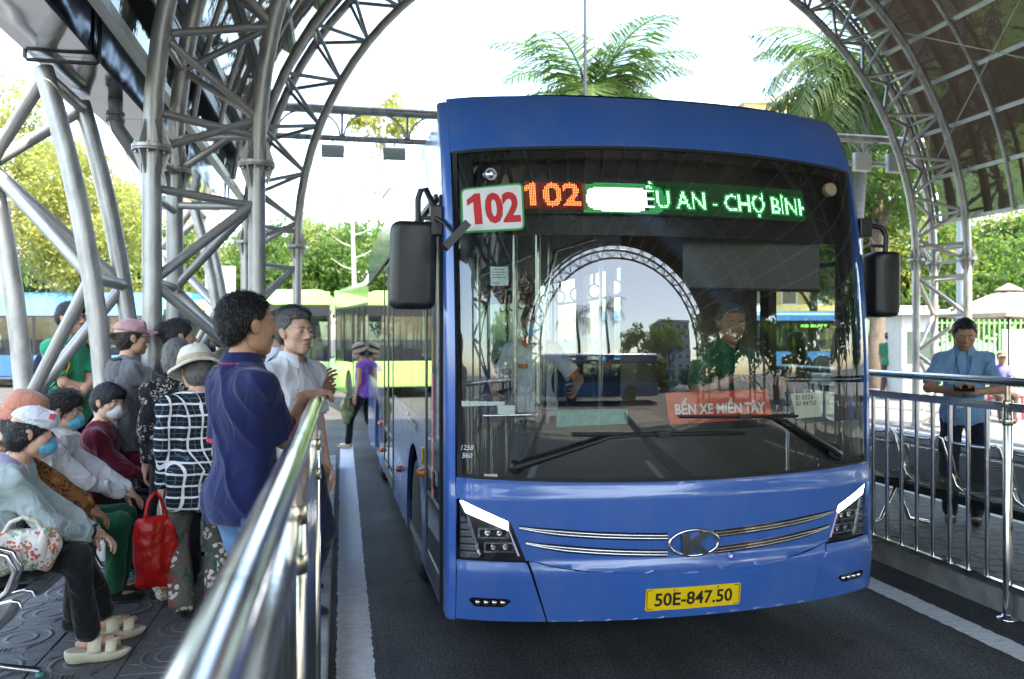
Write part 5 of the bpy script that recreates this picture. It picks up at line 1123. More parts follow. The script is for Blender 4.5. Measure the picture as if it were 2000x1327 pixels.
# ---------------------------------------------------------------- people: smooth distance-field bodies meshed by surface nets
def _nrm(v): v = np.asarray(v, float); return v / (np.linalg.norm(v) + 1e-9)
class SDF:
    def __init__(s): s.p = []
    def cap(s, a, b, ra, rb=None, k=.02): s.p.append(('c', np.asarray(a, float), np.asarray(b, float), ra, ra if rb is None else rb, k)); return s
    def ell(s, c, r, k=.02, M=None): s.p.append(('e', np.asarray(c, float), np.asarray(r, float), None if M is None else np.asarray(M, float), k)); return s
    def sub(s, c, r, k=.01, M=None): s.p.append(('s', np.asarray(c, float), np.asarray(r, float), None if M is None else np.asarray(M, float), k)); return s
    def cut(s, p, n): s.p.append(('h', np.asarray(p, float), _nrm(n))); return s
    def moved(s, M, t, sc=1.):
        M = np.asarray(M, float); t = np.asarray(t, float); o = SDF()
        for q in s.p:
            if q[0] == 'c': o.p.append(('c', M @ q[1] * sc + t, M @ q[2] * sc + t, q[3] * sc, q[4] * sc, q[5] * sc))
            elif q[0] in 'es': o.p.append((q[0], M @ q[1] * sc + t, q[2] * sc, M if q[3] is None else M @ q[3], q[4] * sc))
            else: o.p.append(('h', M @ q[1] * sc + t, M @ q[2]))
        return o
    def mesh(s, h):
        lo = np.full(3, 1e9); hi = -lo
        for q in s.p:
            if q[0] == 'c': r = max(q[3], q[4]) + q[5] * .3; lo = np.minimum(lo, np.minimum(q[1], q[2]) - r); hi = np.maximum(hi, np.maximum(q[1], q[2]) + r)
            elif q[0] == 'e': r = q[2].max(); lo = np.minimum(lo, q[1] - r); hi = np.maximum(hi, q[1] + r)
        lo -= 3 * h; n = np.ceil((hi + 3 * h - lo) / h).astype(int) + 1
        f = np.full(n, .2, np.float32); ax = [lo[i] + h * np.arange(n[i]) for i in range(3)]
        for q in s.p:
            if q[0] == 'h':
                d = (ax[0][:, None, None] - q[1][0]) * q[2][0] + (ax[1][None, :, None] - q[1][1]) * q[2][1] + (ax[2][None, None, :] - q[1][2]) * q[2][2]
                f = np.maximum(f, d.astype(np.float32)); continue
            k = q[5] if q[0] == 'c' else q[4]; m = k + 2.5 * h
            if q[0] == 'c': r = max(q[3], q[4]); b0, b1 = np.minimum(q[1], q[2]) - r - m, np.maximum(q[1], q[2]) + r + m
            else: r = q[2].max() if q[3] is not None else q[2]; b0, b1 = q[1] - r - m, q[1] + r + m
            i0 = np.maximum(0, np.floor((b0 - lo) / h).astype(int)); i1 = np.minimum(n, np.ceil((b1 - lo) / h).astype(int) + 1)
            if (i1 <= i0).any(): continue
            sl = tuple(slice(a, b) for a, b in zip(i0, i1)); X, Y, Z = np.meshgrid(*[ax[i][sl[i]].astype(np.float32) for i in range(3)], indexing='ij')
            if q[0] == 'c':
                ba = q[2] - q[1]; L2 = ba @ ba + 1e-12; px, py, pz = X - q[1][0], Y - q[1][1], Z - q[1][2]
                t = np.clip((px * ba[0] + py * ba[1] + pz * ba[2]) / L2, 0, 1)
                d = np.sqrt((px - t * ba[0]) ** 2 + (py - t * ba[1]) ** 2 + (pz - t * ba[2]) ** 2) - (q[3] + (q[4] - q[3]) * t)
            else:
                p = np.stack([X - q[1][0], Y - q[1][1], Z - q[1][2]], -1)
                if q[3] is not None: p = p @ q[3].astype(np.float32)
                k0 = np.sqrt(((p / q[2]) ** 2).sum(-1)); k1 = np.sqrt(((p / q[2] ** 2) ** 2).sum(-1)) + 1e-9; d = k0 * (k0 - 1) / k1
                d = np.where(k0 < 1e-4, -q[2].min(), d)
            d = d.astype(np.float32); g = f[sl]; kk = max(k, 1e-5)
            if q[0] == 's':
                hh = np.clip(.5 - .5 * (g + d) / kk, 0, 1); f[sl] = g * (1 - hh) + (-d) * hh + kk * hh * (1 - hh)
            else:
                hh = np.clip(.5 + .5 * (d - g) / kk, 0, 1); f[sl] = d * (1 - hh) + g * hh - kk * hh * (1 - hh)
        return surface_nets(f, lo, h)
def surface_nets(f, lo, h):
    ins = f < 0; n = np.array(f.shape); c = np.zeros(n - 1, np.int8)
    cs = [(i, j, k) for i in (0, 1) for j in (0, 1) for k in (0, 1)]
    for i, j, k in cs: c += ins[i:n[0] - 1 + i, j:n[1] - 1 + j, k:n[2] - 1 + k]
    act = (c > 0) & (c < 8); idx = np.argwhere(act); vid = np.full(n - 1, -1, np.int64); vid[act] = np.arange(len(idx))
    P = np.zeros((len(idx), 3)); W = np.zeros(len(idx)); val = {q: f[idx[:, 0] + q[0], idx[:, 1] + q[1], idx[:, 2] + q[2]] for q in cs}
    for a in cs:
        for d in range(3):
            if a[d]: continue
            b = list(a); b[d] = 1; b = tuple(b); va, vb = val[a], val[b]; m = (va < 0) != (vb < 0); t = np.where(m, va / np.where(m, va - vb, 1), 0)
            for e in range(3): P[:, e] += m * (a[e] + (t if e == d else 0))
            W += m
    P = (idx + P / W[:, None]) * h + lo; F = []
    for d in range(3):
        u, v = [(1, 2), (2, 0), (0, 1)][d]; sa = [slice(None)] * 3; sb = [slice(None)] * 3; sa[d] = slice(0, n[d] - 1); sb[d] = slice(1, n[d])
        A, B = ins[tuple(sa)], ins[tuple(sb)]; e = np.argwhere(A != B); ok = (e[:, u] > 0) & (e[:, v] > 0) & (e[:, u] < n[u] - 1) & (e[:, v] < n[v] - 1); e = e[ok]
        q = []
        for du, dv in ((0, 0), (-1, 0), (-1, -1), (0, -1)):
            w = e.copy(); w[:, u] += du; w[:, v] += dv; q.append(vid[w[:, 0], w[:, 1], w[:, 2]])
        q = np.stack(q, 1); fl = A[tuple(e.T)]; q[fl] = q[fl][:, ::-1]; F.append(q[:, ::-1])
    return P, np.concatenate(F)
def vnoise(p, s, seed=0):
    """smooth value noise in -1..1"""
    p = p * s + seed * 17.3; i = np.floor(p).astype(np.int64); f = p - i; f = f * f * (3 - 2 * f); r = 0
    def hsh(a):
        n = (a[:, 0] * 73856093) ^ (a[:, 1] * 19349663) ^ (a[:, 2] * 83492791); n = (n ^ (n >> 13)) * 1274126177 & 0x7fffffff; return (n % 10007) / 5003.5 - 1
    for a in (0, 1):
        for b in (0, 1):
            for c in (0, 1): r = r + hsh(i + np.array([a, b, c])) * (f[:, 0] if a else 1 - f[:, 0]) * (f[:, 1] if b else 1 - f[:, 1]) * (f[:, 2] if c else 1 - f[:, 2])
    return r
def vert_normals(v, f):
    a = np.cross(v[f[:, 2]] - v[f[:, 0]], v[f[:, 3]] - v[f[:, 1]]); n = np.zeros_like(v)
    for k in range(4): np.add.at(n, f[:, k], a)
    return n / (np.linalg.norm(n, axis=1)[:, None] + 1e-12)
def smooth_v(v, f, it=1, lam=.5):
    e = np.concatenate([f[:, [0, 1]], f[:, [1, 2]], f[:, [2, 3]], f[:, [3, 0]]]); e = np.concatenate([e, e[:, ::-1]]); cnt = np.bincount(e[:, 0], minlength=len(v))[:, None]
    for _ in range(it):
        s = np.stack([np.bincount(e[:, 0], v[e[:, 1], k], len(v)) for k in range(3)], 1); v = v * (1 - lam) + s / np.maximum(cnt, 1) * lam
    return v
def rotz(a): c, s = math.cos(a), math.sin(a); return np.array([[c, -s, 0], [s, c, 0], [0, 0, 1.]])
def rotx(a): c, s = math.cos(a), math.sin(a); return np.array([[1., 0, 0], [0, c, -s], [0, s, c]])
def roty(a): c, s = math.cos(a), math.sin(a); return np.array([[c, 0, s], [0, 1., 0], [-s, 0, c]])
def ik(a, b, l1, l2, pole):
    """middle joint of a two-bone limb from a towards b, bending towards pole"""
    a, b, pole = (np.asarray(q, float) for q in (a, b, pole)); d = b - a; L = np.linalg.norm(d)
    if L > (l1 + l2) * .995: b = a + d / L * (l1 + l2) * .995; d = b - a; L = np.linalg.norm(d)
    x = (l1 * l1 - l2 * l2 + L * L) / (2 * L); h = math.sqrt(max(1e-6, l1 * l1 - x * x)); u = d / L; p = pole - u * (pole @ u); return a + u * x + _nrm(p) * h, b

# head, origin at its centre, +y forward, for a head 0.225 m tall
def head_sdf(face='m', beard=0.):
    s = SDF()
    s.ell((0, -.014, .032), (.076, .094, .084), .02).ell((0, .018, -.030), (.058, .068, .074), .03).ell((0, .030, -.062), (.046, .050, .045), .03)
    s.ell((0, .066, -.092), (.024, .019, .018), .022)
    for x in (-1, 1):
        s.ell((x * .040, .052, -.018), (.026, .026, .022), .025).ell((x * .042, .016, -.064), (.017, .034, .022), .03)
        s.ell((x * .0775, -.004, -.006), (.008, .019, .030), .008, roty(x * .18) @ rotx(.15)).ell((x * .082, -.010, -.002), (.005, .017, .024), .006, roty(x * .35))
    s.ell((0, .074, .028), (.050, .016, .012), .020)
    for x in (-1, 1): s.sub((x * .032, .104, .005), (.021, .022, .0100), .014)
    s.cap((0, .083, .014), (0, .106, -.022), .0075, .0115, .012).ell((0, .104, -.026), (.011, .010, .009), .008)
    for x in (-1, 1): s.ell((x * .0135, .095, -.029), (.008, .009, .0075), .007)
    for x in (-1, 1): s.ell((x * .032, .076, .004), (.017, .012, .0125), .006)
    s.ell((0, .087, -.0535), (.022, .009, .0055), .006).ell((0, .085, -.0645), (.019, .009, .0065), .007).sub((0, .098, -.0590), (.022, .006, .0014), .003)
    return s
def hair_sdf(style):
    s = SDF(); M = None
    cr = lambda k: s.ell((0, -.014, .036), (.079 + k, .098 + k, .087 + k), .01)
    if style == 'short':
        cr(.003); s.ell((0, -.05, .0), (.074, .060, .075), .03).sub((.058, .075, .050), (.034, .034, .040), .01).sub((-.058, .075, .050), (.034, .034, .040), .01).cut((0, .080, .088), (0, .74, -.72)).cut((0, -.02, -.062), (0, .55, -1))
    elif style == 'fringe':
        cr(.008); s.ell((0, -.05, .0), (.078, .064, .080), .03).ell((0, .055, .075), (.062, .045, .035), .02).cut((0, .092, .050), (0, .82, -.72)).cut((0, -.02, -.065), (0, .45, -1))
    elif style == 'long':
        cr(.006); s.ell((0, -.045, -.02), (.084, .075, .09), .03).cap((0, -.085, -.04), (0, -.11, -.20), .066, .060, .04).cap((-.03, -.105, -.20), (0, -.10, -.36), .05, .03, .05).cut((0, .090, .07), (0, .88, -.62))
    elif style == 'bob':
        cr(.008); s.ell((0, -.04, -.03), (.088, .075, .085), .03).cut((0, .085, .065), (0, .86, -.60)).cut((0, 0, -.10), (0, .3, -1))
    elif style == 'bun':
        cr(.004); s.ell((0, -.04, -.01), (.080, .068, .080), .03).ell((.0, -.105, .045), (.058, .048, .052), .02).cut((0, .088, .07), (0, .85, -.65)).cut((0, -.02, -.075), (0, .5, -1))
    elif style == 'balding':
        s.ell((0, -.018, .028), (.078, .096, .086), .01).ell((0, -.05, .0), (.074, .060, .070), .03).cut((0, .068, .080), (0, .86, -.55)).cut((0, -.02, -.055), (0, .6, -1))
    return s
def hand_sdf(side, curl=.5, spread=.25, thumb=.5, point=False):
    """hand from the wrist along +y, palm facing -z; side +1 right, -1 left"""
    s = SDF(); s.cap((0, -.02, 0), (0, .02, 0), .024, .026, .01); x = -side
    s.ell((0, .045, 0), (.038, .048, .015), .012).ell((x * .022, .030, -.006), (.018, .030, .014), .012)
    fx = [(-.030, .082, .066, .0085), (-.010, .090, .074, .0088), (.011, .087, .068, .0085), (.030, .078, .052, .0075)]
    for i, (bx, by, L, r) in enumerate(fx):
        c = curl * (1 + .08 * i) if not (point and i == 0) else .08
        p = np.array([-side * bx * -1 * -1 if False else x * -bx * -1, by, 0.]); p[0] = -x * bx if True else 0
        p[0] = x * (-bx); a = spread * (-bx) / .03 * x; d = 0.
        prev = p * np.array([1, .8, 1])
        s.cap(prev, p, r * 1.1, r * 1.05, .006)
        for j, seg in enumerate((.45, .32, .26)):
            d += c * (.55 if j == 0 else .85 if j == 1 else .6)
            q = p + L * seg * np.array([math.sin(a) * math.cos(d), math.cos(a) * math.cos(d), -math.sin(d)]); s.cap(p, q, r * (1 - .08 * j), r * (.93 - .08 * j), .004); p = q
    b = np.array([x * .030, .022, -.004]); d1 = _nrm([x * (.85 - .4 * thumb), .62, -.35 - .45 * thumb]); m1 = b + d1 * .040; d2 = _nrm([x * (.30 - .6 * thumb), .85, -.4 - .4 * thumb]); m2 = m1 + d2 * .030; m3 = m2 + d2 * .024
    s.cap(b, m1, .0125, .0105, .010).cap(m1, m2, .0105, .0095, .004).cap(m2, m3, .0095, .008, .003)
    return s
def frame_to(d, n):
    """rotation whose +y follows d and whose -z (palm) faces n"""
    y = _nrm(d); z = -np.asarray(n, float); z = _nrm(z - y * (z @ y)); x = np.cross(y, z); return np.stack([x, y, z], 1)

def skin_mat(name, col):
    m = mat('skin_' + name, col, .56, var=.16, vscale=30, bump=.12, bscale=140, spec=.35)
    p = [n for n in m.node_tree.nodes if n.type == 'BSDF_PRINCIPLED'][0]; p.inputs['Subsurface Weight'].default_value = .06; p.inputs['Subsurface Radius'].default_value = (.012, .005, .003); p.inputs['Subsurface Scale'].default_value = .6
    return m
SKIN = {'mid': skin_mat('mid', (.50, .265, .165)), 'tan': skin_mat('tan', (.39, .20, .122)), 'light': skin_mat('light', (.57, .335, .235)), 'dark': skin_mat('dark', (.20, .095, .058))}
def hair_mat(name, col):
    return mat('hair_' + name, col, .38, var=.5, vscale=26, stretch=(3, 3, .5), bump=.7, bscale=55, spec=.45)
HAIR = {'black': hair_mat('black', (.010, .009, .009)), 'grey': hair_mat('grey', (.17, .165, .155)), 'greydark': hair_mat('greydark', (.11, .105, .098)), 'brown': hair_mat('brown', (.022, .014, .010))}
M_eye = mat('eye_white', (.62, .58, .55), .25, coat=.5); M_iris = mat('iris', (.018, .010, .007), .15, coat=.8); M_lip = mat('lip', (.36, .13, .10), .45, var=.1, vscale=60)
def cloth(name, col, var=.12, rough=.9, wr=.40):
    """woven cloth: soft colour wear, creases that run across the body and a fine weave"""
    if 'cloth_' + name in MATS: return MATS['cloth_' + name]
    m = mat('cloth_' + name, col, rough, var=var, vscale=7, spec=.2, sheen=.2); add_creases(m, wr); return m
def add_creases(m, wr):
    nt = m.node_tree; N = nt.nodes.new; p = [n for n in nt.nodes if n.type == 'BSDF_PRINCIPLED'][0]; tc = N('ShaderNodeTexCoord')
    mp = N('ShaderNodeMapping'); mp.inputs['Scale'].default_value = (1, 1, .62); mp.inputs['Rotation'].default_value = (.5, .35, .2); _lnk(nt, tc.outputs['Object'], mp.inputs[0])
    a = N('ShaderNodeTexNoise'); a.inputs['Scale'].default_value = 8.5; a.inputs['Detail'].default_value = 3; a.inputs['Roughness'].default_value = .45; a.inputs['Distortion'].default_value = .9; _lnk(nt, mp.outputs[0], a.inputs['Vector'])
    s = N('ShaderNodeMath'); s.operation = 'SUBTRACT'; s.inputs[1].default_value = .5; _lnk(nt, a.outputs[0], s.inputs[0]); ab = N('ShaderNodeMath'); ab.operation = 'ABSOLUTE'; _lnk(nt, s.outputs[0], ab.inputs[0])
    mr = N('ShaderNodeMapRange'); mr.interpolation_type = 'SMOOTHSTEP'; mr.inputs[1].default_value = 0; mr.inputs[2].default_value = .13; mr.inputs[3].default_value = 1; mr.inputs[4].default_value = 0; _lnk(nt, ab.outputs[0], mr.inputs[0])
    b = N('ShaderNodeBump'); b.inputs['Strength'].default_value = wr; b.inputs['Distance'].default_value = .014; _lnk(nt, mr.outputs[0], b.inputs['Height'])
    w = N('ShaderNodeTexNoise'); w.inputs['Scale'].default_value = 260; w.inputs['Detail'].default_value = 2; _lnk(nt, tc.outputs['Object'], w.inputs['Vector']); b2 = N('ShaderNodeBump'); b2.inputs['Strength'].default_value = .18; b2.inputs['Distance'].default_value = .004; _lnk(nt, w.outputs[0], b2.inputs['Height'])
    _lnk(nt, b.outputs[0], b2.inputs['Normal']); _lnk(nt, b2.outputs[0], p.inputs['Normal'])
def add_strands(v, n, rs, N=2500, L=.02, w=.0011, flow=(0, -.35, -.8)):
    """fine hair spikes lying over the hair surface"""
    i = rs.randint(0, len(v), N); p = v[i]; nn = n[i]; fl = np.asarray(flow) + rs.normal(size=(N, 3)) * .35; t = fl - nn * (fl * nn).sum(1)[:, None]; t /= np.linalg.norm(t, axis=1)[:, None] + 1e-9
    d = t * .9 + nn * (.22 + .45 * rs.rand(N, 1) ** 2); s = np.cross(d, nn); s /= np.linalg.norm(s, axis=1)[:, None] + 1e-9; LL = L * (.5 + rs.rand(N, 1))
    a = p - nn * .002; V = np.stack([a - s * w, a + s * w, a + d * LL * .6 + s * w * .7, a + d * LL * .98 - nn * .002], 1).reshape(-1, 3); return V, np.arange(4 * N).reshape(-1, 4)

def person(label, loc, yaw, H=1.66, pose='stand', lean=0., twist=0., head=(0, 0, 0), arms=None, legs=None, skin='mid', hair='short', hcol='black',
           shirt=None, sleeve='short', shirt_len=.0, pants=None, shoes=None, build=1., hips=.90, h=.011, hh=.006, strands=0, collar=None, cuff=None, mask=None, group=None,
           glasses=False, hat=None, cat='person', hands=None, fold=.009, seat_h=.45, hatcut=True, neck_open=True, skirted=False, feet_at=None, parent_extra=None, tongue=None):
    """one person: a continuous skin mesh with clothes, hair and worn things as parts; local +y is forward"""
    sc = H / 1.70; P = empty('person', loc, yaw, label, cat, group); rs = np.random.RandomState(int(abs(loc[0] * 131 + loc[1] * 717)) % 9999)
    T = rotz(twist) @ rotx(-lean)
    pz = (.92 if pose == 'stand' else (seat_h + .085) / sc)
    pel = np.array([0, 0, pz]) * sc
    tp = lambda x, y, z: pel + T @ (np.array([x, y, z - .92]) * sc)             # torso point given for an upright 1.70 m body
    bl = build
    sho = {+1: tp(.163 * bl, -.010, 1.366), -1: tp(-.163 * bl, -.010, 1.366)}; nk = tp(0, -.012, 1.43)
    Hm = T @ rotz(head[0]) @ rotx(head[1]) @ roty(head[2]); hs = 1.06; hc = nk + (T @ np.array([0, .012, .06]) + Hm @ np.array([0, .018, .108])) * sc
    hip = {s: pel + rotz(twist * .3) @ np.array([s * .088 * bl, 0, -.02]) * sc for s in (1, -1)}
    # limbs
    arms = arms or {}; A = {}
    for s in (1, -1):
        a = arms.get(s, {}); w = a.get('w'); pole = a.get('pole', (s * .5, -1, -.2))
        if w is None: w = sho[s] + np.array([s * .035, .07, -.53]) * sc; pole = (s * .3, -1, 0)
        e, w = ik(sho[s], w, .285 * sc, .255 * sc, pole); A[s] = (e, np.asarray(w, float), a)
    Lg = {}
    for s in (1, -1):
        if legs and s in legs: ank = np.asarray(legs[s], float)
        elif pose == 'stand': ank = np.array([s * .095 * bl, -.02, .085]) * sc
        else: ank = np.array([s * .10, .40, .085]) * sc
        kn, ank = ik(hip[s], ank, .43 * sc, .43 * sc, (s * .12, 1, .15)); Lg[s] = (kn, ank)
    # --- skin
    B = SDF(); k = .03
    def torso(S, g, low=.93):
        S.ell(tp(0, -.005, 1.27), np.array([.150 * bl, .098 * bl, .165]) * sc + g, .05, T).ell(tp(0, .012 * bl, 1.08), np.array([.138 * bl, .100 * bl, .15]) * sc + g, .06, T).ell(tp(0, -.01, .95), np.array([.155 * bl * hips, .112 * bl * hips, .11]) * sc + g, .06, T)
        S.cap(sho[1], sho[-1], .046 * sc + g, None, .05)
        for s in (1, -1): S.cap(sho[s], tp(0, -.025, 1.435 if g < 0 else 1.405), .030 * sc + g, .040 * sc + g * .8, .05)
    torso(B, -.006); B.cap(nk, hc - Hm @ np.array([0, .012, .055]) * sc, .056 * sc, .050 * sc, .03)
    for s in (1, -1):
        e, w, a = A[s]; B.cap(sho[s], e, .047 * sc * bl ** .5, .038 * sc, k).cap(e, w, .039 * sc, .025 * sc, .02)
        kn, ank = Lg[s]; B.cap(hip[s], kn, .075 * sc * bl ** .5, .052 * sc, .03).cap(kn, ank, .052 * sc, .034 * sc, .02)
        toe = np.array([0, 1., 0]) if not feet_at else _nrm(feet_at[s]); B.ell(ank + (toe * .055 + np.array([0, 0, -.045])) * sc, np.array([.042, .115, .032]) * sc, .02, frame_to(toe, (0, 0, -1)))
    v, f = B.mesh(h); v = smooth_v(v, f, 1)
    hv, hf = head_sdf().moved(Hm, hc, sc * hs).mesh(hh); parts = [(v, f), (hv, hf)]
    for s in (1, -1):
        e, w, a = A[s]; d = np.asarray(a.get('dir', w - e), float); n_ = np.asarray(a.get('palm', (-s * 1., 0, 0.)), float); hm = frame_to(d, n_)
        parts.append(hand_sdf(s, a.get('curl', .45), a.get('spread', .15), a.get('thumb', .5), a.get('point', False)).moved(hm, w, sc).mesh(max(.0042, hh * .85)))
    off = 0; VV = []; FF = []
    for a, b in parts: VV.append(a); FF.append(b + off); off += len(a)
    body = np_mesh('body', np.concatenate(VV), np.concatenate(FF), SKIN[skin], P)
    # --- face
    def hp(x, y, z): return hc + Hm @ (np.array([x, y, z]) * sc * hs)
    for s in (1, -1):
        mb = MB(); c = Vector(hp(s * .032, .0768, .0035)); r = .0118 * sc * hs; Mx = Matrix(Hm.tolist())
        mb.lathe([(r * math.sin(R(t)), r * math.cos(R(t))) for t in (1, 20, 40, 60, 80, 100, 130, 160, 179)], 12, Mx @ Matrix.Rotation(R(-90), 3, 'X'), c); mb.cur = 1
        mb.lathe([(.0062 * sc, r * .86), (.0048 * sc, r * 1.0), (.0004, r * 1.03)], 10, Mx @ Matrix.Rotation(R(-90), 3, 'X') @ Matrix.Rotation(R(0), 3, 'X'), c); mb.build('eye', [M_eye, M_iris], P)
        MB().tube([hp(s * (.014 + .010 * j), .0925 - .0035 * j * j * .5, .0255 + .004 * math.sin(j * .9)) for j in range(5)], [.0022, .0032, .0034, .003, .0015], 6).build('eyebrow', HAIR['greydark' if hcol in ('grey', 'greydark') else 'black'], P)
        MB().tube([hp(s * (.019 + .0065 * j), .0868 - .0016 * j * j * .45, .0085 + .0036 * math.sin(j * .8 + .25)) for j in range(5)], [.0016, .0030, .0034, .0030, .0014], 5).build('eyelid', SKIN[skin], P)
    if not mask: MB().tube([hp(.0205 * (j - 4) / 4, .0945 - .0010 * (j - 4) ** 2 * .42, -.0595 - .0008 * abs(j - 4)) for j in range(9)], [.0012, .003, .0042, .005, .0052, .005, .0042, .003, .0012], 6).build('lips', M_lip, P)
    if mask:
        S = SDF(); S.ell((0, .040, -.052), (.060, .066, .050), .02).ell((0, .085, -.04), (.030, .030, .042), .03).cut((0, .03, 0), (0, -1, .12)).cut((0, 0, -.012), (0, -.25, 1))
        v, f = S.moved(Hm, hc, sc * hs).mesh(hh); np_mesh('face_mask', v, f, mask, P)
        MB().tube([hp(s2 * .062, .04, -.03 + .0) for s2 in ()] or [hp(.058, .035, -.035), hp(.080, -.01, -.005), hp(.084, -.016, -.0)], .0012, 4).build('mask_loop', mask, P)
    if glasses:
        mb = MB()
        for s in (1, -1):
            mb.tube([hp(s * .034 + .022 * math.cos(R(30 * j)), .103, .004 + .017 * math.sin(R(30 * j))) for j in range(12)], .0016, 5, closed=True); mb.tube([hp(s * .056, .101, .008), hp(s * .080, .0, .010)], .0018, 5)
        mb.tube([hp(-.012, .104, .008), hp(.012, .104, .008)], .0016, 5); mb.build('glasses', M_black, P)
    # --- hair
    if hair:
        HS = hair_sdf(hair)
        if hat and hatcut: HS.cut((0, 0, .046), (0, -.12, 1))
        v, f = HS.moved(Hm, hc, sc * hs).mesh(hh * .9); n_ = vert_normals(v, f); v = v + n_ * (vnoise(v, 90 / sc, 3) * .0022 + vnoise(v, 40, 5) * .002)[:, None]
        FF = f
        if strands:
            sv, sf = add_strands(v, n_, rs, strands, .022 if hair != 'long' else .05, .0009, Hm @ np.array([0, -.3 if hair != 'fringe' else .4, -.7])); FF = np.concatenate([f, sf + len(v)]); v = np.concatenate([v, sv])
        np_mesh('hair', v, FF, HAIR[hcol], P)
    # --- clothes
    def wrinkle(v, f, amp, seed, sx=11.):
        n_ = vert_normals(v, f); q = v * np.array([1, 1, .55]); return v + n_ * ((vnoise(q, sx, seed) * .6 + vnoise(q, sx * 2.3, seed + 1) * .4) * amp)[:, None]
    if pants:
        S = SDF(); g = .016
        S.ell(tp(0, -.008, .95), np.array([.156 * bl * hips, .114 * bl * hips, .095]) * sc + .009, .05, T)
        for s in (1, -1):
            kn, ank = Lg[s]; S.cap(hip[s], kn, .088 * sc * bl ** .5, .068 * sc, .035).cap(kn, ank + np.array([0, 0, .02]), .068 * sc, .056 * sc if not skirted else .085 * sc, .03)
        S.cut(tp(0, 0, 1.03), T @ np.array([0, 0, 1.])) if pose == 'stand' else S.cut(pel + np.array([0, 0, .13]), (0, 0, 1))
        v, f = S.mesh(h); np_mesh('trousers', wrinkle(v, f, fold * 1.3, 7), f, pants, P)
    if shirt:
        S = SDF(); torso(S, .012); S.ell(tp(0, -.005, .94), np.array([.162 * bl * hips, .120 * bl * hips, .11]) * sc + .016, .06, T); S.ell(tp(0, .0, .93 - shirt_len), np.array([.162 * bl * hips, .120 * bl * hips, .13]) * sc + .013, .08, T)
        if sleeve == 'short':
            for s in (1, -1): e, w, a = A[s]; S.cap(sho[s], sho[s] + (e - sho[s]) * .80, .053 * sc * bl ** .5, .062 * sc, .040)
        elif sleeve == 'long':
            for s in (1, -1): e, w, a = A[s]; S.cap(sho[s], e, .055 * sc * bl ** .5, .058 * sc, .045).cap(e, w + (e - w) * .10, .056 * sc, .042 * sc, .025)
        elif sleeve == 'none':
            for s in (1, -1): S.ell(sho[s], np.array([.05, .06, .06]) * sc, .03)
        S.cut(tp(0, 0, .86 - shirt_len), T @ np.array([0, 0, -1.]))
        # open ends of the sleeves and the neck
        v, f = S.mesh(h); v = smooth_v(v, f, 1)
        if sleeve == 'short':
            for s in (1, -1):
                e, w, a = A[s]; c0 = sho[s] + (e - sho[s]) * .80; d = _nrm(e - sho[s])
                t = (v - c0) @ d; rad = np.linalg.norm((v - c0) - t[:, None] * d, axis=1); m_ = (t > 0) & (rad < .10) & (np.linalg.norm(v - c0, axis=1) < .13); v[m_] -= (t[m_])[:, None] * d
        v = wrinkle(v, f, fold, 11, 9.); q = v @ np.array([[1, .2, .5], [0, 1, .2], [-.5, .1, 1]]).T; rd = 1 - np.abs(vnoise(q * np.array([1, 1, .30]), 9., 21)); v = v + vert_normals(v, f) * ((rd ** 5 - .25) * fold * 1.7)[:, None]
        np_mesh('shirt', v, f, shirt, P)
        if cuff:
            for s in (1, -1):
                e, w, a = A[s]
                if sleeve == 'short': c0 = sho[s] + (e - sho[s]) * .775; d = _nrm(e - sho[s]); rr = .0625 * sc
                else: c0 = w + (e - w) * .06; d = _nrm(w - e); rr = .040 * sc
                M3 = frame_to((d[1], -d[0], .01), -d); M3 = np.stack([M3[:, 0], M3[:, 1], d], 1)
                MB().lathe([(rr * .99, -.008), (rr * 1.03, -.006), (rr * 1.03, .008), (rr * .98, .010)], 22, Matrix(M3.tolist()), c0, False).build('cuff', cuff, P)
    if collar:
        mt, tip, trim = collar
        mb = MB(); vs = []; n = 28
        for lay, (r, z, o) in enumerate(((.062, .000, 0), (.065, .044, .002), (.070, .047, .004), (.088, .004, .012), (.095, -.010, .012))):
            for j in range(n + 1):
                a = R(112 + 316 * j / n); rr = r * (1 + .10 * math.sin(a)); q = tp(0, 0, 1.43) ; front = max(0, math.sin(a)); zz = z + .030 - .030 * front ** 2 - (.02 * front ** 3 if lay > 2 else 0)
                aa = a; vs.append(q + T @ (np.array([rr * math.cos(aa), rr * math.sin(aa) * 1.05 - .012, zz - .012]) * sc))
        # opening at the front: rotate so the gap faces +y
        c0 = tp(0, 0, 1.43); G = T @ rotz(R(180 - 10 - 0)) @ T.T if False else None
        fs = [(l * (n + 1) + j, l * (n + 1) + j + 1, (l + 1) * (n + 1) + j + 1, (l + 1) * (n + 1) + j) for l in range(4) for j in range(n)]
        co = mb.add(vs, fs, True).build('collar', mt, P)
        if trim: MB().tube(vs[3 * (n + 1):4 * (n + 1)], .0028, 5).build('collar_trim', trim, co)
    if shoes:
        for s in (1, -1):
            kn, ank = Lg[s]; toe = np.array([0, 1., 0]) if not feet_at else _nrm(feet_at[s]); fm = frame_to(toe, (0, 0, -1)); S = SDF()
            S.ell((0, .065, -.050), (.047, .125, .034), .02).ell((0, -.01, -.025), (.043, .058, .048), .02).cut((0, 0, -.082), (0, 0, -1))
            v, f = S.moved(fm, ank, sc).mesh(.008); np_mesh('shoe', v, f, shoes, P)
    P['_j'] = [float(q) for q in np.concatenate([hc, A[1][1], A[-1][1], Lg[1][1], Lg[-1][1]])]
    info = dict(root=P, hc=hc, Hm=Hm, T=T, tp=tp, sc=sc, arms=A, legs=Lg, sho=sho, hp=hp, hip=hip)
    if hat: hat(info)
    del P['_j']
    return info
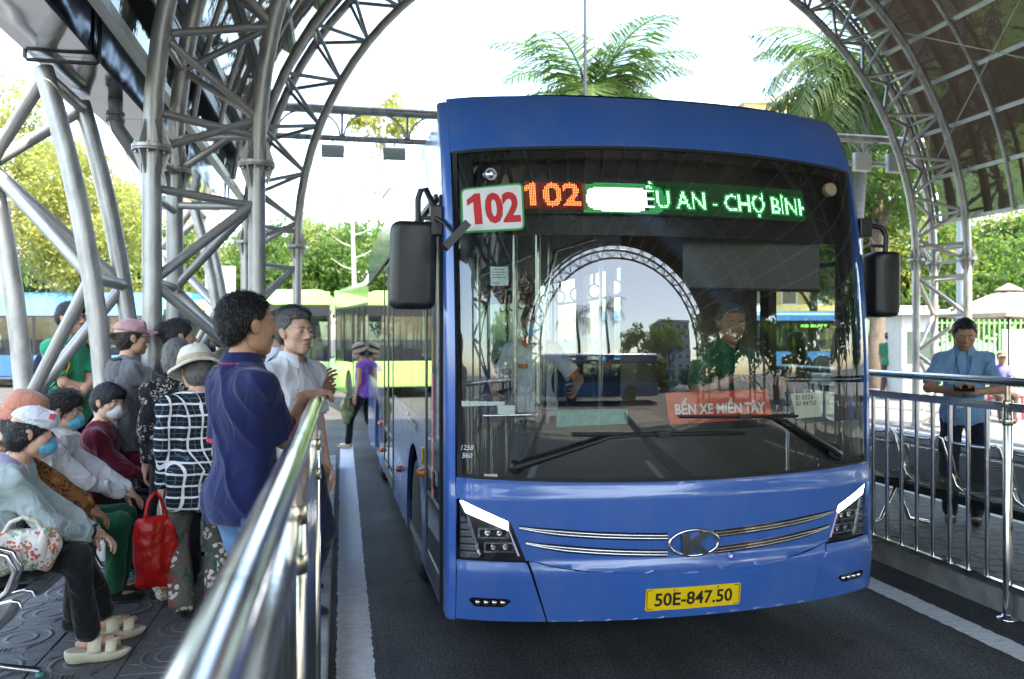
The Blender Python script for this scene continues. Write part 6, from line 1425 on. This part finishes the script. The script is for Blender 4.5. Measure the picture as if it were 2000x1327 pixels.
# ---- worn hats
def cap_hat(m, brim_m=None, logo=None):
    def f(I):
        S = SDF().ell((0, -.012, .046), (.088, .106, .082), .01).ell((0, .06, .085), (.06, .03, .035), .02).cut((0, 0, .040), (0, -.16, -1)); v, g = S.moved(I['Hm'], I['hc'], I['sc'] * 1.06).mesh(.007); hat_o = np_mesh('cap', v, g, m, I['root'])
        vs = []; n = 12
        for lay in range(5):
            for j in range(n + 1):
                a = R(-62 + 124 * j / n); r = .075 + .085 * lay / 4 * math.cos(a * .72); vs.append(I['hp'](math.sin(a) * (.082 + .012 * lay / 4), .055 + .0 + math.cos(a) * .042 + .085 * lay / 4 * math.cos(a * 1.15), .050 - .016 * (lay / 4) ** 1.5 - .018 * math.sin(a) ** 2))
        up = [Vector(q) + Vector(I['Hm'] @ np.array([0, 0, .005])) for q in vs]; k = n + 1; q = [(l * k + j, l * k + j + 1, (l + 1) * k + j + 1, (l + 1) * k + j) for l in range(4) for j in range(n)]; N = len(vs)
        MB().add(vs + up, q + [tuple(N + i for i in t[::-1]) for t in q] + [(4 * k + j, 4 * k + j + 1, N + 4 * k + j + 1, N + 4 * k + j) for j in range(n)], True).build('peak', brim_m or m, hat_o)
        MB().lathe([(.006, 0), (.005, .004), (.001, .006)], 8, Matrix(I['Hm'].tolist()), I['hp'](0, -.012, .127)).build('button', m, hat_o)
        if logo: logo(I, hat_o)
    return f
def brim_hat(m, r=.17, droop=.03, crown=.1, band=None):
    def f(I):
        Mx = Matrix((I['Hm'] @ rotx(-.08)).tolist()); c = I['hp'](0, -.012, .045); rs = random.Random(4); pr = [(r * I['sc'], -droop * 1.2), (r * .86, -droop * .7), (r * .66, -droop * .2), (.098, .0), (.094, .03), (.088, .06), (.070, crown - .01), (.035, crown + .004), (.002, crown + .008)]
        mb = MB(); n = 40; vs = []
        for a, z in pr: vs += [Vector(c) + Mx @ Vector((a * math.cos(2 * math.pi * k / n), a * 1.12 * math.sin(2 * math.pi * k / n), z + (a / r) ** 3 * .012 * math.sin(3 * 2 * math.pi * k / n + 1))) for k in range(n)]
        fs = [(i * n + k, i * n + (k + 1) % n, (i + 1) * n + (k + 1) % n, (i + 1) * n + k) for i in range(len(pr) - 1) for k in range(n)]; hat_o = mb.add(vs, fs, True).build('sun_hat', m, I['root']); md = hat_o.modifiers.new('s', 'SOLIDIFY'); md.thickness = .004
        if band: MB().lathe([(.100, .004), (.101, .008), (.097, .030), (.095, .032)], 30, Mx @ Matrix.Diagonal((1, 1.12, 1)), c, False).build('hat_band', band, hat_o)
        return hat_o
    return f
# ---------------------------------------------------------------- patterned cloth
def pattern_mat(name, build, rough=.85):
    m = bpy.data.materials.new(name); m.use_nodes = True; nt = m.node_tree; p = nt.nodes['Principled BSDF']; p.inputs['Roughness'].default_value = rough; p.inputs['Specular IOR Level'].default_value = .25
    tc = nt.nodes.new('ShaderNodeTexCoord'); _lnk(nt, build(nt, tc.outputs['Object']), p.inputs['Base Color'])
    add_creases(m, .42); return m
def _mth(nt, op, a, b=None):
    n = nt.nodes.new('ShaderNodeMath'); n.operation = op
    for i, q in enumerate((a, b)):
        if q is None: continue
        if isinstance(q, (int, float)): n.inputs[i].default_value = q
        else: _lnk(nt, q, n.inputs[i])
    return n.outputs[0]
def _mixc(nt, fac, a, b):
    n = nt.nodes.new('ShaderNodeMix'); n.data_type = 'RGBA'; _lnk(nt, fac, n.inputs[0])
    for i, q in ((6, a), (7, b)):
        if isinstance(q, tuple): n.inputs[i].default_value = (*q, 1)
        else: _lnk(nt, q, n.inputs[i])
    return n.outputs[2]
def _grid(nt, vec):
    nz = nt.nodes.new('ShaderNodeTexNoise'); nz.inputs['Scale'].default_value = 6; _lnk(nt, vec, nz.inputs['Vector'])
    sp = nt.nodes.new('ShaderNodeSeparateXYZ'); _lnk(nt, vec, sp.inputs[0]); wob = _mth(nt, 'MULTIPLY', nz.outputs[0], .02)
    u = _mth(nt, 'ADD', _mth(nt, 'ADD', sp.outputs[0], _mth(nt, 'MULTIPLY', sp.outputs[1], .8)), wob); v = _mth(nt, 'ADD', sp.outputs[2], wob)
    f = lambda t, per, w, off=0.: _mth(nt, 'LESS_THAN', _mth(nt, 'FRACT', _mth(nt, 'ADD', _mth(nt, 'DIVIDE', t, per), off)), w)
    white = _mth(nt, 'MAXIMUM', f(u, .062, .17), f(v, .062, .17)); teal = _mth(nt, 'MAXIMUM', f(u, .062, .05, -.55), f(v, .062, .05, -.55))
    c = _mixc(nt, teal, (.010, .011, .016), (.06, .12, .15)); return _mixc(nt, white, c, (.62, .62, .62))
M_gridshirt = pattern_mat('cloth_black_white_check', _grid)
def _floral(base, cols, sc):
    def f(nt, vec):
        vo = nt.nodes.new('ShaderNodeTexVoronoi'); vo.inputs['Scale'].default_value = sc; _lnk(nt, vec, vo.inputs['Vector'])
        sp = nt.nodes.new('ShaderNodeSeparateColor'); _lnk(nt, vo.outputs['Color'], sp.inputs[0]); d = _mth(nt, 'LESS_THAN', vo.outputs['Distance'], .58); core = _mth(nt, 'LESS_THAN', vo.outputs['Distance'], .16)
        r1 = _mth(nt, 'GREATER_THAN', sp.outputs[0], .45); c = _mixc(nt, r1, cols[0], cols[1]); r2 = _mth(nt, 'GREATER_THAN', sp.outputs[1], .7); c = _mixc(nt, r2, c, cols[2]); c = _mixc(nt, core, c, cols[3])
        pet = nt.nodes.new('ShaderNodeTexVoronoi'); pet.inputs['Scale'].default_value = sc * 3.2; _lnk(nt, vec, pet.inputs['Vector']); e = _mth(nt, 'LESS_THAN', pet.outputs['Distance'], .5); c2 = _mixc(nt, e, base, c)
        return _mixc(nt, d, base, c2)
    return f
M_floralp = pattern_mat('cloth_floral_trousers', _floral((.11, .10, .085), ((.62, .55, .52), (.03, .10, .06), (.35, .03, .05), (.50, .22, .24)), 11))
M_floralb = pattern_mat('cloth_dark_floral', _floral((.012, .012, .014), ((.30, .24, .22), (.02, .02, .02), (.40, .36, .33), (.22, .10, .09)), 26))
M_floralbag = pattern_mat('cloth_floral_bag', _floral((.66, .63, .56), ((.50, .16, .08), (.20, .34, .20), (.55, .10, .09), (.65, .42, .12)), 20))
M_camo = pattern_mat('cloth_brown_print', _floral((.22, .085, .025), ((.05, .03, .02), (.30, .16, .06), (.03, .02, .015), (.14, .07, .03)), 20))
c_navy = cloth('navy_polo', (.010, .016, .075), wr=.22); c_trim = cloth('red_trim', (.50, .02, .05)); c_jeans = mat('cloth_jeans', (.055, .13, .30), .9, var=.35, vscale=5, col2=(.13, .24, .42)); add_creases(c_jeans, .5); c_white = cloth('white', (.62, .61, .63)); c_black = cloth('black', (.010, .010, .011)); c_dnavy = cloth('dark_navy', (.010, .013, .030)); c_grey = cloth('grey_jacket', (.115, .115, .12)); c_green = cloth('green_tee', (.02, .34, .17)); c_burg = cloth('burgundy', (.115, .008, .022)); c_mint = cloth('mint_jacket', (.36, .43, .42)); c_brown = cloth('rust_brown', (.26, .085, .022)); c_salmon = cloth('salmon', (.48, .20, .13)); c_cream = cloth('cream', (.68, .62, .50)); c_pink = cloth('dusty_pink', (.50, .29, .29)); c_purple = cloth('purple', (.30, .12, .50)); c_lblue = cloth('light_blue', (.20, .36, .58)); c_dgreen = cloth('dark_green', (.012, .075, .045)); c_fgreen = cloth('fern_green', (.03, .19, .10)); c_teal = cloth('teal', (.02, .11, .10)); c_pgreen = cloth('pine_green', (.008, .10, .05)); c_grey2 = cloth('grey_blue', (.25, .29, .36)); c_beige = cloth('beige', (.46, .37, .26)); c_khaki = cloth('khaki_dark', (.08, .055, .045)); c_skyb = cloth('sky_blue', (.25, .50, .66)); c_lav = cloth('blue_violet', (.12, .12, .48)); c_orange = cloth('orange_trim', (.65, .12, .03)); c_lilac = cloth('lilac_hood', (.30, .27, .36)); c_olive = cloth('olive', (.16, .15, .10))
m_maskb = cloth('mask_blue', (.10, .42, .60)); m_maskw = cloth('mask_white', (.66, .66, .64)); m_maskp = cloth('mask_beige', (.50, .42, .37)); m_plastic = lambda n, c, r=.25: mat('plastic_' + n, c, r, var=.15, vscale=12, bump=.7, bscale=16, trans=(*[min(1, q * 1.3) for q in c], .25))
M_sandal = mat('sandal_cream', (.60, .55, .42), .55, bump=.05, bscale=80)
G_L = 'people waiting on the left platform'
# ---------------------------------------------------------------- standing people, left platform
navy = person('man in a navy polo with red trim seen from behind, hand on the rail', (-.37, 3.30, PZ), R(-60), 1.68, head=(.02, .02, 0), arms={1: dict(w=(-.075, .29, 1.285), pole=(.75, -.75, -1), palm=(-.1, .2, -1), curl=.75, spread=.2, dir=(.1, 1, .25), thumb=.7)},
    skin='mid', hair='short', shirt=c_navy, shirt_len=.02, pants=c_jeans, shoes=c_black, build=1.02, hips=.82, h=.008, hh=.0045, strands=7000, collar=(c_navy, None, c_trim), cuff=c_trim, group=G_L, fold=.010)
white = person('grey-haired man in a white short-sleeved shirt facing the camera', (-.26, 4.62, PZ), R(-132), 1.66, head=(-.12, .0, 0), skin='light', hair='short', hcol='greydark', shirt=c_white, shirt_len=.06, pants=c_dnavy, shoes=c_black, build=1.02, h=.009, hh=.004, strands=4500, collar=(c_white, None, None), group=G_L, fold=.011)
person('dark-haired man pointing right, mostly hidden behind the white-shirted man', (-.30, 5.12, PZ), R(-70), 1.70, head=(.25, 0, 0), skin='tan', hair='fringe', shirt=c_grey2, pants=c_dnavy, shoes=c_black, arms={1: dict(w=(.06, .17, 1.20), palm=(-1, 0, -.3), curl=.5, point=True), -1: dict(w=(-.04, .16, 1.24), palm=(1, 0, -.3), curl=.35)}, group=G_L, strands=2500)
bpk = person('man in a white tee with a dark backpack strap behind the navy polo', (-.40, 5.78, PZ), R(-75), 1.70, head=(-.2, 0, 0), skin='tan', hair='short', shirt=c_white, pants=c_dnavy, shoes=c_black, group=G_L, strands=1500)
person('short person in a light blue shirt glimpsed past the navy polo', (-.56, 5.22, PZ), R(-60), 1.48, head=(.2, 0, 0), skin='tan', hair='bob', shirt=c_skyb, pants=c_dnavy, shoes=c_black, group=G_L)
def flower(I):
    h_ = brim_hat(c_cream, .175, .035, .105, c_beige)(I); mb = MB(); rs = random.Random(2)
    for k in range(16):
        a = rs.random() * 6.28; r = rs.random() * .03; c = Vector(I['hp'](.088 - .02 + .01, -.02, .055)) + Vector((.01, r * math.cos(a), r * math.sin(a))); mb.lathe([(.001, 0), (.012, .004), (.014, .008)], 7, Matrix.Rotation(R(90 + rs.uniform(-40, 40)), 3, 'Y'), c)
    mb.build('hat_flower', cloth('flower_taupe', (.36, .28, .24)), h_)
grid = person('short woman in a black and white checked blouse and cream sun hat', (-.77, 4.78, PZ), R(18), 1.44, head=(.25, -.25, 0), lean=.06, skin='light', hair='bob', hcol='greydark', shirt=M_gridshirt, sleeve='long', shirt_len=.16, pants=M_floralp, skirted=True, shoes=c_black, build=1.12, hips=1., h=.009, hh=.006, hat=flower, group=G_L, fold=.011)
person('person with short grey hair and dark floral blouse behind the sun hat', (-1.00, 5.38, PZ), R(15), 1.50, head=(-.3, 0, 0), skin='light', hair='bob', hcol='grey', shirt=M_floralb, sleeve='long', pants=c_black, shoes=c_black, strands=2500, group=G_L)
def clip(I): 
    mb = MB()
    for k in range(5): mb.tube([I['hp'](-.062 + .004 * k, -.10 + .006 * k, .05 + .012 * (k - 2)), I['hp'](-.085, -.095 + .01 * k, .045 + .016 * (k - 2)), I['hp'](-.07, -.07 + .012 * k, .035 + .012 * (k - 2))], .006, 6)
    mb.build('hair_claw', mat('purple_plastic', (.28, .04, .42), .3), I['root'])
person('woman in black with a hair bun held by a purple claw', (-1.12, 6.02, PZ), R(-62), 1.64, head=(-.1, 0, 0), skin='light', hair='bun', shirt=c_black, sleeve='long', pants=c_black, shoes=c_black, strands=2500, hat=clip, hatcut=False, group=G_L)
def hood(I, m, inner, w=1.):
    S = SDF(); tp, T = I['tp'], I['T']; s = I['sc']
    S.ell(tp(0, -.085, 1.36), np.array([.125 * w, .062, .085]) * s, .04, T).ell(tp(0, -.03, 1.415), np.array([.115 * w, .095, .045]) * s, .04, T).sub(tp(0, .01, 1.46), np.array([.075 * w, .095, .06]) * s, .02, T); v, f = S.mesh(.010); n_ = vert_normals(v, f); np_mesh('hood', v + n_ * (vnoise(v, 14, 3) * .008)[:, None], f, m, I['root'])
    if inner: S = SDF().ell(tp(0, -.045, 1.435), np.array([.098 * w, .085, .035]) * s, .02, T); v, f = S.mesh(.010); np_mesh('hood_lining', v, f, inner, I['root'])
def pcap(I): cap_hat(c_pink)(I); hood(I, c_grey, c_black)
pink = person('person in a dusty pink cap and grey hooded jacket raising a hand', (-1.40, 5.90, PZ), R(-62), 1.63, head=(-.05, 0, 0), skin='light', hair='bun', hcol='brown', shirt=c_grey, sleeve='long', shirt_len=.08, pants=c_dnavy, shoes=c_black, glasses=True, build=1.06, arms={1: dict(w=(.10, .30, 1.40), pole=(.5, 0, -1), palm=(-1, .2, 0), curl=.15, spread=.5, thumb=.0, dir=(-.1, .35, 1)), -1: dict(w=(-.02, .26, 1.33), pole=(-.5, 0, -1), palm=(1, 0, 0), curl=.9, dir=(.3, .3, 1))}, hat=pcap, h=.010, hh=.006, group=G_L, fold=.012)
green = person('tall young man in glasses and a green tee with folded arms', (-2.20, 7.36, PZ), R(-122), 1.80, head=(.1, .0, 0), skin='light', hair='fringe', shirt=c_green, shirt_len=.10, pants=c_dnavy, shoes=c_black, glasses=True, build=1.04, arms={1: dict(w=(-.10, .20, 1.10), pole=(1, -.2, -.4), palm=(0, -1, 0), curl=.5, dir=(-1, .1, .1)), -1: dict(w=(.10, .24, 1.08), pole=(-1, -.2, -.4), palm=(0, -1, 0), curl=.5, dir=(1, .1, .05))}, strands=2500, h=.010, group=G_L, fold=.011)
person('person in a dark cap and khaki jacket beyond the steel leg', (-.98, 7.35, PZ), R(-40), 1.66, skin='light', hair='bob', shirt=c_olive, sleeve='long', pants=c_black, shoes=c_black, hat=cap_hat(c_black), mask=m_maskw, group=G_L, h=.014, hh=.008)
person('black-haired person standing beyond the dark cap', (-.98, 8.25, PZ), R(-70), 1.68, skin='tan', hair='fringe', shirt=c_dnavy, pants=c_black, shoes=c_black, group=G_L, h=.014, hh=.008)
person('person with black hair half hidden by the near steel tube', (-1.62, 7.75, PZ), R(-60), 1.68, skin='tan', hair='short', shirt=c_teal, pants=c_black, shoes=c_black, group=G_L, h=.014, hh=.008)
# ---------------------------------------------------------------- seated women on the bench
lap = lambda y=.36, z=.62, sp=.05: {1: dict(w=(sp, y, z), pole=(1, -.6, -.3), palm=(-.3, .1, -1), curl=.55, thumb=.6), -1: dict(w=(-sp, y + .02, z - .01), pole=(-1, -.6, -.3), palm=(.3, .1, -1), curl=.55, thumb=.6)}
def wcap(I):
    def logo(I, o):
        v, t = text_fit('LÂ VYGOLF', .085, .015, .01, .2); np_mesh('cap_lettering', [I['hp'](.0925 - .6 * x_ * x_, .012 + x_ * 1., .070 + y_ + x_ * .15) for x_, y_, _ in v], t, mat('cap_print_teal', (.05, .25, .24), .6), o, False)
        MB().obox(Vector(I['hp'](.055, .062, .098)), (.014, .010, .012), Matrix(I['Hm'].tolist())).build('cap_emblem', mat('cap_print_red', (.55, .02, .04), .6), o)
    cap_hat(c_white, logo=logo)(I); hood(I, c_mint, c_lilac, 1.05)
def sandals(I):
    for s in (1, -1):
        kn, ank = I['legs'][s]; toe = I['toes'][s]; fm = frame_to(toe, (0, 0, -1)); g = empty('sandal', (0, 0, 0), parent=I['root'])
        S = SDF().ell((0, .055, -.078), (.050, .138, .060), .02).ell((0, -.045, -.085), (.044, .055, .060), .02).cut((0, 0, -.128), (0, 0, -1)).cut((0, 0, -.072), (0, .04, 1)); v, f = S.moved(fm, ank, 1.).mesh(.006); np_mesh('sole', v, f, M_sandal, g)
        for y0, w, zz in ((.040, .030, -.014), (.112, .024, -.030)):
            P = [ank + fm @ np.array([.050 * math.cos(R(a)), y0 + (.01 if a in (90,) else 0), -.080 + (zz + .080 + .006) * math.sin(R(a))]) for a in range(0, 181, 15)]; vs = []
            for p in P: vs += [p + fm @ np.array([0, w, 0]), p - fm @ np.array([0, w, 0])]
            o = MB().add(vs, [(2 * k, 2 * k + 1, 2 * k + 3, 2 * k + 2) for k in range(len(P) - 1)], True).build('strap', M_sandal, g); o.modifiers.new('s', 'SOLIDIFY').thickness = .006
            if y0 > 0: MB().lathe([(.006, 0), (.006, .004)], 8, c=P[6] + np.array([0, 0, .003])).build('stud', M_black, g)
capw = person('seated woman in a white cap and mint jacket with cream sandals', (-1.62, 4.14, PZ), R(-74), 1.56, pose='sit', seat_h=.42, lean=.34, head=(-.12, .06, 0), skin='light', hair='bob', shirt=c_mint, sleeve='long', shirt_len=-.02, pants=c_black, arms=lap(.46, .60, .035), mask=m_maskb, hat=wcap, build=1.06, h=.008, hh=.005, group=G_L, legs={1: (.06, .44, .13), -1: (-.20, .52, .13)}, fold=.013, cuff=c_black, strands=2500)
capw['toes'] = {1: (.25, 1, 0), -1: (.1, 1, 0)}; sandals(capw)
tv, tt = text_fit('NG', .10, .055, .03); np_mesh('jacket_lettering', [capw['tp'](.105 - x_ * .25, .122 - abs(x_) * .1 + x_ * 0, 1.18 + y_) + np.array([x_ * .0, 0, 0]) for x_, y_, _ in tv], tt, M_ink, capw['root'], False)
person('seated person in a salmon bucket hat and rust-brown top', (-1.74, 4.66, PZ), R(-80), 1.56, pose='sit', seat_h=.42, lean=.16, head=(-.1, -.15, 0), skin='tan', hair='bob', shirt=M_camo, sleeve='long', pants=c_black, shoes=c_black, arms=lap(.42, .62), hat=brim_hat(c_salmon, .135, .05, .10, c_salmon), group=G_L, h=.010, fold=.012)
def barr(I):
    mb = MB()
    for k in range(9): a = R(150 + 240 * k / 8 - 60); mb.lathe([(.001, 0), (.011, .004), (.001, .012)], 7, c=I['hp'](.06 * math.cos(R(-150 + 15 * k)), -.09 - .01 * math.sin(k), -.085 + .012 * math.sin(k * 2)))
    mb.build('hair_tie', mat('tie_pink', (.62, .36, .33), .4), I['root'])
person('seated woman with long black hair, white cardigan and green trousers', (-1.66, 5.15, PZ), R(-84), 1.54, pose='sit', seat_h=.42, lean=.12, head=(-.25, -.1, 0), skin='light', hair='long', shirt=c_white, sleeve='long', pants=c_pgreen, shoes=c_black, arms=lap(.40, .63), mask=m_maskb, hat=barr, hatcut=False, strands=5000, group=G_L, h=.010, fold=.012)
person('seated woman in a burgundy top with cropped black hair and mask', (-1.54, 5.64, PZ), R(-88), 1.56, pose='sit', seat_h=.42, lean=.10, head=(-.55, -.1, 0), skin='light', hair='fringe', shirt=c_burg, sleeve='long', pants=c_black, shoes=c_black, arms=lap(.38, .63), mask=m_maskw, strands=3000, build=1.1, group=G_L, h=.010, fold=.011)
# ---------------------------------------------------------------- walkers and people on the right
person('woman in a purple vest and beige hat walking beside the buses', (.33, 12.85, 0), R(72), 1.60, head=(.1, -.2, 0), lean=.06, skin='mid', hair='bun', shirt=c_purple, sleeve='none', shirt_len=.03, pants=c_black, shoes=c_beige, mask=m_maskp, hat=brim_hat(c_beige, .13, .05, .09, c_black), arms={1: dict(w=(.24, .02, .80), palm=(-1, 0, 0), curl=.7)}, legs={1: (.08, -.26, .10), -1: (-.08, .22, .085)}, h=.012, hh=.007)
blue = person('man in a light blue shirt looking down at his phone behind the railing', (5.02, 5.86, PZ), R(140), 1.68, head=(.12, -.42, 0), skin='mid', hair='short', shirt=c_lblue, shirt_len=.03, pants=c_dnavy, shoes=c_black, build=1.0, arms={1: dict(w=(.05, .27, 1.10), pole=(1, -.1, -.6), palm=(-.6, .1, .5), curl=.7, dir=(-.8, .4, .1)), -1: dict(w=(-.06, .28, 1.10), pole=(-1, -.1, -.6), palm=(.6, .1, .5), curl=.7, dir=(.8, .4, .1))}, collar=(c_lblue, None, None), strands=3000, h=.009, hh=.005, fold=.012)
lan = MB().tube([blue['tp'](-.055, .05, 1.42), blue['tp'](-.05, .118, 1.33), blue['tp'](-.01, .128, 1.18), blue['tp'](0, .135, 1.06)], .004, 5); lan.tube([blue['tp'](.055, .05, 1.42), blue['tp'](.05, .118, 1.33), blue['tp'](.012, .128, 1.18), blue['tp'](0, .135, 1.06)], .004, 5)
ly = lan.build('lanyard', cloth('lanyard_blue', (.03, .05, .35)), blue['root']); MB().box((-.05, .142, .90 + .02), (.05, .146, .985)).build('name_badge', M_white, ly)
person('man in a fern green polo and navy cap walking on the far pavement', (13.6, 18.45, PZ), R(-55), 1.66, skin='tan', hair='short', shirt=c_fgreen, pants=c_khaki, shoes=c_black, hat=cap_hat(c_dnavy), arms={1: dict(w=(.08, .26, 1.30), palm=(-1, 0, 0), curl=.8)}, legs={1: (.08, .25, .085), -1: (-.08, -.25, .10)}, h=.014, hh=.008)
person('man in blue-violet and a khaki cap seated beyond the railing', (11.95, 13.0, PZ), R(150), 1.6, pose='sit', skin='tan', hair='short', shirt=c_lav, pants=c_khaki, shoes=c_black, hat=cap_hat(c_olive), arms=lap(.36, .64), h=.014, hh=.008)
st3 = empty('plastic_stool', (11.95, 13.0, PZ), 0, 'red plastic stool under the seated man in blue-violet', 'stool', 'red plastic stools'); MB().box((-.15, -.15, .40), (.15, .15, .44), .015).build('seat', M_stool, st3)
for x in (-1, 1):
    for y in (-1, 1): MB().beam((x * .17, y * .17, 0), (x * .13, y * .13, .40), .04, .03).build('leg', M_stool, st3)
person('woman with a ponytail on the platform seen through the driver window', (4.95, 8.3, PZ), R(20), 1.58, skin='mid', hair='long', shirt=c_olive, pants=c_black, shoes=c_black, h=.014, hh=.008)
# ---------------------------------------------------------------- in the bus
def bus_pt(x, y, z): a = R(1.05); return (1.762 + x * math.cos(a) - y * math.sin(a), 3.95 + x * math.sin(a) + y * math.cos(a), z)
person('bus driver in a dark green shirt with both hands at the wheel', bus_pt(.60, .80, .60), R(181), 1.66, pose='sit', lean=.10, head=(-.12, -.05, 0), skin='tan', hair='short', hcol='greydark', shirt=c_dgreen, pants=c_black, shoes=c_black, arms={1: dict(w=(.15, .36, .86), pole=(.8, -.3, -1), palm=(-.3, .3, -1), curl=.9), -1: dict(w=(-.18, .36, .84), pole=(-.8, -.3, -1), palm=(.3, .3, -1), curl=.9)}, collar=(c_dgreen, None, None), legs={1: (.1, .36, .09), -1: (-.1, .36, .09)}, strands=2000, h=.010, hh=.005)
cond = person('bus conductor in a white shirt with orange trim standing inside the bus', bus_pt(-.40, 1.75, .33), R(165), 1.58, head=(.3, -.1, 0), skin='tan', hair='short', shirt=c_white, pants=c_black, shoes=c_black, cuff=c_orange, mask=m_maskb, collar=(c_orange, None, None), arms={1: dict(w=(.25, .15, .95), palm=(-1, 0, 0)), -1: dict(w=(-.30, .22, 1.02), palm=(1, 0, 0))}, h=.011, hh=.006)
MB().box((.03, .115, 1.16), (.11, .125, 1.19)).build('pocket_flap', c_orange, cond['root']); MB().box((-.11, .115, 1.16), (-.03, .125, 1.19)).build('pocket_flap', c_orange, cond['root'])
# ---------------------------------------------------------------- carried things
def world_pt(I, p): 
    r = I['root']; c, s = math.cos(r.rotation_euler[2]), math.sin(r.rotation_euler[2]); return Vector((r.location[0] + c * p[0] - s * p[1], r.location[1] + s * p[0] + c * p[1], r.location[2] + p[2]))
def sack(name, c, r, m, label, cat, handle, rz=0., amp=.02, seed=1, hh_=.16, hm=None):
    t = empty(name, c, rz, label, cat); S = SDF().ell((0, 0, 0), r, .02)
    for x in (-1, 1): S.cap((x * r[0] * .62, 0, -r[2] * .82), (x * r[0] * .60, 0, r[2] * .75), r[1] * .62, r[1] * .40, .05)
    S.cut((0, 0, r[2] * .86), (0, 0, 1)); v, f = S.mesh(.009); n_ = vert_normals(v, f); q = v * np.array([1.3, 1.3, .5]); v = v + n_ * ((1 - np.abs(vnoise(q, 16, seed)) * 2) * amp * .6 + vnoise(v, 8, seed) * amp)[:, None]; np_mesh('bag', v, f, m, t)
    if handle:
        for s in (-1, 1): MB().tube([(-r[0] * .55, s * .012, r[2] * .80), (-r[0] * .35, s * .010, r[2] + hh_ * .6), (0, s * .006, r[2] + hh_), (r[0] * .35, s * .010, r[2] + hh_ * .6), (r[0] * .55, s * .012, r[2] * .80)], .009, 6).build('handle', hm or m, t)
    return t
wl = world_pt(grid, grid['arms'][-1][1]); sack('carrier_bag', wl + Vector((-.03, -.03, -.33)), (.100, .055, .195), m_plastic('red', (.55, .012, .012)), 'bulging red plastic carrier bag hanging from the checked woman\'s hand', 'bag', True, R(20), .022, 3, .12)
sack('carrier_bag', Vector((-1.02, 6.0, .17 + .75)), (.11, .07, .22), m_plastic('red2', (.50, .012, .03)), 'red plastic bag held beside the woman with the hair bun', 'bag', True, 0, .02, 5, .14)
sack('tote_bag', Vector((-1.02, 5.05, .17 + .24)), (.13, .06, .20), M_floralbag, 'floral cloth tote standing on the floor behind the red bag', 'bag', True, R(-70), .012, 7, .16, c_cream)
sack('handbag', Vector((-1.38, 3.98, .17 + .60)), (.14, .05, .09), M_floralbag, 'small floral cloth handbag on the lap under the mint jacket', 'bag', True, R(15), .014, 9, .05, c_cream)
sack('shoulder_bag', Vector((-1.20, 5.80, .17 + .92)), (.075, .05, .12), mat('black_leather', (.012, .012, .013), .4, bump=.2, bscale=60), 'black shoulder bag hanging at the side of the grey jacket', 'bag', True, R(-60), .006, 2, .2)
sack('carrier_bag', Vector((.08, 12.75, .62)), (.13, .09, .20), m_plastic('olive', (.22, .24, .10)), 'dull green plastic bag carried by the woman in purple', 'bag', True, R(80), .02, 4, .06)
def backpack(I, m, strap, label):
    r = I['root']; t = empty('backpack', r.location, r.rotation_euler[2], label, 'backpack'); tp, T, s = I['tp'], I['T'], I['sc']
    S = SDF().ell(tp(0, -.20, 1.16), np.array([.155, .085, .225]) * s, .03, T).ell(tp(0, -.24, 1.06), np.array([.13, .075, .12]) * s, .03, T); v, f = S.mesh(.012); np_mesh('pack', v, f, m, t)
    for x in (-1, 1): MB().beam(tp(x * .10, -.283, 1.22), tp(x * .10, -.30, .98), .03, .012, (1, 0, 0)).build('stripe', strap, t)
    for x in (-1, 1):
        pts = [tp(x * .10, -.13, 1.37), tp(x * .115, -.06, 1.432), tp(x * .118, .03, 1.428), tp(x * .118, .105, 1.36), tp(x * .125, .130, 1.24), tp(x * .145, .085, 1.12), tp(x * .165, -.02, 1.05), tp(x * .13, -.14, 1.0)]; vs = []
        for i, p in enumerate(pts): vs += [p + T @ np.array([-.022, 0, 0]), p + T @ np.array([.022, 0, 0])]
        o = MB().add(vs, [(2 * k, 2 * k + 1, 2 * k + 3, 2 * k + 2) for k in range(7)], True).build('shoulder_strap', m, t); o.modifiers.new('s', 'SOLIDIFY').thickness = .012; o.modifiers.new('b', 'SUBSURF').levels = 1
        MB().tube([p + T @ np.array([0, .012, .004]) for p in pts[1:6]], .008, 6).build('strap_piping', strap, t)
backpack(green, cloth('pack_navy', (.012, .016, .04)), cloth('pack_yellow', (.55, .30, .03)), 'navy backpack with yellow piping worn by the man in green')
backpack(bpk, cloth('pack_navy', (.012, .016, .04)), c_black, 'dark backpack worn over the white tee')
ph = empty('mobile_phone', world_pt(blue, np.array([0, .345, 1.135])), R(140), 'black mobile phone held by the man in light blue', 'phone'); ph.rotation_euler = (R(-35), 0, R(140)); MB().box((-.075, -.036, -.004), (.075, .036, .004), .003).build('case', M_black, ph); MB().box((-.07, -.032, .0042), (.07, .032, .005)).build('screen', M_gloss, ph)
